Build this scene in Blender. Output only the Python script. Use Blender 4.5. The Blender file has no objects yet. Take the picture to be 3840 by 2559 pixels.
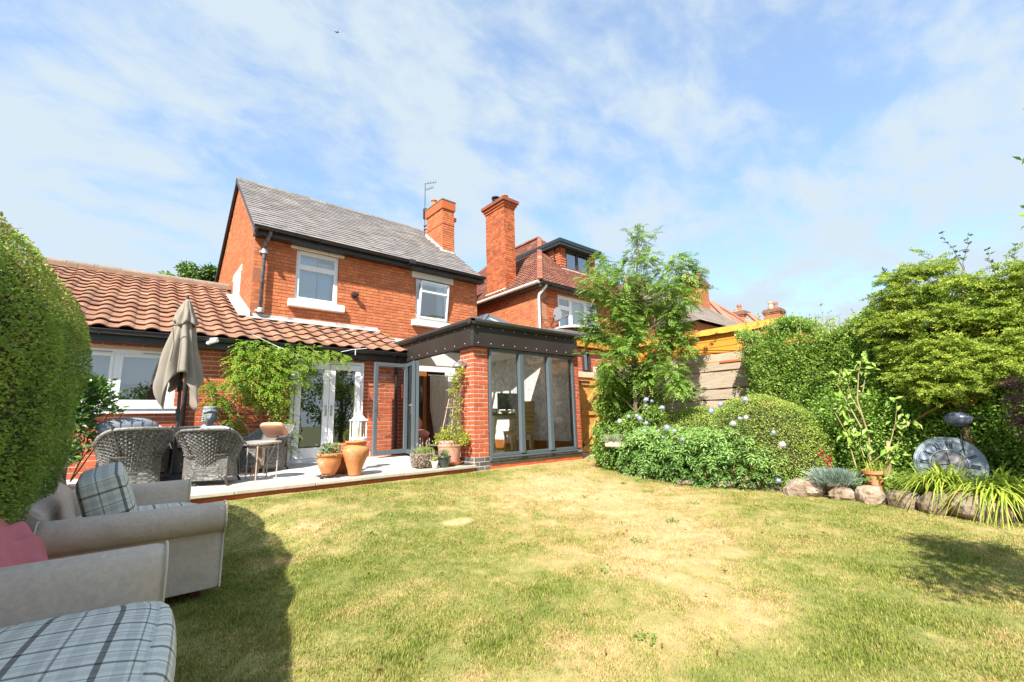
import bpy, math, random
import numpy as np
from mathutils import Vector, Matrix
random.seed(7); RS = np.random.RandomState(11)
sc = bpy.context.scene; COL = sc.collection
PI = math.pi; sin, cos = math.sin, math.cos
# ------------------------------------------------------------------ camera
YAW, PITCH, ROLL = 0.70858, 0.17524, -0.02581
cd = bpy.data.cameras.new('camera'); cam = bpy.data.objects.new('camera', cd); COL.objects.link(cam)
fwd = Vector((sin(YAW)*cos(PITCH), cos(YAW)*cos(PITCH), sin(PITCH)))
rt = Vector((cos(YAW), -sin(YAW), 0)); up = rt.cross(fwd)
r2 = rt*cos(ROLL)+up*sin(ROLL); u2 = -rt*sin(ROLL)+up*cos(ROLL)
M = Matrix((r2, u2, -fwd)).transposed().to_4x4(); M.translation = Vector((0, 0, 0.87))
cam.matrix_world = M
cd.sensor_width = 36; cd.lens = 15.577; cd.clip_start = 0.03; cd.clip_end = 3000
sc.camera = cam
# ------------------------------------------------------------------ light, sky, exposure
SUN = Vector((-0.80, -0.50, 1.0)).normalized()
sl = bpy.data.lights.new('sun', 'SUN'); so = bpy.data.objects.new('sun', sl); COL.objects.link(so)
sl.energy = 5.0; sl.angle = math.radians(0.53); sl.color = (1.0, 0.945, 0.86)
so.rotation_euler = SUN.to_track_quat('Z', 'Y').to_euler(); so.location = (-10, -6, 14)
wd = bpy.data.worlds.new('World'); sc.world = wd; wd.use_nodes = True
wn = wd.node_tree.nodes; wl = wd.node_tree.links; wn.clear()
def WN(t, **k):
    n = wn.new(t)
    for a, b in k.items(): setattr(n, a, b)
    return n
sky = WN('ShaderNodeTexSky', sky_type='NISHITA', sun_disc=False)
sky.sun_elevation = math.asin(SUN.z); sky.sun_rotation = math.atan2(SUN.x, SUN.y)
sky.air_density = 1.0; sky.dust_density = 0.6; sky.ozone_density = 1.2; sky.altitude = 60
tc = WN('ShaderNodeTexCoord'); sx = WN('ShaderNodeSeparateXYZ'); wl.new(tc.outputs['Generated'], sx.inputs[0])
def WM(op, a, b=None, c=None, clamp=False):
    n = WN('ShaderNodeMath', operation=op); n.use_clamp = clamp
    for i, v in enumerate((a, b, c)):
        if v is None: continue
        if isinstance(v, (int, float)): n.inputs[i].default_value = v
        else: wl.new(v, n.inputs[i])
    return n.outputs[0]
zc = WM('ADD', WM('MAXIMUM', sx.outputs[2], 0.0), 0.34)
px_ = WM('DIVIDE', sx.outputs[0], zc); py_ = WM('DIVIDE', sx.outputs[1], zc)
cx = WN('ShaderNodeCombineXYZ'); wl.new(px_, cx.inputs[0]); wl.new(py_, cx.inputs[1])
mp = WN('ShaderNodeMapping'); wl.new(cx.outputs[0], mp.inputs[0])
mp.inputs['Rotation'].default_value = (0, 0, 0.55); mp.inputs['Scale'].default_value = (0.9, 1.25, 1); mp.inputs['Location'].default_value = (5.1, 3.4, 0)
n1 = WN('ShaderNodeTexNoise'); n1.inputs['Scale'].default_value = 2.9; n1.inputs['Detail'].default_value = 7; n1.inputs['Roughness'].default_value = 0.58; n1.inputs['Distortion'].default_value = 0.25
n2 = WN('ShaderNodeTexNoise'); n2.inputs['Scale'].default_value = 9.5; n2.inputs['Detail'].default_value = 6; n2.inputs['Roughness'].default_value = 0.6; n2.inputs['Distortion'].default_value = 0.5
wl.new(mp.outputs[0], n1.inputs[0]); wl.new(mp.outputs[0], n2.inputs[0])
cl = WM('ADD', WM('MULTIPLY', n1.outputs[0], 0.72), WM('MULTIPLY', n2.outputs[0], 0.28))
# more thin cloud towards the west (-X) and the horizon, as in the photograph
bias = WM('MULTIPLY', sx.outputs[0], -0.05); hz = WM('POWER', WM('SUBTRACT', 1.0, WM('MAXIMUM', sx.outputs[2], 0.0), clamp=True), 3.0)
cl = WM('ADD', WM('ADD', cl, bias), WM('MULTIPLY', hz, 0.17))
mr = WN('ShaderNodeMapRange', interpolation_type='SMOOTHSTEP'); wl.new(cl, mr.inputs[0])
mr.inputs[1].default_value = 0.375; mr.inputs[2].default_value = 0.60; mr.inputs[3].default_value = 0.34; mr.inputs[4].default_value = 1.0
SKYS = 0.15
skm = WN('ShaderNodeMix', data_type='RGBA', blend_type='MULTIPLY'); skm.inputs[0].default_value = 1.0
wl.new(sky.outputs[0], skm.inputs[6]); skm.inputs[7].default_value = (0.74, 0.97, 1.14, 1)
mx = WN('ShaderNodeMix', data_type='RGBA'); wl.new(mr.outputs[0], mx.inputs[0]); wl.new(skm.outputs[2], mx.inputs[6])
mx.inputs[7].default_value = (2.20, 2.60, 2.93, 1)
bg = WN('ShaderNodeBackground'); bg.inputs[1].default_value = SKYS; wl.new(mx.outputs[2], bg.inputs[0])
wo = WN('ShaderNodeOutputWorld'); wl.new(bg.outputs[0], wo.inputs[0])
vs = sc.view_settings; vs.view_transform = 'Standard'; vs.look = 'None'; vs.exposure = 1.1; vs.gamma = 1.0; vs.use_curve_mapping = False
sc.cycles.max_bounces = 7; sc.cycles.diffuse_bounces = 4; sc.cycles.glossy_bounces = 3; sc.cycles.transmission_bounces = 4; sc.cycles.transparent_max_bounces = 10
sc.cycles.sample_clamp_indirect = 6.0

# ------------------------------------------------------------------ materials
MATS = {}
def mat(name, c1, c2=None, rough=0.8, scale=6.0, detail=5.0, var=0.0, bump=0.0, bscale=60.0, spec=0.3, metal=0.0, c3=None, s3=1.2, t3=(0.5, 0.7), rndamp=0.25, coat=0.0, translucent=0.0, stretch=None, mortar=None):
    """noise mix c1..c2, optional large stains c3, brightness jitter from point attribute 'rnd' and object random"""
    if name in MATS: return MATS[name]
    m = bpy.data.materials.new(name); m.use_nodes = True; nt = m.node_tree; N = nt.nodes; Lk = nt.links; N.clear()
    def new(t, **k):
        n = N.new(t)
        for a, b in k.items(): setattr(n, a, b)
        return n
    out = new('ShaderNodeOutputMaterial'); p = new('ShaderNodeBsdfPrincipled')
    p.inputs['Roughness'].default_value = rough; p.inputs['Specular IOR Level'].default_value = spec; p.inputs['Metallic'].default_value = metal
    if coat: p.inputs['Coat Weight'].default_value = coat
    geo = new('ShaderNodeNewGeometry'); pos = geo.outputs['Position']
    if stretch:
        mpn = new('ShaderNodeMapping'); mpn.inputs['Scale'].default_value = stretch; Lk.new(pos, mpn.inputs[0]); pos2 = mpn.outputs[0]
    else: pos2 = pos
    col = None
    c2 = c2 or c1
    nz = new('ShaderNodeTexNoise'); nz.inputs['Scale'].default_value = scale; nz.inputs['Detail'].default_value = detail; nz.inputs['Roughness'].default_value = 0.62
    Lk.new(pos2, nz.inputs[0])
    rp = new('ShaderNodeMapRange'); rp.inputs[1].default_value = 0.33; rp.inputs[2].default_value = 0.67; Lk.new(nz.outputs[0], rp.inputs[0])
    mxn = new('ShaderNodeMix', data_type='RGBA'); Lk.new(rp.outputs[0], mxn.inputs[0]); mxn.inputs[6].default_value = (*c1, 1); mxn.inputs[7].default_value = (*c2, 1)
    col = mxn.outputs[2]
    if c3 is not None:
        nz3 = new('ShaderNodeTexNoise'); nz3.inputs['Scale'].default_value = s3; nz3.inputs['Detail'].default_value = 6; nz3.inputs['Roughness'].default_value = 0.65; Lk.new(pos, nz3.inputs[0])
        r3 = new('ShaderNodeMapRange'); r3.inputs[1].default_value = t3[0]; r3.inputs[2].default_value = t3[1]; Lk.new(nz3.outputs[0], r3.inputs[0])
        m3 = new('ShaderNodeMix', data_type='RGBA'); Lk.new(r3.outputs[0], m3.inputs[0]); Lk.new(col, m3.inputs[6]); m3.inputs[7].default_value = (*c3, 1); col = m3.outputs[2]
    if rndamp:
        at = new('ShaderNodeAttribute'); at.attribute_name = 'rnd'; oi = new('ShaderNodeObjectInfo')
        ad = new('ShaderNodeMath', operation='ADD'); Lk.new(at.outputs['Fac'], ad.inputs[0]); Lk.new(oi.outputs['Random'], ad.inputs[1])
        fr = new('ShaderNodeMath', operation='FRACT'); Lk.new(ad.outputs[0], fr.inputs[0])
        ma = new('ShaderNodeMath', operation='MULTIPLY_ADD'); Lk.new(fr.outputs[0], ma.inputs[0]); ma.inputs[1].default_value = 2*rndamp; ma.inputs[2].default_value = 1-rndamp
        hs = new('ShaderNodeHueSaturation'); Lk.new(col, hs.inputs['Color']); Lk.new(ma.outputs[0], hs.inputs['Value'])
        mh = new('ShaderNodeMath', operation='MULTIPLY'); Lk.new(fr.outputs[0], mh.inputs[0]); mh.inputs[1].default_value = 7.31
        mf = new('ShaderNodeMath', operation='FRACT'); Lk.new(mh.outputs[0], mf.inputs[0])
        mb = new('ShaderNodeMath', operation='MULTIPLY_ADD'); Lk.new(mf.outputs[0], mb.inputs[0]); mb.inputs[1].default_value = 0.012*min(1, rndamp*4); mb.inputs[2].default_value = 0.5-0.006*min(1, rndamp*4)
        Lk.new(mb.outputs[0], hs.inputs['Hue']); col = hs.outputs[0]
    Lk.new(col, p.inputs['Base Color'])
    if bump:
        nb = new('ShaderNodeTexNoise'); nb.inputs['Scale'].default_value = bscale; nb.inputs['Detail'].default_value = 4; Lk.new(pos2, nb.inputs[0])
        bp = new('ShaderNodeBump'); bp.inputs['Strength'].default_value = bump; bp.inputs['Distance'].default_value = 0.01; Lk.new(nb.outputs[0], bp.inputs['Height']); Lk.new(bp.outputs[0], p.inputs['Normal'])
    sh = p.outputs[0]
    if translucent:
        tr = new('ShaderNodeBsdfTranslucent'); Lk.new(col, tr.inputs[0]); ms = new('ShaderNodeMixShader'); ms.inputs[0].default_value = translucent
        Lk.new(sh, ms.inputs[1]); Lk.new(tr.outputs[0], ms.inputs[2]); sh = ms.outputs[0]
    Lk.new(sh, out.inputs[0]); MATS[name] = m; return m

def glass_mat(name, tint=(1, 1, 1), refl=1.0, dark=0.0):
    if name in MATS: return MATS[name]
    m = bpy.data.materials.new(name); m.use_nodes = True; nt = m.node_tree; N = nt.nodes; Lk = nt.links; N.clear()
    out = N.new('ShaderNodeOutputMaterial'); t = N.new('ShaderNodeBsdfTransparent'); t.inputs[0].default_value = (*tint, 1)
    g = N.new('ShaderNodeBsdfGlossy'); g.inputs['Roughness'].default_value = 0.004; g.inputs[0].default_value = (1, 1, 1, 1)
    fr = N.new('ShaderNodeFresnel'); fr.inputs[0].default_value = 1.52
    ml = N.new('ShaderNodeMath'); ml.operation = 'MULTIPLY_ADD'; ml.use_clamp = True; ml.inputs[1].default_value = 1.8*refl; ml.inputs[2].default_value = dark
    Lk.new(fr.outputs[0], ml.inputs[0]); mx = N.new('ShaderNodeMixShader'); Lk.new(ml.outputs[0], mx.inputs[0]); Lk.new(t.outputs[0], mx.inputs[1]); Lk.new(g.outputs[0], mx.inputs[2])
    # slight waviness so that reflections are not perfect
    nz = N.new('ShaderNodeTexNoise'); nz.inputs['Scale'].default_value = 2.2; bp = N.new('ShaderNodeBump'); bp.inputs['Strength'].default_value = 0.05; bp.inputs['Distance'].default_value = 0.02
    gp = N.new('ShaderNodeNewGeometry'); Lk.new(gp.outputs['Position'], nz.inputs[0]); Lk.new(nz.outputs[0], bp.inputs['Height']); Lk.new(bp.outputs[0], g.inputs['Normal'])
    Lk.new(mx.outputs[0], out.inputs[0]); MATS[name] = m; return m

def leaf_mat(name, dark, light, accent=None, aw=0.12, tr=0.28, rough=0.5, spec=0.35):
    """leaf colour picked along dark..light by the 'rnd' point attribute; accent colour for a few"""
    if name in MATS: return MATS[name]
    m = bpy.data.materials.new(name); m.use_nodes = True; nt = m.node_tree; N = nt.nodes; Lk = nt.links; N.clear()
    out = N.new('ShaderNodeOutputMaterial'); p = N.new('ShaderNodeBsdfPrincipled'); p.inputs['Roughness'].default_value = rough; p.inputs['Specular IOR Level'].default_value = spec
    at = N.new('ShaderNodeAttribute'); at.attribute_name = 'rnd'; cr = N.new('ShaderNodeValToRGB'); Lk.new(at.outputs['Fac'], cr.inputs[0])
    e = cr.color_ramp.elements; e[0].position = 0.0; e[0].color = (*dark, 1); e[1].position = 1.0-aw; e[1].color = (*light, 1)
    if accent:
        x = cr.color_ramp.elements.new(1.0); x.color = (*accent, 1)
    Lk.new(cr.outputs[0], p.inputs['Base Color']); t = N.new('ShaderNodeBsdfTranslucent'); Lk.new(cr.outputs[0], t.inputs[0])
    mx = N.new('ShaderNodeMixShader'); mx.inputs[0].default_value = tr; Lk.new(p.outputs[0], mx.inputs[1]); Lk.new(t.outputs[0], mx.inputs[2]); Lk.new(mx.outputs[0], out.inputs[0])
    MATS[name] = m; return m

def plaid_mat(name='plaid_wool', su=5.0, sv=5.0):
    if name in MATS: return MATS[name]
    m = bpy.data.materials.new(name); m.use_nodes = True; nt = m.node_tree; N = nt.nodes; Lk = nt.links; N.clear()
    out = N.new('ShaderNodeOutputMaterial'); p = N.new('ShaderNodeBsdfPrincipled'); p.inputs['Roughness'].default_value = 0.95; p.inputs['Specular IOR Level'].default_value = 0.1
    uv = N.new('ShaderNodeUVMap'); sp = N.new('ShaderNodeSeparateXYZ'); Lk.new(uv.outputs[0], sp.inputs[0])
    nzz = N.new('ShaderNodeTexNoise'); nzz.inputs['Scale'].default_value = 260; nzz.inputs['Detail'].default_value = 2; Lk.new(uv.outputs[0], nzz.inputs[0])
    def mth(op, a, b, clamp=False):
        n = N.new('ShaderNodeMath'); n.operation = op; n.use_clamp = clamp
        for i, v in enumerate((a, b)):
            if isinstance(v, (int, float)): n.inputs[i].default_value = v
            elif v is not None: Lk.new(v, n.inputs[i])
        return n.outputs[0]
    def tone(axis, s):
        t = mth('FRACT', mth('MULTIPLY', sp.outputs[axis], s), None)
        cr = N.new('ShaderNodeValToRGB'); Lk.new(t, cr.inputs[0]); cr.color_ramp.interpolation = 'CONSTANT'
        el = cr.color_ramp.elements
        stops = [(0, .30), (.085, .95), (.25, .80), (.42, .97), (.485, .48), (.525, .97), (.66, .82), (.84, .95)]
        el[0].position = 0; el[0].color = (.30,)*3+(1,); el[1].position = stops[1][0]; el[1].color = (.95,)*3+(1,)
        for q, v in stops[2:]:
            x = el.new(q); x.color = (v, v, v, 1)
        return cr.outputs[0]
    a = tone(0, su); b = tone(1, sv)
    mm = N.new('ShaderNodeMix'); mm.data_type = 'RGBA'; mm.blend_type = 'MULTIPLY'; mm.inputs[0].default_value = 0.92; Lk.new(a, mm.inputs[6]); Lk.new(b, mm.inputs[7])
    m2 = N.new('ShaderNodeMix'); m2.data_type = 'RGBA'; m2.blend_type = 'MULTIPLY'; m2.inputs[0].default_value = 1; Lk.new(mm.outputs[2], m2.inputs[6])
    cr2 = N.new('ShaderNodeValToRGB'); Lk.new(nzz.outputs[0], cr2.inputs[0]); cr2.color_ramp.elements[0].position = .3; cr2.color_ramp.elements[0].color = (.74, .74, .67, 1); cr2.color_ramp.elements[1].position = .7; cr2.color_ramp.elements[1].color = (.92, .90, .82, 1)
    Lk.new(cr2.outputs[0], m2.inputs[7]); Lk.new(m2.outputs[2], p.inputs['Base Color']); Lk.new(p.outputs[0], out.inputs[0]); MATS[name] = m; return m

BR_OLD = mat('old_orange_brick', (.60, .205, .088), (.48, .140, .056), rough=.85, scale=9, bump=.35, bscale=90, rndamp=.17, c3=(.30, .10, .055), s3=1.7, t3=(.52, .82))
BR_NEW = mat('smooth_red_brick', (.53, .125, .055), (.45, .095, .042), rough=.8, scale=7, bump=.2, bscale=120, rndamp=.12)
BR_NB = mat('neighbour_orange_brick', (.52, .155, .055), (.36, .085, .035), rough=.85, scale=8, bump=.3, rndamp=.3)
BR_BLUE = mat('blue_engineering_brick', (.085, .09, .105), (.14, .14, .15), rough=.5, scale=9, rndamp=.25)
MORT_OLD = mat('dark_old_mortar', (.38, .155, .085), (.28, .10, .055), rough=.95, scale=20, rndamp=0)
MORT_NEW = mat('pale_mortar', (.66, .50, .40), (.56, .40, .31), rough=.95, scale=15, rndamp=0, bump=.3)
MORT_NB = mat('pink_mortar', (.42, .25, .17), (.30, .16, .1), rough=.95, scale=15, rndamp=0)
TILE = mat('weathered_terracotta_tile', (.335, .165, .10), (.23, .11, .068), rough=.85, scale=14, bump=.4, bscale=70, rndamp=.22, c3=(.42, .30, .21), s3=7, t3=(.5, .75))
RIDGE = mat('grey_ridge_tile', (.30, .25, .21), (.22, .17, .13), rough=.9, scale=12, bump=.4, rndamp=.15)
SLATE = mat('weathered_slate', (.25, .23, .222), (.185, .165, .16), rough=.75, scale=5, bump=.3, rndamp=.17, c3=(.32, .30, .25), s3=1.6, t3=(.52, .75))
NBTILE = mat('brown_plain_tile', (.28, .105, .065), (.20, .078, .055), rough=.85, scale=16, bump=.5, bscale=40, rndamp=.2, c3=(.33, .17, .11), s3=2)
WHITE = mat('white_paint', (.80, .80, .79), (.74, .74, .72), rough=.45, rndamp=0, scale=3)
WPVC = mat('white_window_plastic', (.80, .81, .83), (.77, .78, .80), rough=.3, rndamp=0, spec=.5)
STONEW = mat('white_painted_stone', (.80, .78, .72), (.70, .67, .60), rough=.8, rndamp=0, c3=(.45, .38, .30), s3=4, t3=(.62, .8), bump=.2)
BLACK = mat('black_gutter_paint', (.018, .018, .02), (.035, .033, .035), rough=.4, rndamp=0, spec=.5)
ANTH = mat('anthracite_cladding', (.030, .023, .020), (.040, .030, .027), rough=.5, rndamp=0, scale=2)
GREYAL = mat('blue_grey_aluminium', (.090, .115, .130), (.10, .125, .138), rough=.35, rndamp=0, spec=.5)
LEAD = mat('weathered_lead', (.45, .46, .47), (.62, .62, .61), rough=.6, rndamp=0, scale=9, c3=(.26, .23, .20), s3=5, t3=(.45, .7))
LEADG = mat('green_lead_flashing', (.50, .62, .52), (.60, .68, .58), rough=.7, rndamp=0, scale=9)
WOODO = mat('orange_stained_board', (.68, .30, .04), (.60, .245, .03), rough=.55, scale=3, stretch=(.3, .3, 6), rndamp=.06)
WOODG = mat('weathered_sleeper', (.56, .46, .35), (.40, .31, .23), rough=.9, scale=6, stretch=(.5, .5, 9), rndamp=.12, bump=.4, c3=(.22, .17, .12), s3=7, t3=(.6, .75))
WOODGATE = mat('gate_pine', (.72, .38, .11), (.52, .25, .06), rough=.6, scale=5, stretch=(5, 5, .5), rndamp=.1)
WOODPALE = mat('pale_new_post', (.72, .58, .42), (.62, .48, .33), rough=.8, scale=6, stretch=(5, 5, .5), rndamp=.08)
OAK = mat('oak_door', (.36, .135, .035), (.28, .095, .022), rough=.45, scale=5, stretch=(4, 4, .5), rndamp=0)
PAVE = mat('pale_porcelain_paving', (.64, .60, .56), (.52, .48, .44), rough=.7, scale=3, rndamp=.05, c3=(.44, .38, .34), s3=2.2, t3=(.45, .75))
STONEC = mat('coping_stone', (.52, .46, .38), (.42, .36, .29), rough=.85, scale=8, rndamp=.1, bump=.3)
SOIL = mat('dry_brown_soil', (.13, .085, .05), (.20, .14, .09), rough=1, scale=14, bump=.8, bscale=40, rndamp=0)
ROCK = mat('warm_sandstone_rock', (.34, .25, .175), (.20, .14, .10), rough=.9, scale=5, bump=1.0, bscale=14, rndamp=.25, c3=(.38, .34, .29), s3=7)
TERRA = mat('terracotta', (.60, .24, .09), (.50, .19, .07), rough=.75, scale=7, rndamp=.04, bump=.3, bscale=50, c3=(.66, .42, .27), s3=6, t3=(.52, .75))
TERRAP = mat('limed_pink_terracotta', (.56, .28, .19), (.62, .38, .30), rough=.85, scale=5, rndamp=.04, c3=(.62, .48, .42), s3=6, t3=(.5, .75))
SOFA = mat('beige_velour', (.68, .55, .455), (.57, .465, .385), rough=.9, scale=45, rndamp=.03, c3=(.52, .425, .345), s3=3, t3=(.45, .7), bump=.5, bscale=11, spec=.15)
PIPING = mat('beige_piping', (.66, .58, .46), (.6, .52, .42), rough=.9, rndamp=0)
PINK = mat('dusty_pink_blanket', (.66, .22, .25), (.56, .17, .20), rough=.95, scale=5, rndamp=0, spec=.1, bump=.1, bscale=300)
CANOPY = mat('taupe_canopy_cloth', (.33, .29, .24), (.28, .245, .20), rough=.9, scale=5, rndamp=0, spec=.1, translucent=.08)
DGREYM = mat('dark_grey_metal', (.05, .05, .055), (.07, .07, .07), rough=.45, rndamp=0, metal=.3)
TAUPEM = mat('taupe_metal', (.42, .34, .27), (.46, .38, .31), rough=.5, rndamp=0)
WICK = mat('mottled_grey_wicker', (.26, .26, .245), (.085, .085, .08), rough=.55, scale=38, detail=3, rndamp=.38, spec=.35)
WICKD = mat('dark_grey_wicker', (.15, .14, .125), (.06, .055, .05), rough=.6, scale=38, detail=3, rndamp=.35, spec=.3)
CUSHG = mat('slate_grey_cushion', (.25, .27, .31), (.21, .23, .27), rough=.95, scale=5, rndamp=0, spec=.1, bump=.1, bscale=200)
CUSHW = mat('off_white_cushion', (.62, .60, .57), (.55, .53, .5), rough=.95, rndamp=0, spec=.1)
PILO = mat('peach_pillow', (.68, .36, .22), (.62, .32, .2), rough=.95, rndamp=0, spec=.1)
STEEL = mat('brushed_steel', (.55, .55, .55), (.5, .5, .5), rough=.3, metal=1, rndamp=0)
RUST = mat('dark_wrought_iron', (.03, .028, .026), (.05, .045, .04), rough=.6, rndamp=0)
STATUE = mat('blue_grey_cast_stone', (.30, .34, .38), (.22, .25, .28), rough=.8, scale=22, rndamp=0, bump=.4, bscale=60)
BARK = mat('grey_brown_bark', (.20, .15, .10), (.12, .085, .055), rough=.95, scale=20, bump=.8, bscale=40, rndamp=.1)
TWIG = mat('dry_pale_twig', (.42, .31, .20), (.32, .23, .15), rough=.95, scale=20, rndamp=.2)
CORETWIG = mat('dark_core_and_twig', (.035, .032, .016), (.06, .05, .025), rough=1, scale=20, rndamp=0, spec=.05)  # added foliage cores in this colour block light; also used on real stems
BLACKP = mat('black_plastic', (.012, .012, .014), rough=.25, rndamp=0, spec=.5)
GREENG = mat('dark_green_glaze', (.035, .055, .05), (.05, .075, .065), rough=.25, rndamp=0, spec=.6)
CREAM = mat('cream_paint', (.68, .66, .52), (.64, .62, .5), rough=.5, rndamp=0)
RATTAN = mat('honey_rattan', (.66, .46, .24), (.48, .31, .15), rough=.7, scale=30, rndamp=.3)
CHICORY = mat('oiled_table_wood', (.20, .085, .035), (.15, .06, .025), rough=.4, rndamp=0)
CURT = mat('patterned_grey_curtain', (.62, .60, .57), (.85, .83, .80), rough=.95, scale=26, rndamp=0, translucent=.15)
PLAST = mat('interior_white_plaster', (.82, .82, .81), rough=.8, rndamp=0)
BLUEW = mat('sky_tinted_roman_blind', (.62, .68, .74), (.66, .72, .78), rough=.9, rndamp=0, scale=2)  # white blind with the blue of reflected sky put into its colour
FLOORI = mat('interior_oak_floor', (.35, .2, .1), (.28, .15, .07), rough=.5, rndamp=0, stretch=(1, 8, 1))
PAPER = mat('grey_toile_wallpaper', (.88, .88, .86), (.46, .46, .46), rough=.85, scale=11, detail=8, rndamp=0)
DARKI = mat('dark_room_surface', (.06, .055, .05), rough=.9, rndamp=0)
PINKC = mat('blush_chair_velvet', (.62, .27, .25), (.56, .23, .22), rough=.9, rndamp=0)
GLASS = glass_mat('window_glass', (.98, .99, .985)); GLASSR = glass_mat('reflective_pane', (.72, .80, .86), refl=1.5, dark=.16); GLASSO = glass_mat('orangery_glass', (.97, .985, .975), refl=.65, dark=.015)

def bump_dist(m, d):
    for n in m.node_tree.nodes:
        if n.type == 'BUMP': n.inputs['Distance'].default_value = d
bump_dist(ROCK, .05); bump_dist(SOFA, .02); bump_dist(PINK, .02); bump_dist(WOODG, .02); bump_dist(SOIL, .03)
# ------------------------------------------------------------------ mesh helpers
class MB:
    def __init__(s): s.v = []; s.f = []; s.r = []
    def add(s, vs, fs, r=None):
        b = len(s.v); s.v.extend([tuple(v) for v in vs]); s.f.extend([tuple(b+i for i in f) for f in fs])
        s.r.extend([random.random() if r is None else r]*len(vs)); return s
    def box(s, x0, x1, y0, y1, z0, z1, r=None):
        return s.add([(x0, y0, z0), (x1, y0, z0), (x1, y1, z0), (x0, y1, z0), (x0, y0, z1), (x1, y0, z1), (x1, y1, z1), (x0, y1, z1)],
                     [(0, 3, 2, 1), (4, 5, 6, 7), (0, 1, 5, 4), (1, 2, 6, 5), (2, 3, 7, 6), (3, 0, 4, 7)], r)
    def obox(s, c, a, b, d, r=None):
        c, a, b, d = Vector(c), Vector(a), Vector(b), Vector(d)
        vs = [c-a-b-d, c+a-b-d, c+a+b-d, c-a+b-d, c-a-b+d, c+a-b+d, c+a+b+d, c-a+b+d]
        return s.add(vs, [(0, 3, 2, 1), (4, 5, 6, 7), (0, 1, 5, 4), (1, 2, 6, 5), (2, 3, 7, 6), (3, 0, 4, 7)], r)
    def beam(s, p, q, w, h, up=(0, 0, 1), r=None):
        p, q = Vector(p), Vector(q); d = q-p; L = d.length; d.normalize(); u = Vector(up); sd = d.cross(u)
        if sd.length < 1e-4: sd = d.cross(Vector((0, 1, 0)))
        sd.normalize(); u = sd.cross(d)
        return s.obox((p+q)/2, d*L/2, sd*w/2, u*h/2, r)
    def tube(s, path, rad, n=8, cap=True, r=None):
        P = [Vector(p) for p in path]; R = rad if hasattr(rad, '__len__') else [rad]*len(P); vs = []; fs = []
        prev = None
        for i, p in enumerate(P):
            d = (P[min(i+1, len(P)-1)]-P[max(i-1, 0)]).normalized()
            a = prev if prev is not None else (Vector((0, 0, 1)) if abs(d.z) < .9 else Vector((1, 0, 0)))
            x = d.cross(a); x = x.normalized() if x.length > 1e-5 else Vector((1, 0, 0)); y = x.cross(d).normalized(); prev = y
            for k in range(n):
                t = 2*PI*k/n; vs.append(p+(x*cos(t)+y*sin(t))*R[i])
        for i in range(len(P)-1):
            for k in range(n):
                k2 = (k+1) % n; fs.append((i*n+k, i*n+k2, (i+1)*n+k2, (i+1)*n+k))
        if cap: fs.append(tuple(range(n-1, -1, -1))[::-1]); fs.append(tuple((len(P)-1)*n+k for k in range(n)))
        return s.add(vs, fs, r)
    def lathe(s, prof, c=(0, 0, 0), n=28, r=None, sx=1, sy=1):
        vs = []; fs = []; m = len(prof)
        for k in range(n):
            t = 2*PI*k/n
            for (rr, z) in prof: vs.append((c[0]+rr*cos(t)*sx, c[1]+rr*sin(t)*sy, c[2]+z))
        for k in range(n):
            k2 = (k+1) % n
            for i in range(m-1): fs.append((k*m+i, k2*m+i, k2*m+i+1, k*m+i+1))
        return s.add(vs, fs, r)
    def ball(s, c, rx, ry=None, rz=None, n=12, m=8, r=None):
        ry = ry or rx; rz = rz or rx
        prof = [(max(sin(PI*i/m), 1e-4), -cos(PI*i/m)) for i in range(m+1)]; vs = []; fs = []
        for k in range(n):
            t = 2*PI*k/n
            for a, z in prof: vs.append((c[0]+a*cos(t)*rx, c[1]+a*sin(t)*ry, c[2]+z*rz))
        for k in range(n):
            k2 = (k+1) % n
            for i in range(m): fs.append((k*(m+1)+i, k2*(m+1)+i, k2*(m+1)+i+1, k*(m+1)+i+1))
        return s.add(vs, fs, r)
    def prism(s, poly, O, U, V, W, r=None):
        """2-D polygon poly in (U,V) at O extruded along vector W"""
        O, U, V, W = Vector(O), Vector(U), Vector(V), Vector(W); n = len(poly)
        a = [O+U*x+V*y for x, y in poly]; b = [p+W for p in a]
        return s.add(a+b, [tuple(range(n))[::-1], tuple(range(n, 2*n))]+[(i, (i+1) % n, n+(i+1) % n, n+i) for i in range(n)], r)
    def grid(s, pts, nu, nv, closed=False, r=None):
        fs = []
        for i in range(nu-(0 if closed else 1)):
            for j in range(nv-1):
                i2 = (i+1) % nu; fs.append((i*nv+j, i2*nv+j, i2*nv+j+1, i*nv+j+1))
        return s.add(pts, fs, r)
ORG = {}
def org(p):
    return ORG.get(p.name, Vector((0, 0, 0))) if p is not None else Vector((0, 0, 0))
def link(o, parent=None):
    COL.objects.link(o)
    if parent is not None: o.parent = parent
    return o
def props(o, label=None, cat=None, group=None, kind=None):
    if label: o['label'] = label
    if cat: o['category'] = cat
    if group: o['group'] = group
    if kind: o['kind'] = kind
    return o
def thing(name, label, cat, loc=(0, 0, 0), group=None):
    o = bpy.data.objects.new(name, None); o.empty_display_size = .2; o.location = loc; link(o); props(o, label, cat, group); ORG[o.name] = Vector(loc); return o
def mesh_from(name, mb, material, off=Vector((0, 0, 0)), smooth=False):
    me = bpy.data.meshes.new(name); v = [(a-off.x, b-off.y, c-off.z) for a, b, c in mb.v]
    me.from_pydata(v, [], mb.f); me.materials.append(material)
    at = me.attributes.new('rnd', 'FLOAT', 'POINT'); at.data.foreach_set('value', mb.r)
    if smooth: me.polygons.foreach_set('use_smooth', [True]*len(me.polygons))
    me.update(); return me
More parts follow.
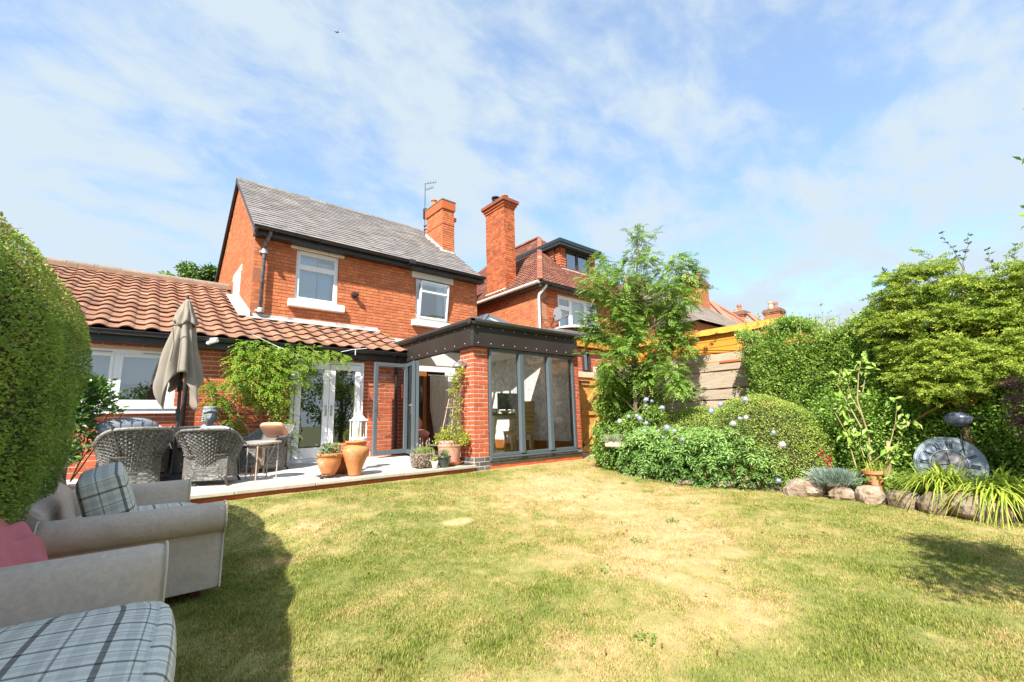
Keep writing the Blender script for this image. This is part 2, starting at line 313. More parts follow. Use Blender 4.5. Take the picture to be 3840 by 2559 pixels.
def part(name, mb, material, parent=None, smooth=False, bevel=0, sub=0, label=None, kind=None, autos=None):
    off = org(parent); me = mesh_from(name, mb, material, off, smooth)
    o = bpy.data.objects.new(name, me); link(o, parent); ORG[o.name] = off.copy()
    if bevel:
        b = o.modifiers.new('bevel', 'BEVEL'); b.width = bevel; b.segments = 2; b.limit_method = 'ANGLE'; b.angle_limit = .6
    if sub:
        b = o.modifiers.new('subsurf', 'SUBSURF'); b.levels = sub; b.render_levels = sub
    props(o, label, None, None, kind); return o
def npmesh(name, V, F, material, parent=None, rnd=None, kind=None, label=None, smooth=False, attrs=None):
    """numpy vertices and same-size faces (k per face) as one mesh"""
    off = org(parent); V = np.asarray(V, np.float32)-np.array(off, np.float32); F = np.asarray(F, np.int32)
    me = bpy.data.meshes.new(name); me.vertices.add(len(V)); me.vertices.foreach_set('co', V.ravel())
    k = F.shape[1]; me.loops.add(F.size); me.loops.foreach_set('vertex_index', F.ravel()); me.polygons.add(len(F))
    me.polygons.foreach_set('loop_start', np.arange(0, F.size, k, dtype=np.int32)); me.polygons.foreach_set('loop_total', np.full(len(F), k, np.int32))
    if smooth: me.polygons.foreach_set('use_smooth', np.ones(len(F), bool))
    me.update(calc_edges=True)
    at = me.attributes.new('rnd', 'FLOAT', 'POINT'); at.data.foreach_set('value', (np.zeros(len(V)) if rnd is None else rnd).astype(np.float32))
    for an, av in (attrs or {}).items():
        a = me.attributes.new(an, 'FLOAT', 'POINT'); a.data.foreach_set('value', av.astype(np.float32))
    me.materials.append(material); o = bpy.data.objects.new(name, me); link(o, parent); ORG[o.name] = off.copy()
    props(o, label, None, None, kind); return o
def copy_tree(root, loc, rotz=None, label=None, scale=None, group=None):
    r = root.copy(); COL.objects.link(r); r.location = loc
    if rotz is not None: r.rotation_euler = (0, 0, rotz)
    if scale: r.scale = scale
    if label: r['label'] = label
    if group: r['group'] = group
    for c in list(root.children):
        d = c.copy(); COL.objects.link(d); d.parent = r
        for g in list(c.children):
            e = g.copy(); COL.objects.link(e); e.parent = d
    return r

# ---- value noise in numpy
def vnoise(x, y, seed=0):
    xi = np.floor(x).astype(np.int64); yi = np.floor(y).astype(np.int64); fx = x-xi; fy = y-yi
    fx = fx*fx*(3-2*fx); fy = fy*fy*(3-2*fy)
    def h(a, b):
        n = (a*374761393+b*668265263+seed*1274126177) & 0x7fffffff; n = ((n ^ (n >> 13))*1274126177) & 0x7fffffff; return ((n ^ (n >> 16)) & 0xffff)/65535.0
    return (h(xi, yi)*(1-fx)+h(xi+1, yi)*fx)*(1-fy)+(h(xi, yi+1)*(1-fx)+h(xi+1, yi+1)*fx)*fy
def fbm(x, y, o=4, seed=0):
    s = 0; a = .5; t = 0
    for i in range(o):
        s = s+a*vnoise(x*2**i, y*2**i, seed+i); t += a; a *= .55
    return s/t
# ------------------------------------------------------------------ walls of real bricks
def wall_backing(mb, O, U, N, L, z0, z1, th, holes, inset=0.006):
    """slab behind the bricks, split around openings; front face inset behind brick faces"""
    O, U, N = Vector(O), Vector(U), Vector(N)
    us = sorted(set([0, L]+[h[0] for h in holes]+[h[1] for h in holes])); us = [u for u in us if 0 <= u <= L]
    for a, b in zip(us[:-1], us[1:]):
        if b-a < 1e-4: continue
        m = (a+b)/2; blk = sorted([(h[2], h[3]) for h in holes if h[0] <= m <= h[1]]); z = z0
        segs = []
        for q0, q1 in blk:
            if q0 > z: segs.append((z, min(q0, z1)))
            z = max(z, q1)
        if z < z1: segs.append((z, z1))
        for s0, s1 in segs:
            if s1-s0 < 1e-4: continue
            c = O+U*m-N*(inset+th/2); c.z = (s0+s1)/2
            mb.obox(c, U*(b-a)/2, N*th/2, Vector((0, 0, (s1-s0)/2)), r=.5)
BRICK_ME = {}
def unit_brick(l, h, w, m):
    k = (round(l, 3), round(h, 3), m.name)
    if k not in BRICK_ME:
        mb = MB(); e = .0035; z0, z1, x = -h/2, h/2, l/2
        mb.add([(-x, -w, z0), (x, -w, z0), (x, 0, z0+e), (-x, 0, z0+e), (-x, -w, z1), (x, -w, z1), (x, 0, z1-e), (-x, 0, z1-e)],
               [(0, 1, 2, 3), (4, 7, 6, 5), (3, 2, 6, 7), (0, 3, 7, 4), (1, 5, 6, 2)], r=0)
        BRICK_ME[k] = mesh_from('brick', mb, m)
    return BRICK_ME[k]
def bricks(parent, O, U, N, L, z0, z1, holes=(), maxind=0, M_=None, course=.075, bl=.225, gap=.011, bond='stretcher', ok=None, seed=1, zorg=None, w=.02, pick=None):
    rr = random.Random(seed); O, U, N = Vector(O), Vector(U), Vector(N); M_ = M_ or BR_NEW; cells = []
    zs = z0 if zorg is None else zorg; k = int(math.floor((z0-zs)/course)); ang = math.atan2(U.y, U.x)
    while zs+k*course < z1-1e-4:
        a = max(zs+k*course, z0); b = min(zs+(k+1)*course, z1); u = -bl
        if bond == 'flemish': pat = [bl, bl/2]; i = 0; u = -(bl*.75 if k % 2 else 0)-bl*1.5
        else: pat = [bl]; i = 0; u = -(bl/2 if k % 2 else bl)
        while u < L:
            l = pat[i % len(pat)]; i += 1; p0, p1 = max(u, 0), min(u+l, L); u += l
            if p1-p0 < .03 or b-a < .02: continue
            pcs = [(p0, p1)]
            for h in holes:
                if h[2] < b-.012 and h[3] > a+.012:
                    nn = []
                    for q0, q1 in pcs:
                        if h[1] <= q0 or h[0] >= q1: nn.append((q0, q1)); continue
                        if h[0]-q0 > .03: nn.append((q0, h[0]+gap/2))
                        if q1-h[1] > .03: nn.append((h[1]-gap/2, q1))
                    pcs = nn
            for q0, q1 in pcs:
                if ok is None or ok((q0+q1)/2, (a+b)/2): cells.append((q0, q1, a, b))
        k += 1
    full = [c for c in cells if abs((c[1]-c[0])-bl) < .004 or abs((c[1]-c[0])-bl/2) < .004]
    camp = Vector((0, 0, .87)); full.sort(key=lambda c: ((O+U*((c[0]+c[1])/2))-camp).length+abs(c[2]-.9)*.3 if pick is None else pick(c))
    ind = set(full[:maxind]); mb = MB()
    for c in cells:
        q0, q1, a, b = c; l = q1-q0-gap; h = b-a-gap; pr = rr.uniform(-.0022, .0022)
        cen = O+U*((q0+q1)/2)+N*pr; cen.z = (a+b)/2+rr.uniform(-.001, .001)
        if c in ind:
            me = unit_brick(l, h, w, M_); o = bpy.data.objects.new('brick', me); link(o, parent); o.location = cen-org(parent); o.rotation_euler = (0, rr.uniform(-.004, .004), ang)
            if (Matrix.Rotation(ang, 3, 'Z') @ Vector((0, 1, 0))).dot(N) < 0: o.rotation_euler[2] = ang+PI
        else:
            A, B = U*(l/2), Vector((0, 0, h/2)); e = Vector((0, 0, .0035)); f = cen; g = cen-N*w
            flip = U.cross(Vector((0, 0, 1))).dot(N) < 0
            vs = [g-A-B, g+A-B, f+A-B+e, f-A-B+e, g-A+B, g+A+B, f+A+B-e, f-A+B-e]
            fs = [(0, 1, 2, 3), (4, 7, 6, 5), (3, 2, 6, 7), (0, 3, 7, 4), (1, 5, 6, 2)]
            mb.add(vs, fs, rr.random())
    if mb.f: part('bricks', mb, M_, parent, kind='stuff')
def wall(parent, name, O, U, N, L, z0, z1, th, holes, bm, mm, maxind=0, **k):
    mb = MB(); wall_backing(mb, O, U, N, L, z0, z1, th, holes); w_ = part(name, mb, mm, parent); bricks(w_, O, U, N, L, z0, z1, holes, maxind, bm, **k); return w_
X, Y, Z = Vector((1, 0, 0)), Vector((0, 1, 0)), Vector((0, 0, 1))
def window(parent, O, U, N, w, h, z0, bars=(), transom=None, fr=.06, glass=GLASSR, fm=WPVC, depth=.07, name='window', opener=(), backing=None, blind=None, curtain=False):
    """frame with bars, panes and an interior; O is the left end of the opening on the wall face"""
    O, U, N = Vector(O), Vector(U), Vector(N); mb = MB()
    def bx(m, a, b, c, d, n0, n1): m.obox(O+U*(a+b)/2+N*(n0+n1)/2+Z*((c+d)/2-O.z), U*(b-a)/2, N*(n1-n0)/2, Z*(d-c)/2, r=.5)
    n0, n1 = -.06-depth, -.045
    bx(mb, 0, fr, z0, z0+h, n0, n1); bx(mb, w-fr, w, z0, z0+h, n0, n1); bx(mb, fr, w-fr, z0, z0+fr, n0, n1); bx(mb, fr, w-fr, z0+h-fr, z0+h, n0, n1)
    xs = [fr]+[b for b in bars]+[w-fr]
    for b in bars: bx(mb, b-fr*.5, b+fr*.5, z0+fr, z0+h-fr, n0, n1-.002)
    root = part(name, mb, fm, parent, bevel=.004)
    cells = []
    for i in range(len(xs)-1):
        a = xs[i]+(fr*.5 if i else 0); b = xs[i+1]-(fr*.5 if i < len(xs)-2 else 0)
        tz = transom if not isinstance(transom, dict) else transom.get(i)
        if tz: cells += [(a, b, z0+fr, tz-fr*.4), (a, b, tz+fr*.4, z0+h-fr)]; m = MB(); bx(m, a, b, tz-fr*.4, tz+fr*.4, n0, n1-.001); part('transom', m, fm, root)
        else: cells.append((a, b, z0+fr, z0+h-fr))
    for (a, b, c, d) in cells:
        m = MB(); s = fr*.62   # sash
        bx(m, a, a+s, c, d, n0+.01, n1+.006); bx(m, b-s, b, c, d, n0+.01, n1+.006); bx(m, a+s, b-s, c, c+s, n0+.01, n1+.006); bx(m, a+s, b-s, d-s, d, n0+.01, n1+.006)
        part('sash', m, fm, root, bevel=.003)
        m = MB(); m.add([O+U*p+N*(n1-.02)+Z*(q-O.z) for p, q in ((a+s, c+s), (b-s, c+s), (b-s, d-s), (a+s, d-s))], [(0, 1, 2, 3)]); part('pane', m, glass, root)
    if blind:
        for (b0, b1, q0, q1, mt) in blind:
            m = MB(); bx(m, b0, b1, q0, q1, n0-.09, n0-.07); part('blind', m, mt, root)
    return root

# =================================================================== brick house (two storeys and the low extension)
H = thing('brick_house', 'orange-red brick house with slate roof and a low tiled rear extension', 'house', (4.5, 10.2, .2))
GX, RX, WY = 1.65, 7.36, 10.1       # gable face, right corner, upper rear wall
EZ, RY, RZ = 4.95, 12.9, 7.37       # slate eaves z at Y=9.85, ridge
SL = (RZ-EZ)/(RY-9.85)
w1 = (2.47, 3.39, 3.55, 4.70); w2 = (5.39, 6.39, 3.47, 4.60)
def hole(w, x0): return (w[0]-x0, w[1]-x0, w[2], w[3])
ups = wall(H, 'upper_wall', (GX, WY, 0), X, -Y, RX-GX, 2.3, 4.84, .24, [hole(w1, GX), hole(w2, GX)], BR_OLD, MORT_OLD, 110, course=.075, gap=.009, bond='flemish', seed=3, pick=lambda c: -c[2])
# gable wall (face at X = GX looking to -X)
gb = MB(); BY = 15.6
def gz(y): return min(EZ+SL*(y-9.85), RZ-SL*(y-RY))-.05
gb.prism([(WY, 2.3), (BY, 2.3), (BY, gz(BY)), (RY, gz(RY)), (WY, gz(WY))], (GX+.006, 0, 0), Y, Z, X*.24, r=.5)
gw = part('gable_wall', gb, MORT_OLD, H)
GWH = (11.55-WY, 12.5-WY, 3.1, 4.42)
bricks(gw, (GX, WY, 0), Y, -X, BY-WY, 2.3, RZ, [GWH], 60, BR_OLD, gap=.008, bond='flemish', ok=lambda u, z: z < gz(WY+u)-.04, seed=5)
m = MB(); m.box(GX-.01, GX+.05, 11.45, 12.6, 4.42, 4.58); part('lintel', m, STONEW, gw, bevel=.005)
m = MB(); m.box(GX+.0, GX+.03, 11.55, 12.5, 3.1, 4.42); part('window', m, WPVC, gw)
# verge board on the gable, far side
m = MB()
for ya, yb in ((9.7, RY), (RY, 15.8)):
    za, zb = EZ+SL*(ya-9.85), RZ-(0 if yb == RY else SL*(yb-RY))
    if ya == RY: za = RZ
    m.beam((GX-.06, ya, za-.06), (GX-.06, yb, zb-.06), .05, .09)
part('verge', m, BLACK, H)
# other walls so the volume is closed
m = MB(); m.prism([(WY, .2), (BY, .2), (BY, gz(BY)), (RY, gz(RY)), (WY, gz(WY))], (RX-.24, 0, 0), Y, Z, X*.234, r=.5); m.box(GX, RX, BY-.24, BY, .2, gz(BY)); part('rear_walls', m, MORT_OLD, H)
bricks(H.children[-1], (RX, WY, 0), Y, X, 5.4, 2.9, RZ, [], 0, BR_OLD, gap=.009, bond='flemish', ok=lambda u, z: z < gz(WY+u)-.04, seed=6)
# ---- slate roof: each slate
def slates(parent, rows, width, X0, X1, y0, z0, sl, ymax, mt, maxind, name, thick=.007, gauge=.17, skip=None, seed=9, jit=.004):
    rr = random.Random(seed); d = Vector((0, 1, sl)).normalized(); nrm = Vector((0, -sl, 1)).normalized(); cells = []
    for i in range(rows):
        xx = X0-(width/2 if i % 2 else 0)
        while xx < X1:
            a, b = max(xx, X0), min(xx+width, X1); xx += width
            if b-a < .04: continue
            base = Vector(((a+b)/2, y0, z0))+d*(gauge*i)
            if skip and skip(base.x, base.y): continue
            cells.append((base, b-a, i))
    me = {}
    def sm(l):
        k = round(l, 2)
        if k not in me:
            q = MB(); L_ = gauge*1.35; q.add([(-l/2+.003, 0, 0), (l/2-.003, 0, 0), (l/2-.003, L_, 0), (-l/2+.003, L_, 0), (-l/2+.003, 0, thick), (l/2-.003, 0, thick), (l/2-.003, L_, thick*.4), (-l/2+.003, L_, thick*.4)],
                [(4, 5, 6, 7), (0, 1, 5, 4), (0, 4, 7, 3), (1, 2, 6, 5)], 0); me[k] = mesh_from(name, q, mt)
        return me[k]
    ind = 0; mb = MB(); tilt = math.atan(sl)-math.atan(thick*1.6/gauge)
    cells.sort(key=lambda c: c[2])
    for base, l, i in cells:
        base = base+nrm*(thick*1.7+rr.uniform(0, jit)); rx = tilt+rr.uniform(-.008, .008); rz = rr.uniform(-.012, .012)
        if ind < maxind:
            o = bpy.data.objects.new(name, sm(l)); link(o, parent); o.location = base-org(parent); o.rotation_euler = (rx, 0, rz); ind += 1
        else:
            Mx = Matrix.Translation(base) @ Matrix.Rotation(rz, 4, 'Z') @ Matrix.Rotation(rx, 4, 'X'); s_ = sm(l)
            mb.add([Mx @ v.co for v in s_.vertices], [tuple(p.vertices) for p in s_.polygons], rr.random())
    if mb.f: part(name+'s', mb, mt, parent, kind='stuff')
SX0, SX1 = 1.56, 7.33
m = MB(); m.prism([(9.8, EZ-.04), (RY, RZ), (RY+(RY-9.8), EZ-.04), (RY+(RY-9.8), EZ-.10), (RY, RZ-.08), (9.8, EZ-.10)], (SX0+.01, 0, 0), Y, Z, X*(SX1-SX0-.02)); sr = part('slate_roof', m, DARKI, H)
CH1 = (6.88, 7.31, 11.22, 12.22)
slates(sr, 23, .27, SX0, SX1, 9.82, EZ-.02, SL, RY, SLATE, 300, 'slate', seed=4, skip=lambda x, y: CH1[0]-.02 < x < CH1[1]+.1 and CH1[2]-.05 < y < CH1[3])
# ridge tiles
for i in range(12):
    a = SX0+i*.46; b = a+.45
    if a > 6.75: break
    m = MB(); pr = [(-.13, -.105), (-.07, -.03), (0, .02), (.07, -.03), (.13, -.105), (.11, -.115), (0, -.01), (-.11, -.115)]
    dz = random.uniform(-.008, .008); m.prism(pr, (a, RY, RZ+.03+dz), Y, Z, X*(b-a)); part('ridge_tile', m, mat('old_ridge', (.13, .12, .115), (.25, .23, .20), rough=.9, scale=16, rndamp=.2), sr)
# eaves: fascia, soffit, ogee gutter
m = MB(); m.box(SX0+.04, 7.45, 9.86, 9.885, 4.76, 4.93); m.box(SX0+.04, 7.45, 9.887, 10.09, 4.765, 4.785); m.box(SX0+.04, SX0+.1, 9.887, 10.1, 4.787, 4.93); part('fascia_board', m, BLACK, H)
def gutter(parent, x0, x1, y, z, r=.055, mt=BLACK, brackets=.9):
    m = MB(); pts = []; n = 9; nx = 2
    for x in (x0, x1):
        for k in range(n):
            t = PI+PI*k/(n-1); pts.append((x, y+r*cos(t), z+r*sin(t)))
    m.grid(pts, 2, n); pts2 = []
    for x in (x0, x1):
        for k in range(n):
            t = PI+PI*k/(n-1); pts2.append((x, y+(r-.006)*cos(t), z+(r-.006)*sin(t)))
    m.grid(pts2, 2, n); m.tube([(x0, y-r, z), (x1, y-r, z)], .008, 6); m.tube([(x0, y+r, z), (x1, y+r, z)], .006, 6)
    for x in (x0, x1): m.prism([(r*cos(PI+PI*k/8), r*sin(PI+PI*k/8)) for k in range(9)], (x-.003, y, z), Y, Z, X*.006)
    g = part('gutter', m, mt, parent); xx = x0+.4
    m = MB()
    while xx < x1:
        m.box(xx-.012, xx+.012, y-r-.008, y+r, z-r-.012, z-r+.004); xx += brackets
    part('gutter_bracket', m, mt, g); return g
gutter(H, SX0, 7.42, 9.77, 4.905)
m = MB(); m.box(5.0, 5.18, 9.70, 9.86, 4.82, 4.93); part('gutter_union', m, BLACK, H, bevel=.01)
# cast-iron downpipe on the upper wall with offset and collars
m = MB(); px = 1.82
m.tube([(px+.06, 9.80, 4.86), (px+.05, 9.84, 4.80), (px+.01, 9.97, 4.66), (px, 10.0, 4.58), (px, 10.0, 3.16)], .036, 10)
dp = part('downpipe', m, mat('flaking_pipe_paint', (.06, .06, .065), (.22, .225, .23), rough=.55, scale=11, rndamp=0), H, smooth=True)
for zz in (4.46, 3.2): m = MB(); m.lathe([(.05, -.05), (.055, -.03), (.055, .02), (.046, .05)], (px, 10.0, zz), 14); m.box(px-.08, px+.08, 10.03, 10.09, zz-.02, zz+.02); part('pipe_collar', m, mat('pale_pipe_collar', (.35, .36, .37), (.5, .5, .5), rndamp=0), dp)
# windows upstairs
def stone(parent, x0, x1, z0, z1, y0, name): m = MB(); m.box(x0, x1, y0, WY+.02, z0, z1); return part(name, m, STONEW, parent, bevel=.006)
stone(H, 2.34, 3.50, 4.705, 4.765, 10.075, 'lintel'); stone(H, 5.27, 6.53, 4.605, 4.765, 10.07, 'lintel')
stone(H, 2.345, 3.53, 3.385, 3.545, 9.985, 'window_sill'); stone(H, 5.27, 6.52, 3.31, 3.465, 9.985, 'window_sill')
LACE = mat('pale_net_curtain', (.80, .86, .86), (.70, .78, .80), rough=.9, rndamp=0, scale=8, stretch=(12, 1, .6))
window(H, (w1[0], WY, 0), X, -Y, w1[1]-w1[0], w1[3]-w1[2], w1[2], transom=4.33, fr=.055, blind=[(.05, .50, 3.6, 4.62, LACE), (.52, .87, 3.6, 4.55, LACE)])
win2 = window(H, (w2[0], WY, 0), X, -Y, w2[1]-w2[0], w2[3]-w2[2], w2[2], fr=.075, glass=GLASS)
# the ajar tilting casement of window two
m = MB(); a0 = Vector((w2[0]+.09, WY-.01, w2[2]+.09)); U_ = Vector((.82, -.0, 0)); tl = Vector((0, -.13, .93))
def tp(u, v, n=0): return a0+U_*u+tl*v+Vector((0, -1, -.14))*n
s_ = .055
for (u0, v0, u1, v1) in ((0, .0, 0, 1), (1, 0, 1, 1), (0, 0, 1, 0), (0, 1, 1, 1), (0, .73, 1, .73)): m.beam(tp(u0, v0), tp(u1, v1), .05, .05, (0, -1, 0))
cs = part('sash', m, WPVC, win2, bevel=.004)
m = MB(); m.add([tp(.03, .03), tp(.97, .03), tp(.97, .97), tp(.03, .97)], [(0, 1, 2, 3)]); part('pane', m, GLASSR, win2)
m = MB()
for i in range(7):
    x = w2[1]-.30+i*.033; m.tube([(x, WY+.12, w2[2]+.05), (x, WY+.12, w2[3]-.05)], .02, 8)
part('curtain', m, LACE, win2)
# rooms behind the upper windows
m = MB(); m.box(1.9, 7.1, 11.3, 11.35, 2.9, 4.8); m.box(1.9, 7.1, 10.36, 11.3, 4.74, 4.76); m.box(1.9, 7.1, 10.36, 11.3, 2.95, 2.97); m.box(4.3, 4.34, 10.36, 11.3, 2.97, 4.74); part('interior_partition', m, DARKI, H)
# boiler flue
m = MB(); m.tube([(3.77, 10.09, 3.86), (3.77, 9.97, 3.86)], .05, 16); m.tube([(3.77, 10.095, 3.86), (3.77, 10.07, 3.86)], .075, 16); m.tube([(3.81, 9.99, 3.90), (3.80, 9.96, 3.84)], .035, 10); part('boiler_flue', m, mat('brown_black_flue', (.05, .032, .025), rndamp=0), H)
# chimney
def chimney(parent, x0, x1, y0, y1, z0, z1, bm, mm, capm, bands, pots, ind=0, seed=20, cap=.04, name='chimney', flare=()):
    m = MB(); e = .006; m.box(x0+e, x1-e, y0+e, y1-e, z0, z1, r=.5); c = part(name, m, mm, parent)
    bricks(c, (x0, y0, 0), X, -Y, x1-x0, z0, z1, [], ind//2, bm, gap=.009, bond='flemish', seed=seed, zorg=z1-60*.075, w=.02)
    bricks(c, (x0, y1, 0), -Y, -X, y1-y0, z0, z1, [], ind//2, bm, gap=.009, bond='flemish', seed=seed+1, zorg=z1-60*.075, w=.02)
    bricks(c, (x1, y0, 0), Y, X, y1-y0, z0, z1, [], 0, bm, gap=.009, bond='flemish', seed=seed+2, zorg=z1-60*.075, w=.02)
    for (za, zb, o, mt) in bands:
        m = MB(); m.box(x0-o, x1+o, y0-o, y1+o, za, zb); part('brick_band', m, mt, c, bevel=.006)
    for (px_, py_, r, h, mt) in pots:
        m = MB(); m.lathe([(r*.95, 0), (r, .04), (r*.85, h*.5), (r*.82, h*.85), (r*1.0, h*.88), (r*1.0, h), (r*.8, h), (r*.75, h*.5)], (px_, py_, max([z1]+[b_[1] for b_ in bands])), 18); part('chimney_pot', m, mt, c, smooth=True)
    return c
c1 = chimney(H, CH1[0], CH1[1], CH1[2], CH1[3], 5.4, 7.78, BR_OLD, MORT_OLD, None, [(7.48, 7.76, .035, mat('plain_old_band', (.50, .14, .055), (.38, .09, .035), scale=22, rndamp=.05)), (7.76, 7.80, .05, SLATE), (6.98, 7.00, .012, BR_OLD)], [(7.0, 11.95, .10, .28, TERRA)], 36)
m = MB()
for i in range(13):   # stepped lead flashing
    y = 11.2+i*.085; z = EZ+SL*(y-9.85); m.obox((CH1[0]-.004-.002*(i % 2), y+.05, z+.07), (.004, 0, 0), (0, .052, .0), (0, 0, .085))
m.box(CH1[0]-.02, CH1[1]+.02, CH1[2]-.03, CH1[2]-.003, 5.95, 6.10); part('lead_flashing', m, LEAD, c1)
m = MB(); m.box(7.33, 7.50, 11.5, 12.0, 6.2, 7.30); m.box(7.30, 7.56, 11.46, 12.05, 7.30, 7.42); part('rear_stack', m, BR_OLD, H, bevel=.01)

# ---- low extension
EW = 8.78; EX0, EX1 = -1.75, 4.40
kw = (-0.92, 0.50, 1.20, 2.06); fd = (2.17, 3.51, .215, 2.07)
wall(H, 'extension_wall', (EX0, EW, 0), X, -Y, EX1-EX0, .0, 2.30, .26, [hole(kw, EX0), hole(fd, EX0)], BR_NEW, MORT_NEW, 130, gap=.012, seed=8, zorg=.0)
ew = H.children[-1]
m = MB(); m.box(-1.75, -1.49, 9.04, 13.2, 0, 2.3); part('side_wall', m, MORT_NEW, H)
ES = .45; EY0, EZ0 = 8.56, 2.36; ERY = 13.05
def ez(y): return EZ0+ES*(y-EY0)
m = MB(); m.prism([(EY0-.02, EZ0-.06), (ERY, ez(ERY)-.03), (ERY, ez(ERY)-.10), (EY0-.02, EZ0-.12)], (-1.72, 0, 0), Y, Z, X*(GX+1.70)); m.prism([(EY0-.02, EZ0-.06), (WY-.003, ez(WY)-.03), (WY-.003, ez(WY)-.10), (EY0-.02, EZ0-.12)], (GX-.01, 0, 0), Y, Z, X*(4.38-GX)); er = part('extension_roof', m, DARKI, H)
# pantiles
def pantile_mesh(w, l):
    q = MB(); n = 12; top = []; th = .014
    def prof(t): return .036*max(0, sin(PI*min(1, t/.58)))**.9-.004 if t < .58 else -.004-.007*sin(PI*(t-.58)/.42)
    for row, (yy, dz) in enumerate(((0, .013), (.012, .017), (l, .0))):
        for k in range(n+1):
            t = k/n; top.append((t*(w+.012), yy, prof(t)+dz))
    q.grid([p for r in range(3) for p in top[r*(n+1):(r+1)*(n+1)]], 3, n+1, r=0)
    q.f = [f[::-1] for f in q.f]
    b = len(q.v); q.v += [(x, y+.002, z-th-.002) for x, y, z in top[:n+1]]; q.r += [0]*(n+1)
    for k in range(n): q.f.append((k, b+k, b+k+1, k+1))
    return q
PW, PL = .298, .345
rows = int((ERY-EY0)/cos(math.atan(ES))/PL)+1
pm = mesh_from('roof_tile', pantile_mesh(PW, PL*1.12), TILE, smooth=False); rr = random.Random(5); tm = math.atan(ES)-.055
d_ = Vector((0, 1, ES)).normalized(); nn_ = Vector((0, -ES, 1)).normalized(); edge = MB(); cnt = 0
for i in range(rows):
    j = 0; x = -1.74
    while x < 4.30:
        base = Vector((x, EY0-.05, EZ0-.045))+d_*(PL*i)+nn_*.02; top = base+d_*PL*.9
        lim = 4.42-.0*(base.y-EY0)
        okk = (base.y < ERY-.15) and (x+PW < GX+.06 or (base.y < WY-.20)) and x+PW < lim+.25
        if okk:
            o = bpy.data.objects.new('roof_tile', pm); link(o, er); o.location = base+nn_*rr.uniform(0, .006)-org(er); o.rotation_euler = (tm+rr.uniform(-.01, .01), rr.uniform(-.012, .012), rr.uniform(-.01, .01)); cnt += 1
        x += PW
for i in range(8):
    a = -1.78+i*.44
    if a > GX-.1: break
    b = min(a+.435, GX-.02); m = MB(); m.prism([(-.15, -.07), (-.12, .0), (-.05, .045), (.05, .045), (.12, .0), (.15, -.07), (.12, -.08), (0, .02), (-.12, -.08)], (a, ERY, ez(ERY)+.05), Y, Z, X*(b-a)); part('ridge_tile', m, RIDGE, er, bevel=.004)
m = MB(); m.box(-1.7, GX-.01, ERY-.30, ERY-.10, ez(ERY)-.12, ez(ERY)-.03); part('ridge_mortar', m, mat('brown_ridge_mortar', (.33, .22, .15), (.25, .16, .11), bump=.8, rndamp=0), er)
# lead flashings against the upper wall and the gable
m = MB(); m.obox((2.98, WY-.075, ez(WY)-.005), (1.40, 0, 0), Vector((0, .078, ES*.078)), Vector((0, -ES*.006, .006))); m.box(GX+.02, 4.38, WY-.012, WY-.004, ez(WY)+.0, ez(WY)+.085); m.box(4.3, 4.42, WY-.05, WY-.013, ez(WY)-.02, ez(WY)+.03); part('lead_flashing', m, LEAD, er)
m = MB(); ya, yb = WY-.1, 12.0; m.prism([(ya, ez(ya)+.03), (yb, ez(yb)+.03), (yb, ez(yb)+.17), (ya, ez(ya)+.15)], (GX-.012, 0, 0), Y, Z, X*.009); m.obox((GX-.10, (ya+yb)/2, ez((ya+yb)/2)+.045), (.10, 0, .0), Vector((0, (yb-ya)/2, ES*(yb-ya)/2)), (0, 0, .006)); part('lead_flashing', m, LEAD, er)
# eaves of the extension
m = MB(); m.box(EX0, 4.36, 8.60, 8.625, 2.13, 2.30); m.box(EX0, 4.36, 8.627, 8.772, 2.135, 2.155); part('fascia_board', m, BLACK, H)
gutter(H, EX0, 4.33, 8.54, 2.295, r=.06)
m = MB(); m.tube([(4.22, 8.54, 2.24), (4.22, 8.60, 2.14), (4.22, 8.70, 2.06), (4.22, 8.72, 1.98), (4.22, 8.72, .24)], .034, 10); part('downpipe', m, BLACK, H, smooth=True)
m = MB(); m.tube([(.63, 8.54, 2.24), (.63, 8.60, 2.16), (.63, 8.70, 2.08), (.63, 8.72, 2.0), (.63, 8.72, .24)], .034, 10); part('downpipe', m, BLACK, H, smooth=True)
# kitchen window
window(H, (kw[0], EW, 0), X, -Y, kw[1]-kw[0], kw[3]-kw[2], kw[2], bars=(.69,), fr=.065, blind=[(.08, .64, 1.62, 2.0, BLUEW), (.74, 1.36, 1.56, 2.0, BLUEW)])
m = MB(); m.box(kw[0]-.05, kw[1]+.06, 8.68, 8.86, 1.165, 1.198); part('window_sill', m, WPVC, H, bevel=.005)
m = MB(); m.box(kw[0]-.02, kw[1]+.03, 8.70, 8.775, 1.10, 1.164); part('sill_ledge', m, WPVC, H)
m = MB()
for xa in (-.55, .06): m.box(xa, xa+.26, 8.818, 8.835, 2.012, 2.022)
part('trickle_vent', m, mat('grey_vent', (.25, .26, .27), rndamp=0), H)
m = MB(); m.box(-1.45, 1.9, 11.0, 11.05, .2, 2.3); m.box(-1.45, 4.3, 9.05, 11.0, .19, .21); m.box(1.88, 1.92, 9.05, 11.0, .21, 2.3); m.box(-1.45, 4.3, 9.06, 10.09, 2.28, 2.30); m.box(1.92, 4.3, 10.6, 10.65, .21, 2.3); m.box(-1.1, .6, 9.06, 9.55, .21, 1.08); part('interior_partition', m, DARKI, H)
m = MB(); m.tube([(.02, 9.2, 1.09), (.02, 9.2, 1.34), (.03, 9.15, 1.40), (.06, 9.08, 1.40), (.07, 9.06, 1.33)], .012, 8); part('kitchen_tap', m, STEEL, H)
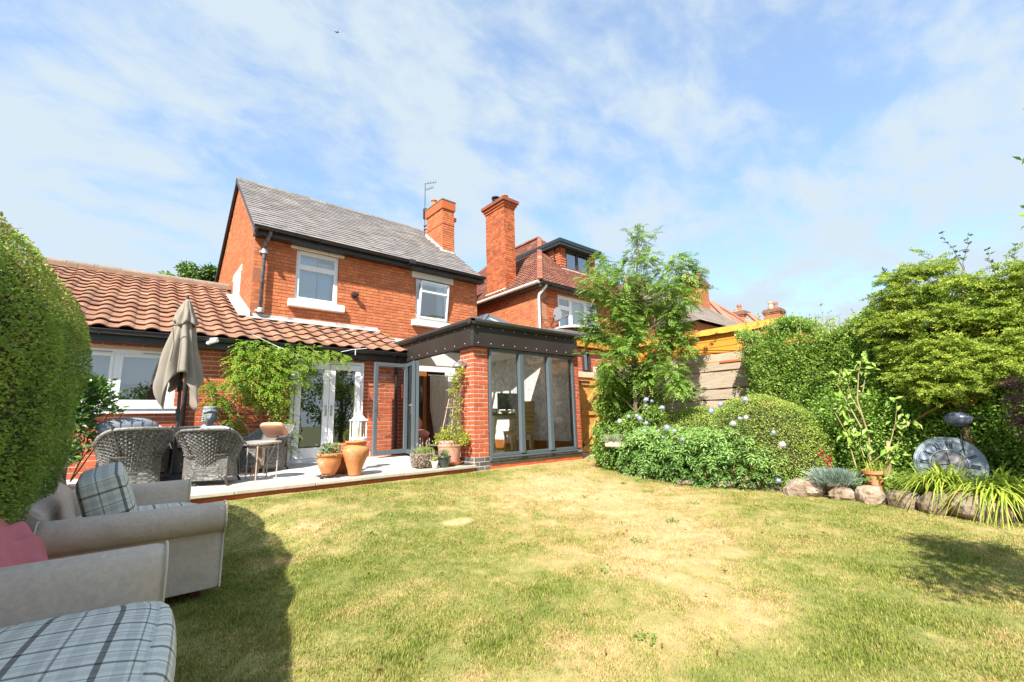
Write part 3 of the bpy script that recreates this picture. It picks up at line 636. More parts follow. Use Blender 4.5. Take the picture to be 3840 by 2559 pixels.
# french doors
fx0, fx1, fz0, fz1 = fd
m = MB()
for a, b, c, d in ((fx0, fx0+.06, fz0, fz1), (fx1-.06, fx1, fz0, fz1), (fx0+.06, fx1-.06, fz1-.06, fz1), (fx0+.06, fx1-.06, fz0, fz0+.045)): m.box(a, b, 8.70, 8.80, c, d)
fr_ = part('french_door_frame', m, WPVC, H, bevel=.005)
for k in (0, 1):
    a = fx0+.065+k*.607; b = a+.600; s = .105; m = MB()
    for p, q, c, d in ((a, a+s, fz0+.05, fz1-.065), (b-s, b, fz0+.05, fz1-.065), (a+s, b-s, fz1-.065-s, fz1-.065), (a+s, b-s, fz0+.05, fz0+.05+.19)): m.box(p, q, 8.68, 8.745, c, d)
    df = part('french_door', m, WPVC, H, bevel=.006)
    m = MB(); m.add([(a+s, 8.715, fz0+.24), (b-s, 8.715, fz0+.24), (b-s, 8.715, fz1-.17), (a+s, 8.715, fz1-.17)], [(0, 1, 2, 3)]); part('pane', m, GLASSR, df)
    hx = (b-.045) if k == 0 else (a+.045); m = MB(); m.box(hx-.015, hx+.015, 8.666, 8.68, 1.02, 1.22); m.tube([(hx, 8.67, 1.17), (hx, 8.635, 1.17), (hx+(-.12 if k == 0 else .12), 8.632, 1.17)], .009, 8); part('door_handle', m, STEEL, df)
    for zz in (.55, 1.75):
        hx = a-.01 if k == 0 else b+.01; m = MB(); m.box(hx-.012, hx+.012, 8.664, 8.70, zz-.05, zz+.05); part('hinge', m, WPVC, df)
m = MB(); m.box(fx0-.03, fx1+.03, 8.60, 8.78, .19, .214); part('door_sill', m, WPVC, H)
# festoon hooks and wires under the eaves
m = MB(); m.tube([(1.45, 8.46, 2.40), (1.88, 8.44, 2.21), (2.40, 8.46, 2.03)], .007, 6); m.tube([(1.86, 8.44, 2.22), (1.86, 8.44, 2.12), (1.80, 8.44, 2.09)], .008, 6); part('trellis_wire', m, WHITE, H); m = MB(); m.tube([(2.95, 8.46, 2.22), (3.15, 8.44, 2.28), (3.45, 8.44, 2.33)], .007, 6); m.tube([(3.22, 8.44, 2.30), (3.22, 8.44, 2.18)], .008, 6); part('trellis_wire', m, WHITE, H)
# security camera on the eaves
m = MB(); m.box(.86, .90, 8.46, 8.55, 2.20, 2.26); m.tube([(.84, 8.50, 2.20), (.95, 8.36, 2.24)], .03, 10); m.tube([(.86, 8.44, 2.27), (.95, 8.33, 2.27)], .008, 6); o = part('security_camera', m, WHITE, None); props(o, 'white security camera fixed under the black gutter behind the parasol', 'camera')

# =================================================================== television aerial on the house chimney
A = thing('television_aerial', 'thin rusty aerial mast with small antennas beside the slate roof chimney', 'aerial', (6.85, 12.3, 7.0))
m = MB(); m.tube([(6.86, 12.3, 6.75), (6.86, 12.3, 8.80)], .012, 6); part('mast', m, DGREYM, A)
for z, dx, L_ in ((8.78, .10, .34), (8.55, .04, .2)):
    m = MB(); m.tube([(6.86, 12.3, z), (6.86+L_*.8, 12.05, z+.04)], .008, 6)
    for k in range(4):
        c = Vector((6.86, 12.3, z)).lerp(Vector((6.86+L_*.8, 12.05, z+.04)), .25+k*.25); m.tube([c-Vector((.05, .1, -.02)), c+Vector((.05, .1, .02))], .005, 5)
    part('antenna', m, DGREYM, A)
m = MB()
for z in (7.85, 7.25, 7.12): m.tube([(6.82, 12.3, z), (6.90, 12.25, z+.03)], .035, 8)
m.box(6.80, 6.85, 12.25, 12.32, 7.5, 7.86); part('bracket', m, DGREYM, A)

# =================================================================== orangery
OX0, OX1, OY0, OY1 = 4.44, 7.18, 6.23, WY
OR = thing('orangery', 'flat-roofed orangery with black fascia, brick piers and tall blue-grey framed glazing', 'orangery', ((OX0+OX1)/2, 6.3, .1))
m = MB(); e = .006
m.box(OX0+e, 4.76-e, OY0+e, 6.64-e, .26, 2.17, r=.5); p1 = part('brick_pier', m, MORT_NEW, OR)
m = MB(); m.box(OX0-.002, 4.763, OY0-.002, 6.642, .0, .258); pf = part('pier_foot', m, MORT_NEW, OR)
for prt, z0_, z1_, mt_, nn in ((p1, .26, 2.17, BR_NEW, 46), (pf, .035, .26, BR_BLUE, 20)):
    bricks(prt, (OX0, OY0-(0 if prt is p1 else .006), 0), X, -Y, .323, z0_, z1_, [], nn, mt_, gap=.014, bl=.218, seed=31, zorg=.26-75*.0764, course=.0764)
    bricks(prt, (OX0-(0 if prt is p1 else .006), 6.64, 0), -Y, -X, .41, z0_, z1_, [], nn, mt_, gap=.014, bl=.218, seed=32, zorg=.26-75*.0764, course=.0764)
m = MB(); m.box(7.0+e, OX1-e, OY0+e, 6.8, .26, 2.62, r=.5); p2 = part('brick_pier', m, MORT_NEW, OR)
bricks(p2, (7.0, OY0, 0), X, -Y, .18, .26, 2.55, [], 40, BR_NEW, gap=.011, bl=.18, seed=33, zorg=.26-75*.0764, course=.0764)
bricks(p2, (OX1, OY0, 0), Y, X, 3.8, .03, 2.62, [], 0, BR_NEW, gap=.012, seed=34)
m = MB(); m.box(4.763, OX1-.002, OY0+.012, OY0+.2, .0, .205); pl = part('plinth', m, MORT_NEW, OR)
bricks(pl, (4.77, OY0, 0), X, -Y, 2.41, .105, .205, [], 36, BR_BLUE, gap=.012, seed=35, zorg=.205-75*.075-.0)
bricks(pl, (4.77, OY0, 0), X, -Y, 2.41, -.02, .105, [], 30, BR_NEW, gap=.012, seed=36, zorg=.105-75*.075)
# right wall, back lintel, floor
m = MB(); m.box(6.97, OX1-.01, 6.40, WY-.01, .1, 2.62); part('side_wall', m, PLAST, OR)
m = MB(); m.box(6.955, 6.969, 6.32, 9.7, .16, 2.45); part('wallpaper', m, PAPER, OR)
m = MB(); m.box(6.90, 6.953, 6.32, 9.7, 2.33, 2.499); part('cornice', m, PLAST, OR)
m = MB(); m.box(6.935, 6.954, 6.32, 9.7, .16, .40); part('skirting_board', m, OAK, OR)
m = MB(); m.box(4.46, 6.95, 6.45, 12.0, .13, .155); part('floor', m, FLOORI, OR)
m = MB(); m.box(4.47, 6.95, 9.0, 9.2, 2.16, 2.49); part('inner_beam', m, PLAST, OR)
m = MB(); m.box(4.47, 6.95, 9.95, 10.0, 2.13, 2.9); m.box(6.2, 6.95, 9.95, 10.0, .156, 2.128); m.box(4.47, 4.9, 9.95, 10.0, .156, 2.128); part('inner_wall', m, PLAST, OR)
# fascia ring
FZ0, FZ1 = 2.14, 2.52
m = MB(); m.box(4.36, 7.05, 6.13, 6.155, FZ0, FZ1); part('fascia_panel', m, ANTH, OR)
m = MB(); m.box(4.36, 4.385, 6.157, 9.0, FZ0, FZ1); part('fascia_panel', m, ANTH, OR)
m = MB(); m.box(4.352, 4.392, 6.122, 6.163, FZ0-.004, FZ1+.03); part('corner_trim', m, DGREYM, OR, bevel=.004)
m = MB(); m.box(4.387, 7.05, 6.157, 6.24, FZ0, FZ0+.03); m.box(4.387, 4.47, 6.242, 9.0, FZ0, FZ0+.03); part('soffit', m, ANTH, OR)
prof = [(0, 0), (-.05, .0), (-.085, .045), (-.085, .085), (-.075, .095), (0, .095)]
m = MB(); m.prism(prof, (4.27, 6.13, FZ1-.01), Y, Z, X*2.86); m.prism(prof, (4.36, 6.045, FZ1-.01), X, Z, Y*3.25); part('box_gutter', m, mat('charcoal_gutter', (.04, .038, .037), (.055, .052, .05), rough=.35, rndamp=0), OR)
for i in range(10):
    for zz in (2.475, 2.20):
        m = MB(); x = 4.48+i*.278; m.lathe([(.0, -.0), (.0078, -.0), (.0078, .005), (.0, .008)], (0, 0, 0), 8); m.v = [(x+a, 6.129-c, zz+b) for a, b, c in m.v]; part('screw_cap', m, WHITE, OR)
for i in range(8):
    for zz in (2.475, 2.20):
        m = MB(); y = 6.36+i*.325; m.lathe([(.0, -.0), (.0078, -.0), (.0078, .005), (.0, .008)], (0, 0, 0), 8); m.v = [(4.359-c, y+a, zz+b) for a, b, c in m.v]; part('screw_cap', m, WHITE, OR)
# roof deck and glass lantern
m = MB()
RB = [(4.40, 4.97, 6.16, 9.6), (6.58, 7.1, 6.16, 9.6), (4.97, 6.58, 6.16, 6.82), (4.97, 6.58, 9.2, 9.6)]
for a, b, c, d in RB: m.box(a, b, c, d, 2.545, 2.60)
part('flat_roof', m, mat('grey_roof_membrane', (.12, .12, .125), rndamp=0), OR)
m = MB()
for a, b, c, d in RB: m.box(max(a, 4.48), min(b, 6.95), max(c, 6.26), d, 2.50, 2.54)
part('ceiling', m, PLAST, OR)
A_ = Vector((5.75, 7.50, 3.13)); B_ = Vector((5.75, 8.45, 3.13)); cs_ = [Vector((4.95, 6.80, 2.61)), Vector((6.60, 6.80, 2.61)), Vector((6.60, 9.22, 2.61)), Vector((4.95, 9.22, 2.61))]
m = MB(); bars = [(cs_[0], A_), (cs_[1], A_), (cs_[2], B_), (cs_[3], B_), (A_, B_)]+[(cs_[i], cs_[(i+1) % 4]) for i in range(4)]
for t in (.3, .6): bars += [(cs_[0].lerp(cs_[3], .3+t*.4), A_.lerp(B_, t)), (cs_[1].lerp(cs_[2], .3+t*.4), A_.lerp(B_, t))]
for p, q in bars: m.beam(p, q, .06, .06)
ln = part('roof_lantern', m, GREYAL, OR)
m = MB(); m.add([cs_[0], cs_[1], A_], [(0, 1, 2)]); part('pane', m, GLASS, ln)
m = MB(); m.add([cs_[2], cs_[3], B_], [(0, 1, 2)]); part('pane', m, GLASS, ln)
m = MB(); m.add([cs_[1], cs_[2], B_, A_], [(0, 1, 2, 3)]); part('pane', m, GLASS, ln)
m = MB(); m.add([cs_[3], cs_[0], A_, B_], [(0, 1, 2, 3)]); part('pane', m, GLASS, ln)
m = MB()
for p, q in bars[:4]+bars[9:]: m.beam(p-Vector((0, 0, .05)), q-Vector((0, 0, .05)), .05, .05)
part('rafter', m, WHITE, ln)
# front glazing of three lights
m = MB(); g0, g1, y0, y1, zb, zt = 4.775, 6.995, 6.20, 6.27, .245, 2.13
m.box(g0, g0+.045, y0, y1, zb, zt); m.box(g1-.055, g1, y0, y1, zb, zt); m.box(g0+.045, g1-.055, y0, y1, zt-.05, zt); m.box(g0+.045, g1-.055, y0, y1, zb, zb+.055)
gf = part('window_frame', m, GREYAL, OR, bevel=.005)
for xm in (5.455, 6.21): m = MB(); m.box(xm, xm+.105, y0-.035, y1-.002, zb+.02, zt-.052); part('mullion', m, GREYAL, gf, bevel=.012)
for a, b in ((g0+.045, 5.455), (5.56, 6.21), (6.315, g1-.055)): m = MB(); m.add([(a, 6.235, zb+.055), (b, 6.235, zb+.055), (b, 6.235, zt-.05), (a, 6.235, zt-.05)], [(0, 1, 2, 3)]); part('pane', m, GLASSO, gf)
m = MB(); m.box(4.73, 7.14, 6.165, 6.20, .213, .243); part('window_sill', m, GREYAL, OR, bevel=.006)
# bifold doors folded against the house
def leaf_door(P, Q, z0, z1, hnd=None):
    P, Q = Vector(P), Vector(Q); u = (Q-P).normalized(); w = (Q-P).length; n = Vector((-u.y, u.x, 0)); m = MB(); s = .075; t = .03
    def bx(a, b, c, d): m.obox(P+u*(a+b)/2+Z*((c+d)/2-P.z), u*(b-a)/2, n*t, Z*(d-c)/2, r=.5)
    bx(0, s, z0, z1); bx(w-s, w, z0, z1); bx(s, w-s, z0, z0+s*1.1); bx(s, w-s, z1-s, z1)
    d_ = part('bifold_door', m, GREYAL, OR, bevel=.006)
    m = MB(); m.add([Vector((q.x, q.y, 0))+Z*z for q, z in ((P+u*s, z0+s), (P+u*(w-s), z0+s), (P+u*(w-s), z1-s), (P+u*s, z1-s))], [(0, 1, 2, 3)]); part('pane', m, GLASSO, d_)
    if hnd is not None:
        m = MB(); c = P+u*hnd; 
        for sg in (-1, 1):
            q = c+n*sg*(t+.006); m.obox(q+Z*(1.13-q.z), u*.015, n*.006, Z*.11); m.tube([q+Z*(1.2-q.z), q+n*sg*.04+Z*(1.2-q.z), q+n*sg*.04-u*.11+Z*(1.2-q.z)], .009, 8)
        part('door_handle', m, STEEL, d_)
    return d_
leaf_door((3.60, 8.40, 0), (4.33, 8.44, 0), .26, 2.06, .06)
leaf_door((4.36, 8.50, 0), (4.245, 7.98, 0), .25, 2.08, .46)
leaf_door((4.315, 7.96, 0), (4.44, 8.47, 0), .25, 2.08)
m = MB(); m.box(4.40, 4.50, 6.66, 8.5, .205, .245); part('door_threshold', m, GREYAL, OR)
m = MB(); m.box(4.41, 4.49, 8.55, 8.63, .2, 2.14); part('door_jamb', m, GREYAL, OR)

# =================================================================== inside the orangery
D = thing('desk', 'dark-topped writing desk with cream turned legs behind the orangery glass', 'desk', (6.3, 7.7, .156))
m = MB(); m.box(5.66, 6.88, 7.28, 8.12, .965, 1.0); part('desk_top', m, CHICORY, D, bevel=.006)
m = MB(); m.box(5.72, 6.84, 7.35, 8.06, .87, .963); part('apron', m, CREAM, D)
for x, y in ((5.745, 7.375), (5.745, 8.03), (6.81, 7.375), (6.81, 8.03)):
    m = MB(); m.lathe([(.024, 0), (.034, .02), (.024, .05), (.046, .12), (.05, .2), (.032, .3), (.04, .33), (.032, .36), (.055, .46), (.058, .49), (.058, .80)], (x, y, .157), 16); part('leg', m, CREAM, D, smooth=True)
S_ = thing('computer_screen', 'large black computer screen standing on the orangery desk', 'monitor', (6.6, 7.9, 1.0))
m = MB(); m.box(6.30, 6.88, 7.89, 7.92, 1.10, 1.47); part('screen', m, BLACKP, S_, bevel=.006); m = MB(); m.box(6.48, 6.70, 7.82, 8.0, 1.001, 1.015); m.box(6.56, 6.62, 7.925, 7.95, 1.015, 1.25); part('stand', m, BLACKP, S_)
B2 = part('bowl', MB().lathe([(.0, .005), (.05, .005), (.10, .03), (.14, .065), (.135, .07), (.09, .04), (0, .02)], (6.28, 7.62, 1.0), 20), CREAM, None, smooth=True); props(B2, 'shallow pale bowl on the desk in front of the black screen', 'bowl')
CK = thing('desk_clock', 'small dark square desk clock by the left end of the orangery desk', 'clock', (5.88, 7.5, 1.001)); m = MB(); m.box(5.80, 5.96, 7.50, 7.56, 1.002, 1.11); part('case', m, BLACKP, CK); m = MB(); m.box(5.83, 5.93, 7.492, 7.499, 1.02, 1.09); part('dial', m, WHITE, CK)
RC = thing('rattan_chair', 'high-backed honey rattan chair at the desk inside the orangery', 'chair', (6.13, 7.0, .156))
def rattan(mb, c, u, v, nu, nv, rad=.011):
    c, u, v = Vector(c), Vector(u), Vector(v); n = u.cross(v).normalized()
    for i in range(nv):
        pts = [c+u*(k/nu-.5)+v*(i/(nv-1)-.5)+n*(.006*(1 if (k+i) % 2 else -1)) for k in range(nu+1)]; mb.tube(pts, rad, 5, False)
m = MB(); rattan(m, (6.13, 6.80, .93), (.44, -.08, 0), (0, -.05, .58), 12, 26); part('backrest', m, RATTAN, RC)
m = MB(); m.obox((6.13, 6.815, .93), (.21, -.038, 0), (.001, .006, 0), (0, -.02, .28)); part('back_core', m, RATTAN, RC)
m = MB(); rattan(m, (6.12, 7.03, .62), (.44, -.08, 0), (.08, .44, .0), 12, 18, .013); m.obox((6.12, 7.03, .585), (.215, -.04, 0), (.04, .215, 0), (0, 0, .03)); part('seat', m, RATTAN, RC)
for x, y in ((5.90, 6.86), (6.30, 6.79), (5.96, 7.24), (6.36, 7.17)): m = MB(); m.beam((x, y, .157), (x, y, .555), .038, .038, (1, 0, 0)); part('leg', m, mat('honey_beech', (.5, .27, .09), rndamp=0), RC)
DW = thing('oak_interior_door', 'open oak door with a dark glass panel inside the orangery', 'door', (5.45, 9.9, .156))
m = MB(); dx0, dx1, dy = 4.95, 5.62, 9.9
for a, b, c, d in ((dx0, dx0+.1, .16, 2.12), (dx1-.1, dx1, .16, 2.12), (dx0+.1, dx1-.1, 2.0, 2.12), (dx0+.1, dx1-.1, .80, .90), (dx0+.1, dx1-.1, .16, .34)): m.box(a, b, dy, dy+.04, c, d)
part('door_frame', m, OAK, DW, bevel=.004); m = MB(); m.box(dx0+.1, dx1-.1, dy+.01, dy+.03, .34, .80); part('lower_panel', m, OAK, DW); m = MB(); m.box(dx0+.1, dx1-.1, dy+.015, dy+.025, .90, 2.0); part('glass_panel', m, mat('smoky_glass', (.03, .03, .028), rough=.08, rndamp=0, spec=.8), DW)
CU = thing('curtain', 'grey patterned curtain hanging gathered beside the oak door', 'curtain', (5.9, 9.85, .2)); m = MB(); pts = []; nu, nv = 60, 14
for i in range(nu):
    for j in range(nv):
        t = i/(nu-1); v = j/(nv-1); sh = .22*max(0, (.55-v))*(1-t)*1.4; pts.append((5.66+.52*t+sh, 9.80+.03*sin(t*44), .30+1.70*v))
m.grid(pts, nu, nv); part('fabric', m, CURT, CU, smooth=True); m = MB(); m.tube([(5.6, 9.80, 2.02), (6.3, 9.80, 2.02)], .015, 8); part('curtain_pole', m, WHITE, CU)
WP = thing('wall_picture', 'grey framed panel on the white wall right of the curtain', 'picture', (6.45, 9.78, .9)); m = MB(); m.box(6.32, 6.60, 9.765, 9.79, .90, 1.95); part('frame', m, mat('grey_frame', (.45, .46, .47), rndamp=0), WP); m = MB(); m.box(6.36, 6.56, 9.755, 9.764, 1.0, 1.88); part('print', m, mat('grey_print', (.22, .23, .23), (.5, .5, .5), scale=12, rndamp=0), WP)
PC = thing('blush_chair', 'blush pink upholstered chair with gold legs just inside the bifold doors', 'chair', (5.05, 9.3, .156))
m = MB(); m.ball((5.05, 9.22, .60), .24, .22, .10, 20, 10); part('seat', m, PINKC, PC, smooth=True); m = MB(); m.ball((5.0, 9.42, .82), .22, .07, .22, 20, 10); part('backrest', m, PINKC, PC, smooth=True)
for x, y in ((4.9, 9.1), (5.2, 9.1), (4.9, 9.36), (5.2, 9.36)): m = MB(); m.tube([(x, y, .52), (x+(x-5.05)*.3, y, .157)], .012, 8); part('leg', m, mat('brass', (.75, .5, .2), metal=.8, rough=.3, rndamp=0), PC)
# wall lantern on the pier
WLa = thing('wall_lamp', 'silver dome wall lamp on the corner brick pier', 'lamp', (4.43, 6.50, 1.85)); m = MB(); m.tube([(4.44, 6.46, 1.86), (4.40, 6.46, 1.86)], .05, 16); m.tube([(4.41, 6.46, 1.88), (4.36, 6.47, 1.93), (4.31, 6.49, 1.90), (4.30, 6.50, 1.86)], .010, 8); part('bracket', m, mat('pewter', (.35, .35, .35), rough=.4, metal=.6, rndamp=0), WLa)
m = MB(); m.lathe([(.015, .09), (.05, .075), (.085, .03), (.10, -.01), (.09, -.012), (.05, .05)], (4.30, 6.50, 1.80), 20); part('lamp_shade', m, MATS['pewter'], WLa, smooth=True); m = MB(); m.tube([(4.30, 6.50, 1.80), (4.30, 6.50, 1.70)], .045, 14); part('lamp_glass', m, mat('amber_glass', (.5, .3, .12), rough=.2, rndamp=0), WLa)
# =================================================================== neighbouring house
NB = thing('neighbour_house', 'taller neighbouring brick house with brown hipped roof, dormer and tall chimney', 'house', (12, 12, 0))
nx0, ny0, nx1, ny1 = 9.05, 9.2, 15.2, 17.5; nez = 4.9
nw = (9.80, 11.75, 3.55, 4.68)
w_ = wall(NB, 'rear_wall', (nx0, ny0, 0), X, -Y, nx1-nx0, 0, 4.78, .24, [hole(nw, nx0)], BR_NB, MORT_NB, 60, gap=.011, seed=41, pick=lambda c: abs(c[2]-4.1)+abs(c[0]-.3))
w_ = wall(NB, 'side_wall', (nx0, ny1, 0), -Y, -X, ny1-ny0, 0, 4.78, .24, [], BR_OLD, MORT_NB, 50, gap=.010, seed=42, pick=lambda c: abs(c[2]-4.2)+abs(c[0]-7.6))
window(NB, (nw[0], ny0, 0), X, -Y, nw[1]-nw[0], nw[3]-nw[2], nw[2], bars=(.62, 1.35), transom={0: 4.30, 2: 4.30}, fr=.06, blind=[(.7, 1.3, 3.6, 4.6, LACE), (.08, .55, 3.6, 4.25, LACE)])
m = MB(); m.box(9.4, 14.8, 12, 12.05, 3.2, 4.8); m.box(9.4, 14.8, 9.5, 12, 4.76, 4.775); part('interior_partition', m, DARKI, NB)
ex, ey, hw = 8.80, 8.93, 3.3; rzz = nez+hw*.985
Cn = [Vector((ex, ey, nez)), Vector((ex+2*hw, ey, nez)), Vector((ex+2*hw, ey+9.2, nez)), Vector((ex, ey+9.2, nez))]; R0 = Vector((ex+hw, ey+hw, rzz)); R1 = Vector((ex+hw, ey+9.2-hw, rzz))
def tiled(parent, a, b, c, d, gauge, tw, seed, name, mt):
    """courses of plain tiles on the quad a-b (eaves) to d-c (top); every course is a lapped strip cut into tiles"""
    rr = random.Random(seed); mb = MB(); n = (b-a).cross(d-a).normalized(); n = n if n.z > 0 else -n; H_ = ((d+c)/2-(a+b)/2).length; k = int(H_/gauge)+1
    for i in range(k):
        t0, t1 = i/k, min(1, (i+1.15)/k); p0, q0 = a.lerp(d, t0), b.lerp(c, t0); p1, q1 = a.lerp(d, t1), b.lerp(c, t1); L = (q0-p0).length
        nt = max(1, int(L/tw)); off = .5/nt*(i % 2)
        for j in range(-1, nt+1):
            s0, s1 = max(0, j/nt+off+.003), min(1, (j+1)/nt+off-.003)
            if s1-s0 < .2/nt: continue
            lift = .018+rr.uniform(-.004, .005)
            A, B, C_, D_ = p0.lerp(q0, s0)+n*lift, p0.lerp(q0, s1)+n*lift, p1.lerp(q1, s1)+n*.004, p1.lerp(q1, s0)+n*.004
            mb.add([A, B, C_, D_, A-n*.016, B-n*.016], [(0, 1, 2, 3), (4, 5, 1, 0)], rr.random())
    return part(name, mb, mt, parent, kind='stuff')
m = MB(); m.add([c-Vector((0, 0, .01)) for c in Cn]+[R0-Vector((0, 0, .03)), R1-Vector((0, 0, .03))], [(0, 1, 4), (1, 2, 5, 4), (2, 3, 5), (3, 0, 4, 5)]); nr = part('roof', m, DARKI, NB)
tiled(nr, Cn[3], Cn[0], R0, R1, .115, .17, 51, 'roof_tiles', NBTILE); tiled(nr, Cn[0], Cn[1], R0, R0, .115, .17, 52, 'roof_tiles', NBTILE)
for i in range(22):
    p = Cn[0].lerp(R0, i/22); q = Cn[0].lerp(R0, (i+1.1)/22); m = MB(); dd = (q-p).normalized(); m.beam(p+Vector((0, 0, .035)), q+Vector((0, 0, .015)), .17, .05); part('bonnet_tile', m, NBTILE, nr, bevel=.012)
for i in range(12): a = R0.lerp(R1, i/12); b = R0.lerp(R1, (i+.97)/12); m = MB(); m.beam(a+Z*.03, b+Z*.03, .2, .08); part('ridge_tile', m, NBTILE, nr, bevel=.02)
m = MB(); m.box(ex+.05, ex+2*hw, ey+.06, ey+.085, 4.72, 4.87); m.box(ex+.06, ex+.085, ey+.087, ey+9, 4.72, 4.87); m.box(ex+.09, nx0-.002, ey+.09, ey+9, 4.77, 4.785); m.box(nx0, ex+2*hw, ey+.09, ny0-.002, 4.77, 4.785); part('fascia_board', m, mat('brown_soffit', (.10, .07, .05), rndamp=0), NB)
gutter(NB, ex+.05, ex+2*hw, ey, 4.86, mt=BLACK)
m = MB(); m.tube([(ex, ey+.05, 4.86), (ex, ey+9, 4.86)], .055, 10); part('side_gutter', m, mat('grey_white_gutter', (.55, .53, .5), (.42, .38, .34), rndamp=0, scale=9), NB)
m = MB(); m.tube([(9.10, 8.96, 4.80), (9.06, 9.0, 4.72), (8.95, 9.14, 4.52), (8.95, 9.16, 4.44), (8.95, 9.16, .1)], .038, 10); part('downpipe', m, WPVC, NB, smooth=True)
chimney(NB, 9.02, 9.50, 10.78, 11.80, 4.6, 8.05, BR_NB, MORT_NB, None, [(8.05, 8.13, .03, BR_NB), (8.13, 8.22, .07, BR_NB), (8.22, 8.34, .12, mat('dark_capping_brick', (.30, .09, .05), (.2, .07, .05), rndamp=.1))], [(9.26, 11.5, .10, .25, TERRAP), (9.26, 11.0, .12, .24, TERRA)], 60, 61)
m = MB(); m.lathe([(.11, 0), (.13, .02), (.13, .06), (.10, .08), (.10, .12), (.15, .13), (.15, .17), (.0, .19)], (9.26, 11.5, 8.54), 18); part('chimney_cowl', m, BLACKP, NB)
m = MB(); 
for i in range(8):
    y = 10.80; x = 9.06+i*.056; z = nez+(x-ex)*.985; m.box(x, x+.052, y-.014, y-.006, z-.02, z+.12)
m.box(9.0, 9.014, 10.75, 11.85, 5.02, 5.14); part('lead_flashing', m, LEADG, NB)
# dormer
DO = MB(); dx0, dx1, dy0, dz0, dz1 = 11.05, 12.95, 10.15, 6.02, 6.93; DO.box(dx0+.01, dx1, dy0+.30, 12.4, dz0-.3, dz1); DO.box(dx0+.01, dx0+.28, dy0+.01, dy0+.299, dz0-.2, dz1); DO.box(dx1-.28, dx1, dy0+.01, dy0+.299, dz0-.2, dz1); dm = part('dormer', DO, MORT_NB, NB)
rr = random.Random(3)
HT = mat('orange_hanging_tile', (.50, .15, .06), (.40, .11, .045), rndamp=.2, scale=14)
for (O_, U_, N_, L_, nm) in (((dx0, 12.3, 0), -Y, -X, 2.15, 'a'), ((dx0, dy0, 0), X, -Y, .26, 'b'), ((dx1-.2, dy0, 0), X, -Y, .2, 'c')):
    O_ = Vector(O_)
    for i in range(10):
        z = dz0+.02+i*.092; n_t = max(1, round(L_/.165))
        for j in range(n_t):
            a, b = j*L_/n_t, (j+1)*L_/n_t-.004
            if nm == 'a' and z+.05 < nez+(12.3-a-ey)*.985: continue
            m = MB(); p = O_+U_*a; q = O_+U_*b; t = N_*(.022+rr.uniform(0, .006)); s = N_*.004
            m.add([p+Z*z+t, q+Z*z+t, q+Z*(z+.1)+s, p+Z*(z+.1)+s, p+Z*z, q+Z*z], [(0, 1, 2, 3), (4, 5, 1, 0)]); part('hanging_tile', m, HT, dm)
window(dm, (11.33, dy0, 0), X, -Y, 1.30, .80, 6.06, bars=(.65,), fr=.05, fm=mat('dark_brown_frame', (.05, .04, .038), rough=.4, rndamp=0), depth=.0)
m = MB(); m.box(dx0-.22, dx1+.2, dy0-.22, 12.6, dz1+.02, dz1+.16); m.box(dx0-.20, dx1+.18, dy0-.20, 12.5, dz1-.08, dz1+.018); part('dormer_roof', m, mat('dark_teal_roof_edge', (.03, .04, .045), rough=.4, rndamp=0), dm, bevel=.01)
m = MB(); m.tube([(dx0-.05, dy0+.25, dz1-.08), (dx0-.05, dy0+.25, 6.1)], .03, 8); part('downpipe', m, BLACK, dm)
m = MB(); m.box(dx0-.05, dx1, dy0-.14, dy0-.001, 5.99, 6.03); part('lead_apron', m, LEAD, dm)
SD = thing('satellite_dish', 'grey satellite dish on the neighbouring brick wall beside the upstairs window', 'satellite dish', (9.42, 9.15, 3.6))
m = MB(); pts = []
for i in range(18):
    for j in range(7):
        t = 2*PI*i/18; r = .23*j/6; pts.append((9.45+.45*r*cos(t)+.35*r*r/.23, 9.02-.30*r*cos(t)-.9*r*r, 3.95+r*sin(t)*1.0))
m.grid(pts, 18, 7, closed=True); part('dish', m, mat('dish_grey', (.20, .21, .23), rndamp=0), SD, smooth=True)
m = MB(); m.tube([(9.45, 9.02, 3.93), (9.45, 9.1, 3.75), (9.42, 9.19, 3.62)], .022, 8); m.tube([(9.45, 9.0, 3.74), (9.72, 8.80, 3.88)], .012, 6); m.tube([(9.70, 8.82, 3.87), (9.76, 8.76, 3.92)], .03, 8); part('arm', m, DGREYM, SD)
# ground-floor bay and lean-to of the neighbour seen over the orangery
m = MB(); m.prism([(8.2, 3.30), (9.19, 3.50), (9.19, 3.35), (8.2, 3.18)], (8.9, 0, 0), Y, Z, X*3.4); part('lean_to_roof', m, mat('grey_felt_roof', (.16, .15, .15), (.24, .22, .2), rndamp=0), NB)
pts = MB(); pts.lathe([(.0, .12), (.5, .10), (.95, .0), (.95, -.05)], (10.4, 8.9, 3.55), 28, sy=.6); part('bay_roof', pts, mat('white_stained_lead', (.62, .60, .56), (.40, .36, .32), rndamp=0, scale=7), NB, smooth=True)
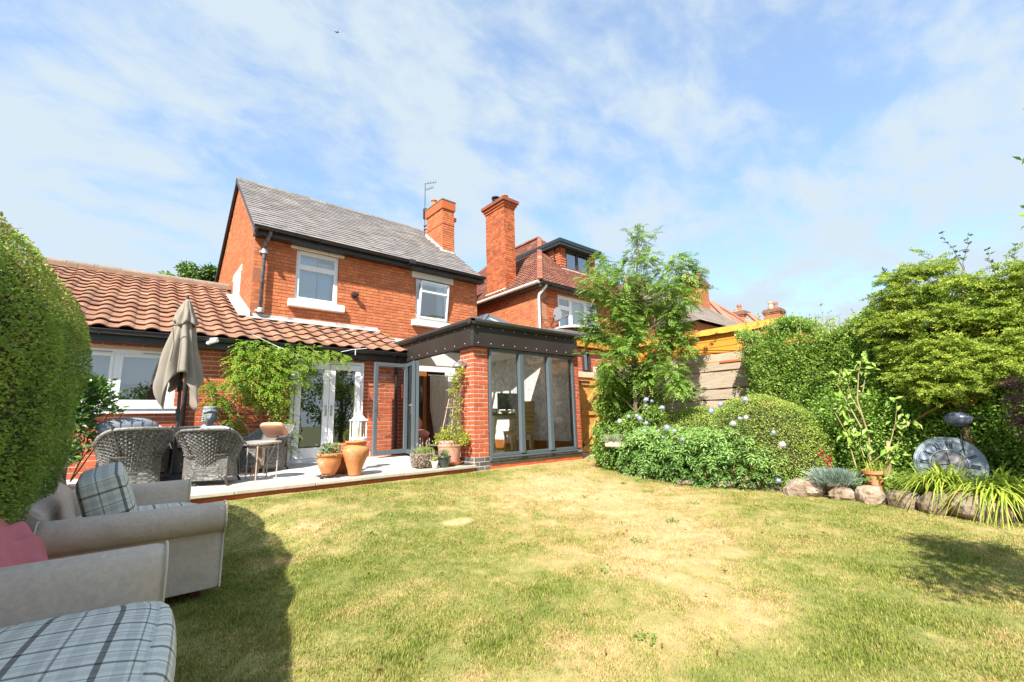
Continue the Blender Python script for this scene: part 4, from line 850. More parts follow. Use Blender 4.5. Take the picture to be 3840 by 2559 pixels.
# brick outhouse wall behind the gate with a small dark window
OH = thing('outhouse', 'red brick outhouse wall with a small dark window behind the garden gate', 'outhouse', (9.9, 8.25, 0))
wall(OH, 'wall', (8.3, 8.2, 0), X, -Y, 3.4, 0, 2.83, .2, [(1.36, 1.60, 2.18, 2.68)], BR_NEW, MORT_NEW, 70, gap=.012, seed=44, pick=lambda c: abs(c[0]-1.6)-c[2])
m = MB(); m.box(9.63, 9.665, 8.15, 8.24, 2.16, 2.70); m.box(9.90, 9.935, 8.15, 8.24, 2.16, 2.70); m.box(9.665, 9.90, 8.15, 8.24, 2.16, 2.2); m.box(9.665, 9.90, 8.15, 8.24, 2.66, 2.70); wf = part('window_frame', m, mat('dark_brown_frame', (.05, .04, .038)), OH)
m = MB(); m.add([(9.66, 8.2, 2.2), (9.9, 8.2, 2.2), (9.9, 8.2, 2.66), (9.66, 8.2, 2.66)], [(0, 1, 2, 3)]); part('pane', m, GLASSR, wf)
m = MB(); m.box(8.25, 11.8, 8.06, 8.14, 2.84, 2.99); part('fascia_board', m, WOODO, OH, bevel=.004)
m = MB(); m.box(8.2, 11.8, 8.145, 8.6, 2.9, 2.96); part('roof', m, MATS['grey_felt_roof'], OH)
# =================================================================== far roofs
def far_house(x0, x1, y0, y1, ez_, rz_, label, rm, bm, hip=True, name='terraced_house', dirx=False):
    h = thing(name, label, 'house', ((x0+x1)/2, (y0+y1)/2, 0)); m = MB(); m.box(x0+.3, x1-.3, y0+.3, y1-.3, 0, ez_); part('walls', m, bm, h)
    a, b, c, d = Vector((x0, y0, ez_)), Vector((x1, y0, ez_)), Vector((x1, y1, ez_)), Vector((x0, y1, ez_))
    if dirx: w = (y1-y0)/2; k = w if hip else 0; p, q = Vector((x0+k, y0+w, rz_)), Vector((x1-k, y0+w, rz_)); quads = [(a, b, q, p), (b, c, q, q), (c, d, p, q), (d, a, p, p)]
    else: w = (x1-x0)/2; k = w if hip else 0; p, q = Vector((x0+w, y0+k, rz_)), Vector((x0+w, y1-k, rz_)); quads = [(a, b, p, p), (b, c, q, p), (c, d, q, q), (d, a, p, q)]
    m = MB(); m.add([a, b, c, d, p, q], [(0, 1, 5, 4), (1, 2, 5), (2, 3, 4, 5), (3, 0, 4)] if dirx else [(0, 1, 4), (1, 2, 5, 4), (2, 3, 5), (3, 0, 4, 5)]); ro = part('roof', m, rm, h)
    for i_, Q in enumerate(quads):
        if i_ == 2 or (dirx and not hip and i_ in (1, 3)) or (not dirx and not hip and i_ in (0, 2)): continue
        tiled(ro, *Q, .28, .5, 70+i_, 'roof_tiles', rm)
    ridg = [(a, p), (b, q if dirx else p), (p, q)]
    m = MB()
    for u_, v_ in (ridg if hip else ridg[2:]): m.beam(u_+Z*.05, v_+Z*.05, .26, .1)
    if dirx and not hip: g_ = MB(); g_.prism([(y0+.3, ez_), (y1-.3, ez_), ((y0+y1)/2, rz_-.15)], (x0+.3, 0, 0), Y, Z, X*.2); part('gable', g_, bm, h)
    part('hip_tile', m, mat('far_ridge', (.42, .19, .12), (.34, .15, .1), rndamp=0), ro)
    return h
FT = mat('pink_red_plain_tile', (.52, .19, .125), (.44, .155, .10), scale=6, rndamp=.14, c3=(.58, .30, .22), s3=1.5); FT2 = mat('grey_brown_tile', (.30, .25, .21), (.24, .19, .16), scale=6, rndamp=.12); FB = mat('far_orange_brick', (.50, .17, .08), (.42, .13, .06), scale=5, rndamp=.1)
far_house(18.5, 25.0, 9.0, 16.2, 4.95, 7.75, 'grey-roofed house just beyond the tall rowan tree with brick chimney on its end', FT2, FB, hip=False, name='grey_roofed_house', dirx=True)
fh = far_house(24.4, 30.6, 9.4, 19, 4.7, 7.85, 'distant house with broad pink-red hipped tile roof', FT, FB, name='red_roofed_house')
fh2 = far_house(31, 37, 9.8, 18, 5.0, 8.05, 'distant brown hipped roof between the two far chimneys', FT2, FB, name='brown_roofed_house')
def far_chimney(x, y, w, d, z0, z1, pots, label):
    h = thing('chimney_stack', label, 'chimney', (x, y, z0)); m = MB(); m.box(x-w/2, x+w/2, y-d/2, y+d/2, z0, z1-.42); m.v = m.v; part('stack', m, FB, h)
    for a, b, o in ((z1-.42, z1-.30, .05), (z1-.30, z1-.14, .10), (z1-.14, z1, .03)): mm_ = MB(); mm_.box(x-w/2-o, x+w/2+o, y-d/2-o, y+d/2+o, a, b); part('brick_band', mm_, mat('sooty_brick', (.28, .13, .08), (.2, .1, .07), rndamp=.1), h)
    for k, (ox, oy, hh) in enumerate(pots): mm_ = MB(); mm_.lathe([(.16, 0), (.14, hh*.7), (.17, hh*.75), (.17, hh), (.1, hh)], (x+ox, y+oy, z1), 14); part('chimney_pot', mm_, MATS['far_ridge'] if k % 2 else TERRAP, h)
    return h
far_chimney(24.3, 12.0, .9, 1.3, 5.6, 8.42, [(0, .3, .7), (0, -.3, .55)], 'tall brick chimney with two pots right behind the rowan tree top')
far_chimney(34.2, 13.6, 1.25, 1.2, 6.0, 8.35, [(-.3, 0, .25), (.25, 0, .65)], 'middle distant chimney with wide corbelled cap and one tall pot')
far_chimney(39.7, 13.0, 1.15, 1.2, 6.0, 9.25, [(-.3, .1, .65), (.3, -.1, .65)], 'rightmost distant brick chimney with two pots above the orange boards')

# =================================================================== ground
def lz(x, y):
    x = np.asarray(x, float); k = np.clip((x-.55)/1.1, 0, 1); k = k*k*(3-2*k); y0_ = 5.25*(1-k)+3.4*k
    t = np.clip((np.asarray(y, float)-y0_)/(6.2-y0_), 0, 1); return -.2+.24*t*t*(3-2*t)
BPTS = [(-8, 6.6), (-2, 6.5), (.25, 6.38), (.7, 6.34), (1.05, 6.55), (1.45, 6.70), (1.9, 6.74), (2.3, 6.83), (2.9, 6.82), (3.5, 6.64), (4.3, 6.60), (4.9, 6.52), (5.5, 6.72), (6.0, 7.25), (6.4, 7.9)]
def bx_(y): return np.interp(y, [p[0] for p in BPTS], [p[1] for p in BPTS])
DRY = [(4.7, 4.3, 1.1, .8, .9), (4.9, 3.2, 1.0, .8, .8), (3.5, 2.9, .9, .7, .45), (3.3, 1.85, 1.0, .6, .75), (4.0, 2.3, .8, .5, .5), (5.2, 4.9, 1.0, .5, .7), (1.75, 1.45, .5, .3, .55), (2.6, 1.2, .6, .3, .4), (1.5, 5.45, .5, .18, .6), (1.03, 4.15, .35, .16, .7), (1.45, 4.75, .5, .12, .7), (1.13, 2.75, .16, .1, .45), (6.3, 5.9, .9, .4, .9), (5.6, 3.5, .5, .6, .3), (.55, 2.75, .12, .25, .6),
       (1.5, 3.4, .9, .5, -.35), (.95, 2.9, .4, .5, -.45), (1.5, 1.9, .35, .2, -.5), (2.2, 2.15, .3, .25, -.35), (4.6, 1.3, 1.2, .6, -.35), (3.0, .7, .9, .4, -.45), (2.4, 4.5, .3, .3, -.3), (3.2, 5.9, 2.2, .18, -.5), (6.0, 1.8, .7, .9, -.2), (.5, 4.5, .4, 1.4, -.4)]
def dryness(x, y):
    d = .50+.0*x
    for (cx_, cy_, sx_, sy_, a) in DRY: d = d+a*.50*np.exp(-((x-cx_)/sx_)**2*.9-((y-cy_)/sy_)**2*.9)
    d = d+(fbm(x*1.4, y*1.4, 4, 3)-.5)*.5+(fbm(x*3.5, y*3.5, 4, 9)-.5)*.6+(fbm(x*9, y*9, 3, 25)-.5)*.55+(fbm(x*22, y*22, 2, 5)-.5)*.45
    bald = np.exp(-(((x-2.69)/.17)**2+((y-4.09)/.11)**2)**3); return np.clip(d+bald*.45, 0, 1), bald
def attr_mat(name, cols, rough=.9, ns=30, namp=.25, spec=.15, tr=0):
    m = bpy.data.materials.new(name); m.use_nodes = True; nt = m.node_tree; N = nt.nodes; Lk = nt.links; N.clear()
    out = N.new('ShaderNodeOutputMaterial'); p = N.new('ShaderNodeBsdfPrincipled'); p.inputs['Roughness'].default_value = rough; p.inputs['Specular IOR Level'].default_value = spec
    at = N.new('ShaderNodeAttribute'); at.attribute_name = 'dry'; cr = N.new('ShaderNodeValToRGB'); Lk.new(at.outputs['Fac'], cr.inputs[0]); el = cr.color_ramp.elements
    el[0].position, el[0].color = cols[0][0], (*cols[0][1], 1); el[1].position, el[1].color = cols[-1][0], (*cols[-1][1], 1)
    for q, c in cols[1:-1]: x = el.new(q); x.color = (*c, 1)
    a2 = N.new('ShaderNodeAttribute'); a2.attribute_name = 'rnd'; ma = N.new('ShaderNodeMath'); ma.operation = 'MULTIPLY_ADD'; Lk.new(a2.outputs['Fac'], ma.inputs[0]); ma.inputs[1].default_value = 2*namp; ma.inputs[2].default_value = 1-namp
    hs = N.new('ShaderNodeHueSaturation'); Lk.new(cr.outputs[0], hs.inputs['Color']); Lk.new(ma.outputs[0], hs.inputs['Value']); Lk.new(hs.outputs[0], p.inputs['Base Color']); sh = p.outputs[0]
    if tr: t = N.new('ShaderNodeBsdfTranslucent'); Lk.new(hs.outputs[0], t.inputs[0]); mx = N.new('ShaderNodeMixShader'); mx.inputs[0].default_value = tr; Lk.new(sh, mx.inputs[1]); Lk.new(t.outputs[0], mx.inputs[2]); sh = mx.outputs[0]
    Lk.new(sh, out.inputs[0]); return m
LAWNM = attr_mat('lawn_thatch', [(0, (.12, .15, .035)), (.35, (.21, .21, .065)), (.6, (.31, .27, .10)), (.85, (.40, .30, .135)), (1, (.45, .335, .17))])
BLADEM = attr_mat('grass_blade', [(0, (.18, .225, .035)), (.3, (.28, .305, .065)), (.55, (.33, .325, .085)), (.8, (.46, .34, .145)), (1, (.50, .355, .18))], rough=.6, namp=.3, tr=.25, spec=.2)
gx = np.arange(-3.2, 8.75, .05); gy = np.arange(-4, 6.62, .05); GXX, GYY = np.meshgrid(gx, gy, indexing='ij')
V = np.stack([GXX, GYY, lz(GXX, GYY)+(fbm(GXX*4, GYY*4, 3, 2)-.5)*.02], -1).reshape(-1, 3); nxg, nyg = GXX.shape
idx = np.arange(nxg*nyg).reshape(nxg, nyg); F = np.stack([idx[:-1, :-1], idx[1:, :-1], idx[1:, 1:], idx[:-1, 1:]], -1).reshape(-1, 4)
d_, b_ = dryness(V[:, 0], V[:, 1]); rn = np.clip(fbm(V[:, 0]*30, V[:, 1]*30, 2, 8), 0, 1)
lo = npmesh('lawn', V, F, LAWNM, None, rn, 'structure', attrs={'dry': d_})
m = MB(); m.add([(-400, -400, -.3), (400, -400, -.3), (400, 500, -.3), (-400, 500, -.3)], [(0, 1, 2, 3)]); o = part('ground', m, mat('ground_earth', (.14, .13, .06), (.10, .12, .04), scale=.2, rndamp=0)); props(o, kind='structure')
# soil bed along the right boundary
gy = np.arange(-4, 6.3, .08); us = np.linspace(0, 1, 26); P = []
for y in gy:
    b = float(bx_(y)); l = float(lz(3, y))
    for u in us: x = b+.02+(8.7-b)*u; P.append((x, y, l+.01+.13*min(1, u*4)+.03*(vnoise(np.array(x*9.), np.array(y*9.), 4)-.5)))
P = np.array(P); idx = np.arange(len(P)).reshape(len(gy), len(us)); F = np.stack([idx[:-1, :-1], idx[:-1, 1:], idx[1:, 1:], idx[1:, :-1]], -1).reshape(-1, 4); npmesh('flower_bed_soil', P, F, SOIL, None, None, 'structure')
m = MB(); m.add([(7.2, 6.31, .02), (8.6, 6.31, .02), (8.6, 9, .02), (7.2, 9, .02)], [(0, 1, 2, 3)]); o = part('side_path', m, PAVE); props(o, kind='structure')
# grass blades
rg = np.random.RandomState(4); NB_ = 900000
ang = rg.uniform(-.35, 1.75, NB_); rad = 1.5+7.6*rg.uniform(0, 1, NB_)**1.05; xx = rad*np.sin(ang); yy = rad*np.cos(ang)
k = (xx < bx_(yy)+.06) & (yy < 6.2) & (yy > -.9) & ((yy < 6.12) | (xx > 7.2)); xx, yy, rad = xx[k], yy[k], rad[k]
dd, bb = dryness(xx, yy); k = rg.uniform(0, 1, len(xx)) > bb*.93+np.clip(dd-.75, 0, 1)*1.2; xx, yy, dd, rad = xx[k], yy[k], dd[k], rad[k]
n = len(xx); th = rg.uniform(0, 2*PI, n); lean = rg.uniform(.1, .9, n); ht = (.009+.012*rg.uniform(0, 1, n)**1.5)*(1.15-.55*dd)*(1+.25*(fbm(xx*2.5, yy*2.5, 2, 7)-.5)); w = (.0019+.0010*rad/3)*rg.uniform(.7, 1.3, n)
zz = lz(xx, yy); ca, sa = np.cos(th), np.sin(th); lx, ly = np.cos(th+1.57), np.sin(th+1.57)
V = np.stack([np.stack([xx-ca*w, yy-sa*w, zz-.004], -1), np.stack([xx+ca*w, yy+sa*w, zz-.004], -1), np.stack([xx+lx*ht*lean, yy+ly*ht*lean, zz+ht], -1)], 1).reshape(-1, 3)
tone = np.clip(dd+rg.normal(0, .23, n), 0, 1); o = npmesh('grass', V, np.arange(3*n).reshape(-1, 3), BLADEM, None, np.repeat(rg.uniform(0, 1, n), 3), 'stuff', attrs={'dry': np.repeat(tone, 3)}); props(o, 'patchy green and straw-coloured summer lawn grass', 'grass')
# clover rosettes, fallen leaves and straws scattered on the lawn
rs = np.random.RandomState(77); P_, D_, T_ = [], [], []
for q in range(16):
    cx_, cy_ = rs.uniform(.5, 6.3), rs.uniform(1.2, 6.0)
    if cx_ > bx_(cy_)-.15: continue
    k = rs.randint(12, 60); s_ = rs.uniform(.02, .06); P_.append(np.stack([cx_+rs.normal(0, s_, k), cy_+rs.normal(0, s_, k), lz(cx_, cy_)+.012+rs.uniform(0, .012, k)], -1))
P_ = np.concatenate(P_)
CLOV = P_
FALL = np.stack([rs.uniform(.3, 6.5, 260), rs.uniform(1.0, 6.1, 260)], -1); FALL = FALL[FALL[:, 0] < bx_(FALL[:, 1])-.05]
# strip of ragged grass tufts along the patio edge and weeds
# =================================================================== patio
PA = thing('patio', 'raised pale paved patio with stone coping and brick edging against the house', 'patio', (1.5, 7.4, .1))
def pz(y): return .14+.027*(y-6.2)
m = MB(); m.prism([(6.22, .0), (8.77, .0), (8.77, pz(8.77)-.012), (6.22, pz(6.22)-.012)], (-2.6, 0, 0), Y, Z, X*6.97); bd = part('bedding', m, MORT_NEW, PA)
y = 6.52; r_ = 0
while y < 8.76:
    y1 = min(y+.45, 8.765); x = -2.6-(.3 if r_ % 2 else 0)
    while x < 4.34:
        a, b = max(x, -2.6), min(x+.6, 4.36); x += .6
        if b-a < .05: continue
        g = .006; dz = random.uniform(-.0012, .0012); m = MB(); m.prism([(y+g, pz(y)-.012), (y1-g, pz(y1)-.012), (y1-g, pz(y1)+dz), (y+g, pz(y)+dz)], (a+g, 0, 0), Y, Z, X*(b-a-2*g)); part('paving_slab', m, PAVE, PA)
    y = y1; r_ += 1
x = -2.6
while x < 4.42:
    L = random.choice((.58, .62, .9, .6)); b = min(x+L, 4.44); m = MB(); dz = random.uniform(-.003, .003); m.box(x+.003, b-.003, 6.155+random.uniform(-.004, .004), 6.515, .098+dz, .1405+dz+.0); part('coping_stone', m, STONEC, PA, bevel=.006); x = b
m = MB(); m.box(-2.6, 4.44, 6.215, 6.3, -.12, .095); fw = part('edge_wall', m, MORT_NEW, PA); bricks(fw, (-2.6, 6.20, 0), X, -Y, 7.04, -.06, .09, [], 60, BR_NEW, gap=.012, seed=71, zorg=.09-75*.075)
# =================================================================== fence of sleepers, orange boarded shed, gate
FX = 8.6
FE = thing('sleeper_fence', 'weathered grey horizontal board fence between rowan and privet hedge', 'fence', (FX, 4, -.1))
zs_ = [2.04, 1.87, 1.69, 1.35, 1.14, .92, .70, .47, .24, .0, -.15]
for a, b in zip(zs_[1:], zs_[:-1]):
    yj = -2.5
    while yj < 6.5:
        y2 = min(yj+2.4, 6.5); m = MB(); pts = []; n = 13; ox = random.uniform(-.012, .012)
        for i in range(n):
            t = yj+(y2-yj)*i/(n-1); e1, e2 = random.uniform(-.006, .006), random.uniform(-.006, .006); pts += [(FX+ox, t, a+.012+e1), (FX+ox, t, b-.012+e2), (FX+ox+.05, t, b-.012+e2), (FX+ox+.05, t, a+.012+e1)]
        m.grid([p for p in pts], n, 4); m.f += [(i*4+3, (i+1)*4+3, (i+1)*4, i*4) for i in range(n-1)]+[(0, 1, 2, 3), (4*n-4, 4*n-3, 4*n-2, 4*n-1)]; part('sleeper_board', m, WOODG, FE); yj = y2+.006
for y in (-1.2, .7, 2.6, 5.0, 6.4): m = MB(); m.box(FX+.06, FX+.16, y-.05, y+.05, -.2, 2.0); part('post', m, WOODG, FE)
m = MB(); m.obox((FX-.018, 3.65, 1.855), (.004, 0, 0), (0, .22, .0), (0, 0, .014)); part('painted_strip', m, mat('red_orange_paint', (.55, .12, .05), rndamp=0), FE)
SH = thing('boarded_shed', 'bright orange stained shingle-lapped board wall rising behind the grey fence', 'shed', (8.95, 4.6, 0))
z = 1.70; 
while z < 2.50:
    m = MB(); z1_ = min(z+.135, 2.52); m.prism([(0, z), (.022, z), (.012, z1_+.02), (.0, z1_+.02)], (8.86, 2.85, 0), -X, Z, Y*3.55); part('lap_board', m, WOODO, SH); z += .125
m = MB(); pts = []
for i in range(40):
    t = i/39; y = 2.8+3.65*t; s = .012*sin(i*.9)+(.03*math.exp(-((y-3.95)/.12)**2)); pts += [(8.78, y, 2.56), (8.775-abs(s), y, 2.44+s), (8.80, y, 2.445+s)]
m.grid(pts, 40, 3); m.box(8.78, 9.2, 2.8, 6.45, 2.555, 2.57); part('roof_edge_felt', m, mat('amber_edge_board', (.72, .38, .07), (.66, .32, .05), scale=4, rndamp=0, rough=.5), SH)
m = MB(); m.box(8.88, 11.5, 2.85, 6.4, -.2, 2.54); part('shed_body', m, WOODO, SH)
m = MB(); m.tube([(8.80, 4.6, 2.2), (8.80, 4.25, 2.16), (8.80, 3.5, 2.05)], .008, 5); part('hanging_cable', m, BLACKP, SH)
GT = thing('garden_gate', 'pine ledged and braced garden gate with strap hinges beside the orangery', 'gate', (7.8, 6.85, 0))
gy0 = 6.85; m = MB(); m.beam((7.80, gy0, .0), (7.80, gy0, 1.98), .09, .09, (0, 1, 0)); 
GT.children and None
part('gate_post', m, WOODPALE, GT, bevel=.006)
for i in range(7):
    x = 7.87+i*.122; m = MB(); m.box(x, x+.118, gy0+.0, gy0+.02, .10, 1.92); part('gate_board', m, WOODGATE, GT)
for z_, nm in ((.22, 'ledge'), (.98, 'ledge'), (1.68, 'ledge')): m = MB(); m.box(7.89, 8.70, gy0-.034, gy0-.001, z_-.055, z_+.055); part('ledge', m, WOODGATE, GT, bevel=.004)
for za, zb in ((.28, .92), (1.04, 1.62)): m = MB(); m.beam((7.95, gy0-.018, za), (8.62, gy0-.018, zb), .03, .10, (0, 0, 1)); part('brace', m, WOODGATE, GT, bevel=.004)
m = MB(); m.box(7.85, 8.72, gy0-.045, gy0+.03, 1.80, 1.93); part('top_rail', m, WOODPALE, GT, bevel=.006)
for z_ in (.25, 1.70): m = MB(); m.box(7.80, 8.22, gy0-.047, gy0-.036, z_-.018, z_+.018); part('strap_hinge', m, DGREYM, GT)
m = MB(); m.box(8.62, 8.7, 6.9, 7.0, 0, 2.1); part('gate_post', m, WOODPALE, GT)
# =================================================================== bird high over the garden
bd_ = MB(); bd_.ball((9.18, 30, 29.9), .10, .26, .09, 10, 6); bd_.add([(9.18, 30.1, 29.92), (9.18, 29.9, 29.92), (9.75, 29.85, 30.12), (9.5, 30.05, 30.08)], [(0, 1, 2, 3)]); bd_.add([(9.18, 30.1, 29.92), (9.18, 29.9, 29.92), (8.6, 29.9, 29.75), (8.85, 30.1, 29.8)], [(0, 3, 2, 1)]); bd_.add([(9.14, 29.8, 29.9), (9.22, 29.8, 29.9), (9.26, 29.55, 29.9), (9.10, 29.55, 29.9)], [(0, 1, 2, 3)])
bd_.v = [(9.18+(a-9.18)*.4, 30+(b-30)*.4, 29.9+(c-29.9)*.4) for a, b, c in bd_.v]
o = part('bird', bd_, BLACKP, None); props(o, 'tiny dark bird gliding high in the blue sky', 'bird')
# =================================================================== foliage builders
VR = np.random.RandomState(21)
def norm(a): return a/np.maximum(np.linalg.norm(a, axis=-1, keepdims=True), 1e-9)
def leaf_cards(P, D, Nn, L, W, fold=.25, curl=0.0):
    """pointed folded leaves: P base points, D directions, Nn leaf normals; 2 triangles each side of the midrib"""
    S = norm(np.cross(D, Nn)); Nn = norm(np.cross(S, D)); L = L[:, None]; W = W[:, None]
    mid = P+D*L*.45; tip = P+D*L-Nn*L*curl; a = mid+S*W+Nn*W*fold; b = mid-S*W+Nn*W*fold
    V = np.stack([P, a, tip, b], 1).reshape(-1, 3); n = len(P); i = np.arange(n)[:, None]*4
    F = np.concatenate([i+np.array([[0, 1, 2]]), i+np.array([[0, 2, 3]])], 0); return V, F
def foliage(name, P, N0, L, W, mt, parent, spread=.8, droop=.15, tone=None, tj=.22, seed=0, label=None):
    r = np.random.RandomState(seed); n = len(P); D = norm(N0+r.normal(0, spread, (n, 3))-np.array([0, 0, droop])); Nn = norm(N0+r.normal(0, .7, (n, 3))+np.array([0, 0, .5]))
    L_ = L*r.uniform(.6, 1.3, n); W_ = W*r.uniform(.7, 1.25, n); V, F = leaf_cards(P, D, Nn, L_, W_)
    t = (np.full(n, .45) if tone is None else tone)+r.normal(0, tj, n); t = np.clip(t, 0, .999); return npmesh(name, V, F, mt, parent, np.repeat(t, 4), 'stuff', label)
def compound(name, P, D0, L, mt, parent, pairs=6, lw=.011, ll=.04, tone=None, seed=0, droop=.5, lean=.0):
    """pinnate leaves: a drooping rachis with leaflet pairs and a terminal leaflet"""
    r = np.random.RandomState(seed); n = len(P); D = norm(D0); S = norm(np.cross(D, np.array([0, 0, 1.])+r.normal(0, .25, (n, 3)))); Ls = L*r.uniform(.7, 1.25, n)
    PP, DD, NN, LL, WW, TT = [], [], [], [], [], []; t0 = (np.full(n, .5) if tone is None else tone)+r.normal(0, .13, n)
    for k in range(pairs+1):
        u = (k+1)/(pairs+1); c = P+D*(Ls*u)[:, None]-np.array([0, 0, 1.])*(Ls*u*u*droop)[:, None]; dd = norm(D-np.array([0, 0, 1.])*(2*u*droop)); nn = norm(np.cross(S, dd)); nn = nn*np.where(nn[:, 2:] < 0, -1, 1)
        for sg in ((1, -1) if k < pairs else (0,)):
            d = norm(dd*.55+S*sg*(1.0 if sg else 0)+r.normal(0, .12, (n, 3))+(dd*.8 if not sg else 0)-np.array([0, 0, .15]))
            PP.append(c); DD.append(d); NN.append(nn+r.normal(0, .15, (n, 3))); LL.append(ll*r.uniform(.8, 1.15, n)*(1-.25*abs(u-.5))); WW.append(lw*r.uniform(.8, 1.2, n)); TT.append(t0+r.normal(0, .07, n))
    V, F = leaf_cards(np.concatenate(PP), np.concatenate(DD), np.concatenate(NN), np.concatenate(LL), np.concatenate(WW)); T = np.clip(np.concatenate(TT), 0, .999)
    # thin rachis ribbons
    e = P+D*Ls[:, None]-np.array([0, 0, 1.])*(Ls*droop)[:, None]; w = S*.0012; mid = P+D*(Ls*.5)[:, None]-np.array([0, 0, 1.])*(Ls*.25*droop)[:, None]; b = len(V)
    V2 = np.stack([P-w, P+w, mid+w, e, mid-w], 1).reshape(-1, 3); i = np.arange(n)[:, None]*5+b; F2 = np.concatenate([i+np.array([[0, 1, 2]]), i+np.array([[0, 2, 4]]), i+np.array([[4, 2, 3]])], 0)
    return npmesh(name, np.concatenate([V, V2]), np.concatenate([F, F2]), mt, parent, np.concatenate([np.repeat(T, 4), np.repeat(np.clip(t0, 0, .999), 5)]), 'stuff')
def clump_pts(clumps, n, r, shell=.55, sq=(1, 1, .8)):
    """points in ellipsoid clumps (x,y,z,radius); returns points, outward directions, clump index"""
    C = np.array([c[:3] for c in clumps]); R = np.array([c[3] for c in clumps]); w = R**2.2; w /= w.sum(); ci = r.choice(len(C), n, p=w)
    d = norm(r.normal(0, 1, (n, 3))); rad = R[ci]*(shell+(1-shell)*r.uniform(0, 1, n))*(1+.25*r.normal(0, 1, n)*.5); return C[ci]+d*rad[:, None]*np.array(sq), d, ci
def core_mesh(name, f, nu, nv, mt, parent, kind='stuff'):
    V = np.array([[f(2*PI*i/nu, PI*j/nv) for j in range(nv+1)] for i in range(nu)]).reshape(-1, 3); idx = np.arange(nu*(nv+1)).reshape(nu, nv+1); nx = np.roll(idx, -1, 0); F = np.stack([idx[:, :-1], nx[:, :-1], nx[:, 1:], idx[:, 1:]], -1).reshape(-1, 4); return npmesh(name, V, F, mt, parent, None, kind, smooth=True)
def branchy(mb, p, q, r0, r1, wob=.06, n=6, rr=random):
    p, q = Vector(p), Vector(q); pts = []
    for i in range(n): t = i/(n-1); pts.append(p.lerp(q, t)+Vector((rr.uniform(-wob, wob), rr.uniform(-wob, wob), rr.uniform(-wob, wob)*.5))*(1 if 0 < i < n-1 else 0))
    mb.tube(pts, [r0+(r1-r0)*i/(n-1) for i in range(n)], 6); return pts

L_HEDGE = leaf_mat('yew_hedge_leaf', (.14, .25, .035), (.46, .60, .10), (.50, .36, .15), aw=.06, tr=.3)
L_PRIVET = leaf_mat('privet_leaf', (.11, .24, .03), (.44, .62, .12), (.48, .46, .12), aw=.07, tr=.3, spec=.5, rough=.4)
L_MOUND = leaf_mat('box_mound_leaf', (.12, .24, .03), (.54, .64, .14), (.50, .33, .12), aw=.08, tr=.3)
L_YEL = leaf_mat('lime_shrub_leaf', (.17, .28, .03), (.52, .62, .10), (.60, .42, .08), aw=.05, tr=.35)
L_ROWAN = leaf_mat('rowan_leaflet', (.09, .22, .03), (.38, .54, .10), (.55, .30, .10), aw=.05, tr=.35, spec=.45, rough=.42)
L_WIST = leaf_mat('wisteria_leaflet', (.11, .25, .02), (.40, .55, .07), (.55, .50, .12), aw=.06, tr=.4)
L_DARK = leaf_mat('glossy_dark_leaf', (.03, .08, .015), (.14, .27, .05), None, tr=.15, spec=.6, rough=.3)
L_THIS = leaf_mat('thistle_leaf', (.08, .20, .04), (.36, .56, .15), (.45, .33, .14), aw=.06, tr=.3)
L_BACK = leaf_mat('far_tree_leaf', (.05, .11, .02), (.19, .30, .05), None, tr=.25)
L_RED = leaf_mat('purple_maple_leaf', (.05, .02, .03), (.22, .10, .12), (.40, .28, .28), aw=.1, tr=.3)
L_GLAU = leaf_mat('glaucous_leaf', (.18, .26, .21), (.42, .52, .45), None, tr=.2)
L_LILY = leaf_mat('daylily_blade', (.15, .27, .02), (.50, .58, .09), (.62, .42, .14), aw=.1, tr=.35)
L_HERB = leaf_mat('pot_plant_leaf', (.15, .25, .04), (.42, .52, .12), None, tr=.35)
L_REDF = mat('crimson_petal', (.55, .01, .06), (.42, .01, .05), rndamp=.1)

# ---------------------------------------------------------------- clipped hedge on the left
HL = thing('clipped_hedge', 'tall dense clipped green hedge with rounded golden-brown top beside the sofas', 'hedge', (-1.07, 3.2, -.2))
HC = np.array([-1.07, 3.2, .9])
def hs_(y): return np.clip(1-.05*np.clip(4.4-y, 0, 9)-.14*np.clip(3.2-y, 0, 9), .3, 1)
def hedge_surf(n, r, shrink=0.0):
    """samples of the hedge surface and normals"""
    yy0 = r.uniform(-1.3, 5.35, n); yy0 = np.where(r.uniform(0, 1, n) < .12, 5.35-np.abs(r.normal(0, .12, n)), yy0); y = yy0-HC[1]; u = np.clip((yy0-3.9)/1.45, -1, 1); th = r.uniform(0, 2*PI, n)
    s = np.where(u > 0, (1-np.abs(u)**5)**.4, 1.0)*hs_(yy0); c_, s_ = np.cos(th), np.sin(th); e = 2.0/2.7
    ax = np.sign(c_)*np.abs(c_)**e; az = np.sign(s_)*np.abs(s_)**e; sel = r.uniform(0, 1, n) < .55; az2 = r.uniform(-1, .95, n); ax2 = (1-np.abs(az2)**2.7)**(1/2.7); ax = np.where(sel, ax2, ax); az = np.where(sel, az2, az); b = 1-shrink
    x = HC[0]+.80*ax*s*b; z = HC[2]+np.where(az > 0, 1.25*az*s, 1.05*az)*b; x = x-np.clip(.9-z, 0, 1)*.16
    nrm = np.stack([ax*1.0, np.where(u > 0, np.abs(u)**6*2.0, -np.abs(u)**3), az*.8], -1); P = np.stack([x, HC[1]+y, z], -1)
    k = vnoise(P[:, 1]*3+P[:, 0]*2, P[:, 2]*3, 3)-.5; P = P+norm(nrm)*(k*.09)[:, None]; return P, norm(nrm)
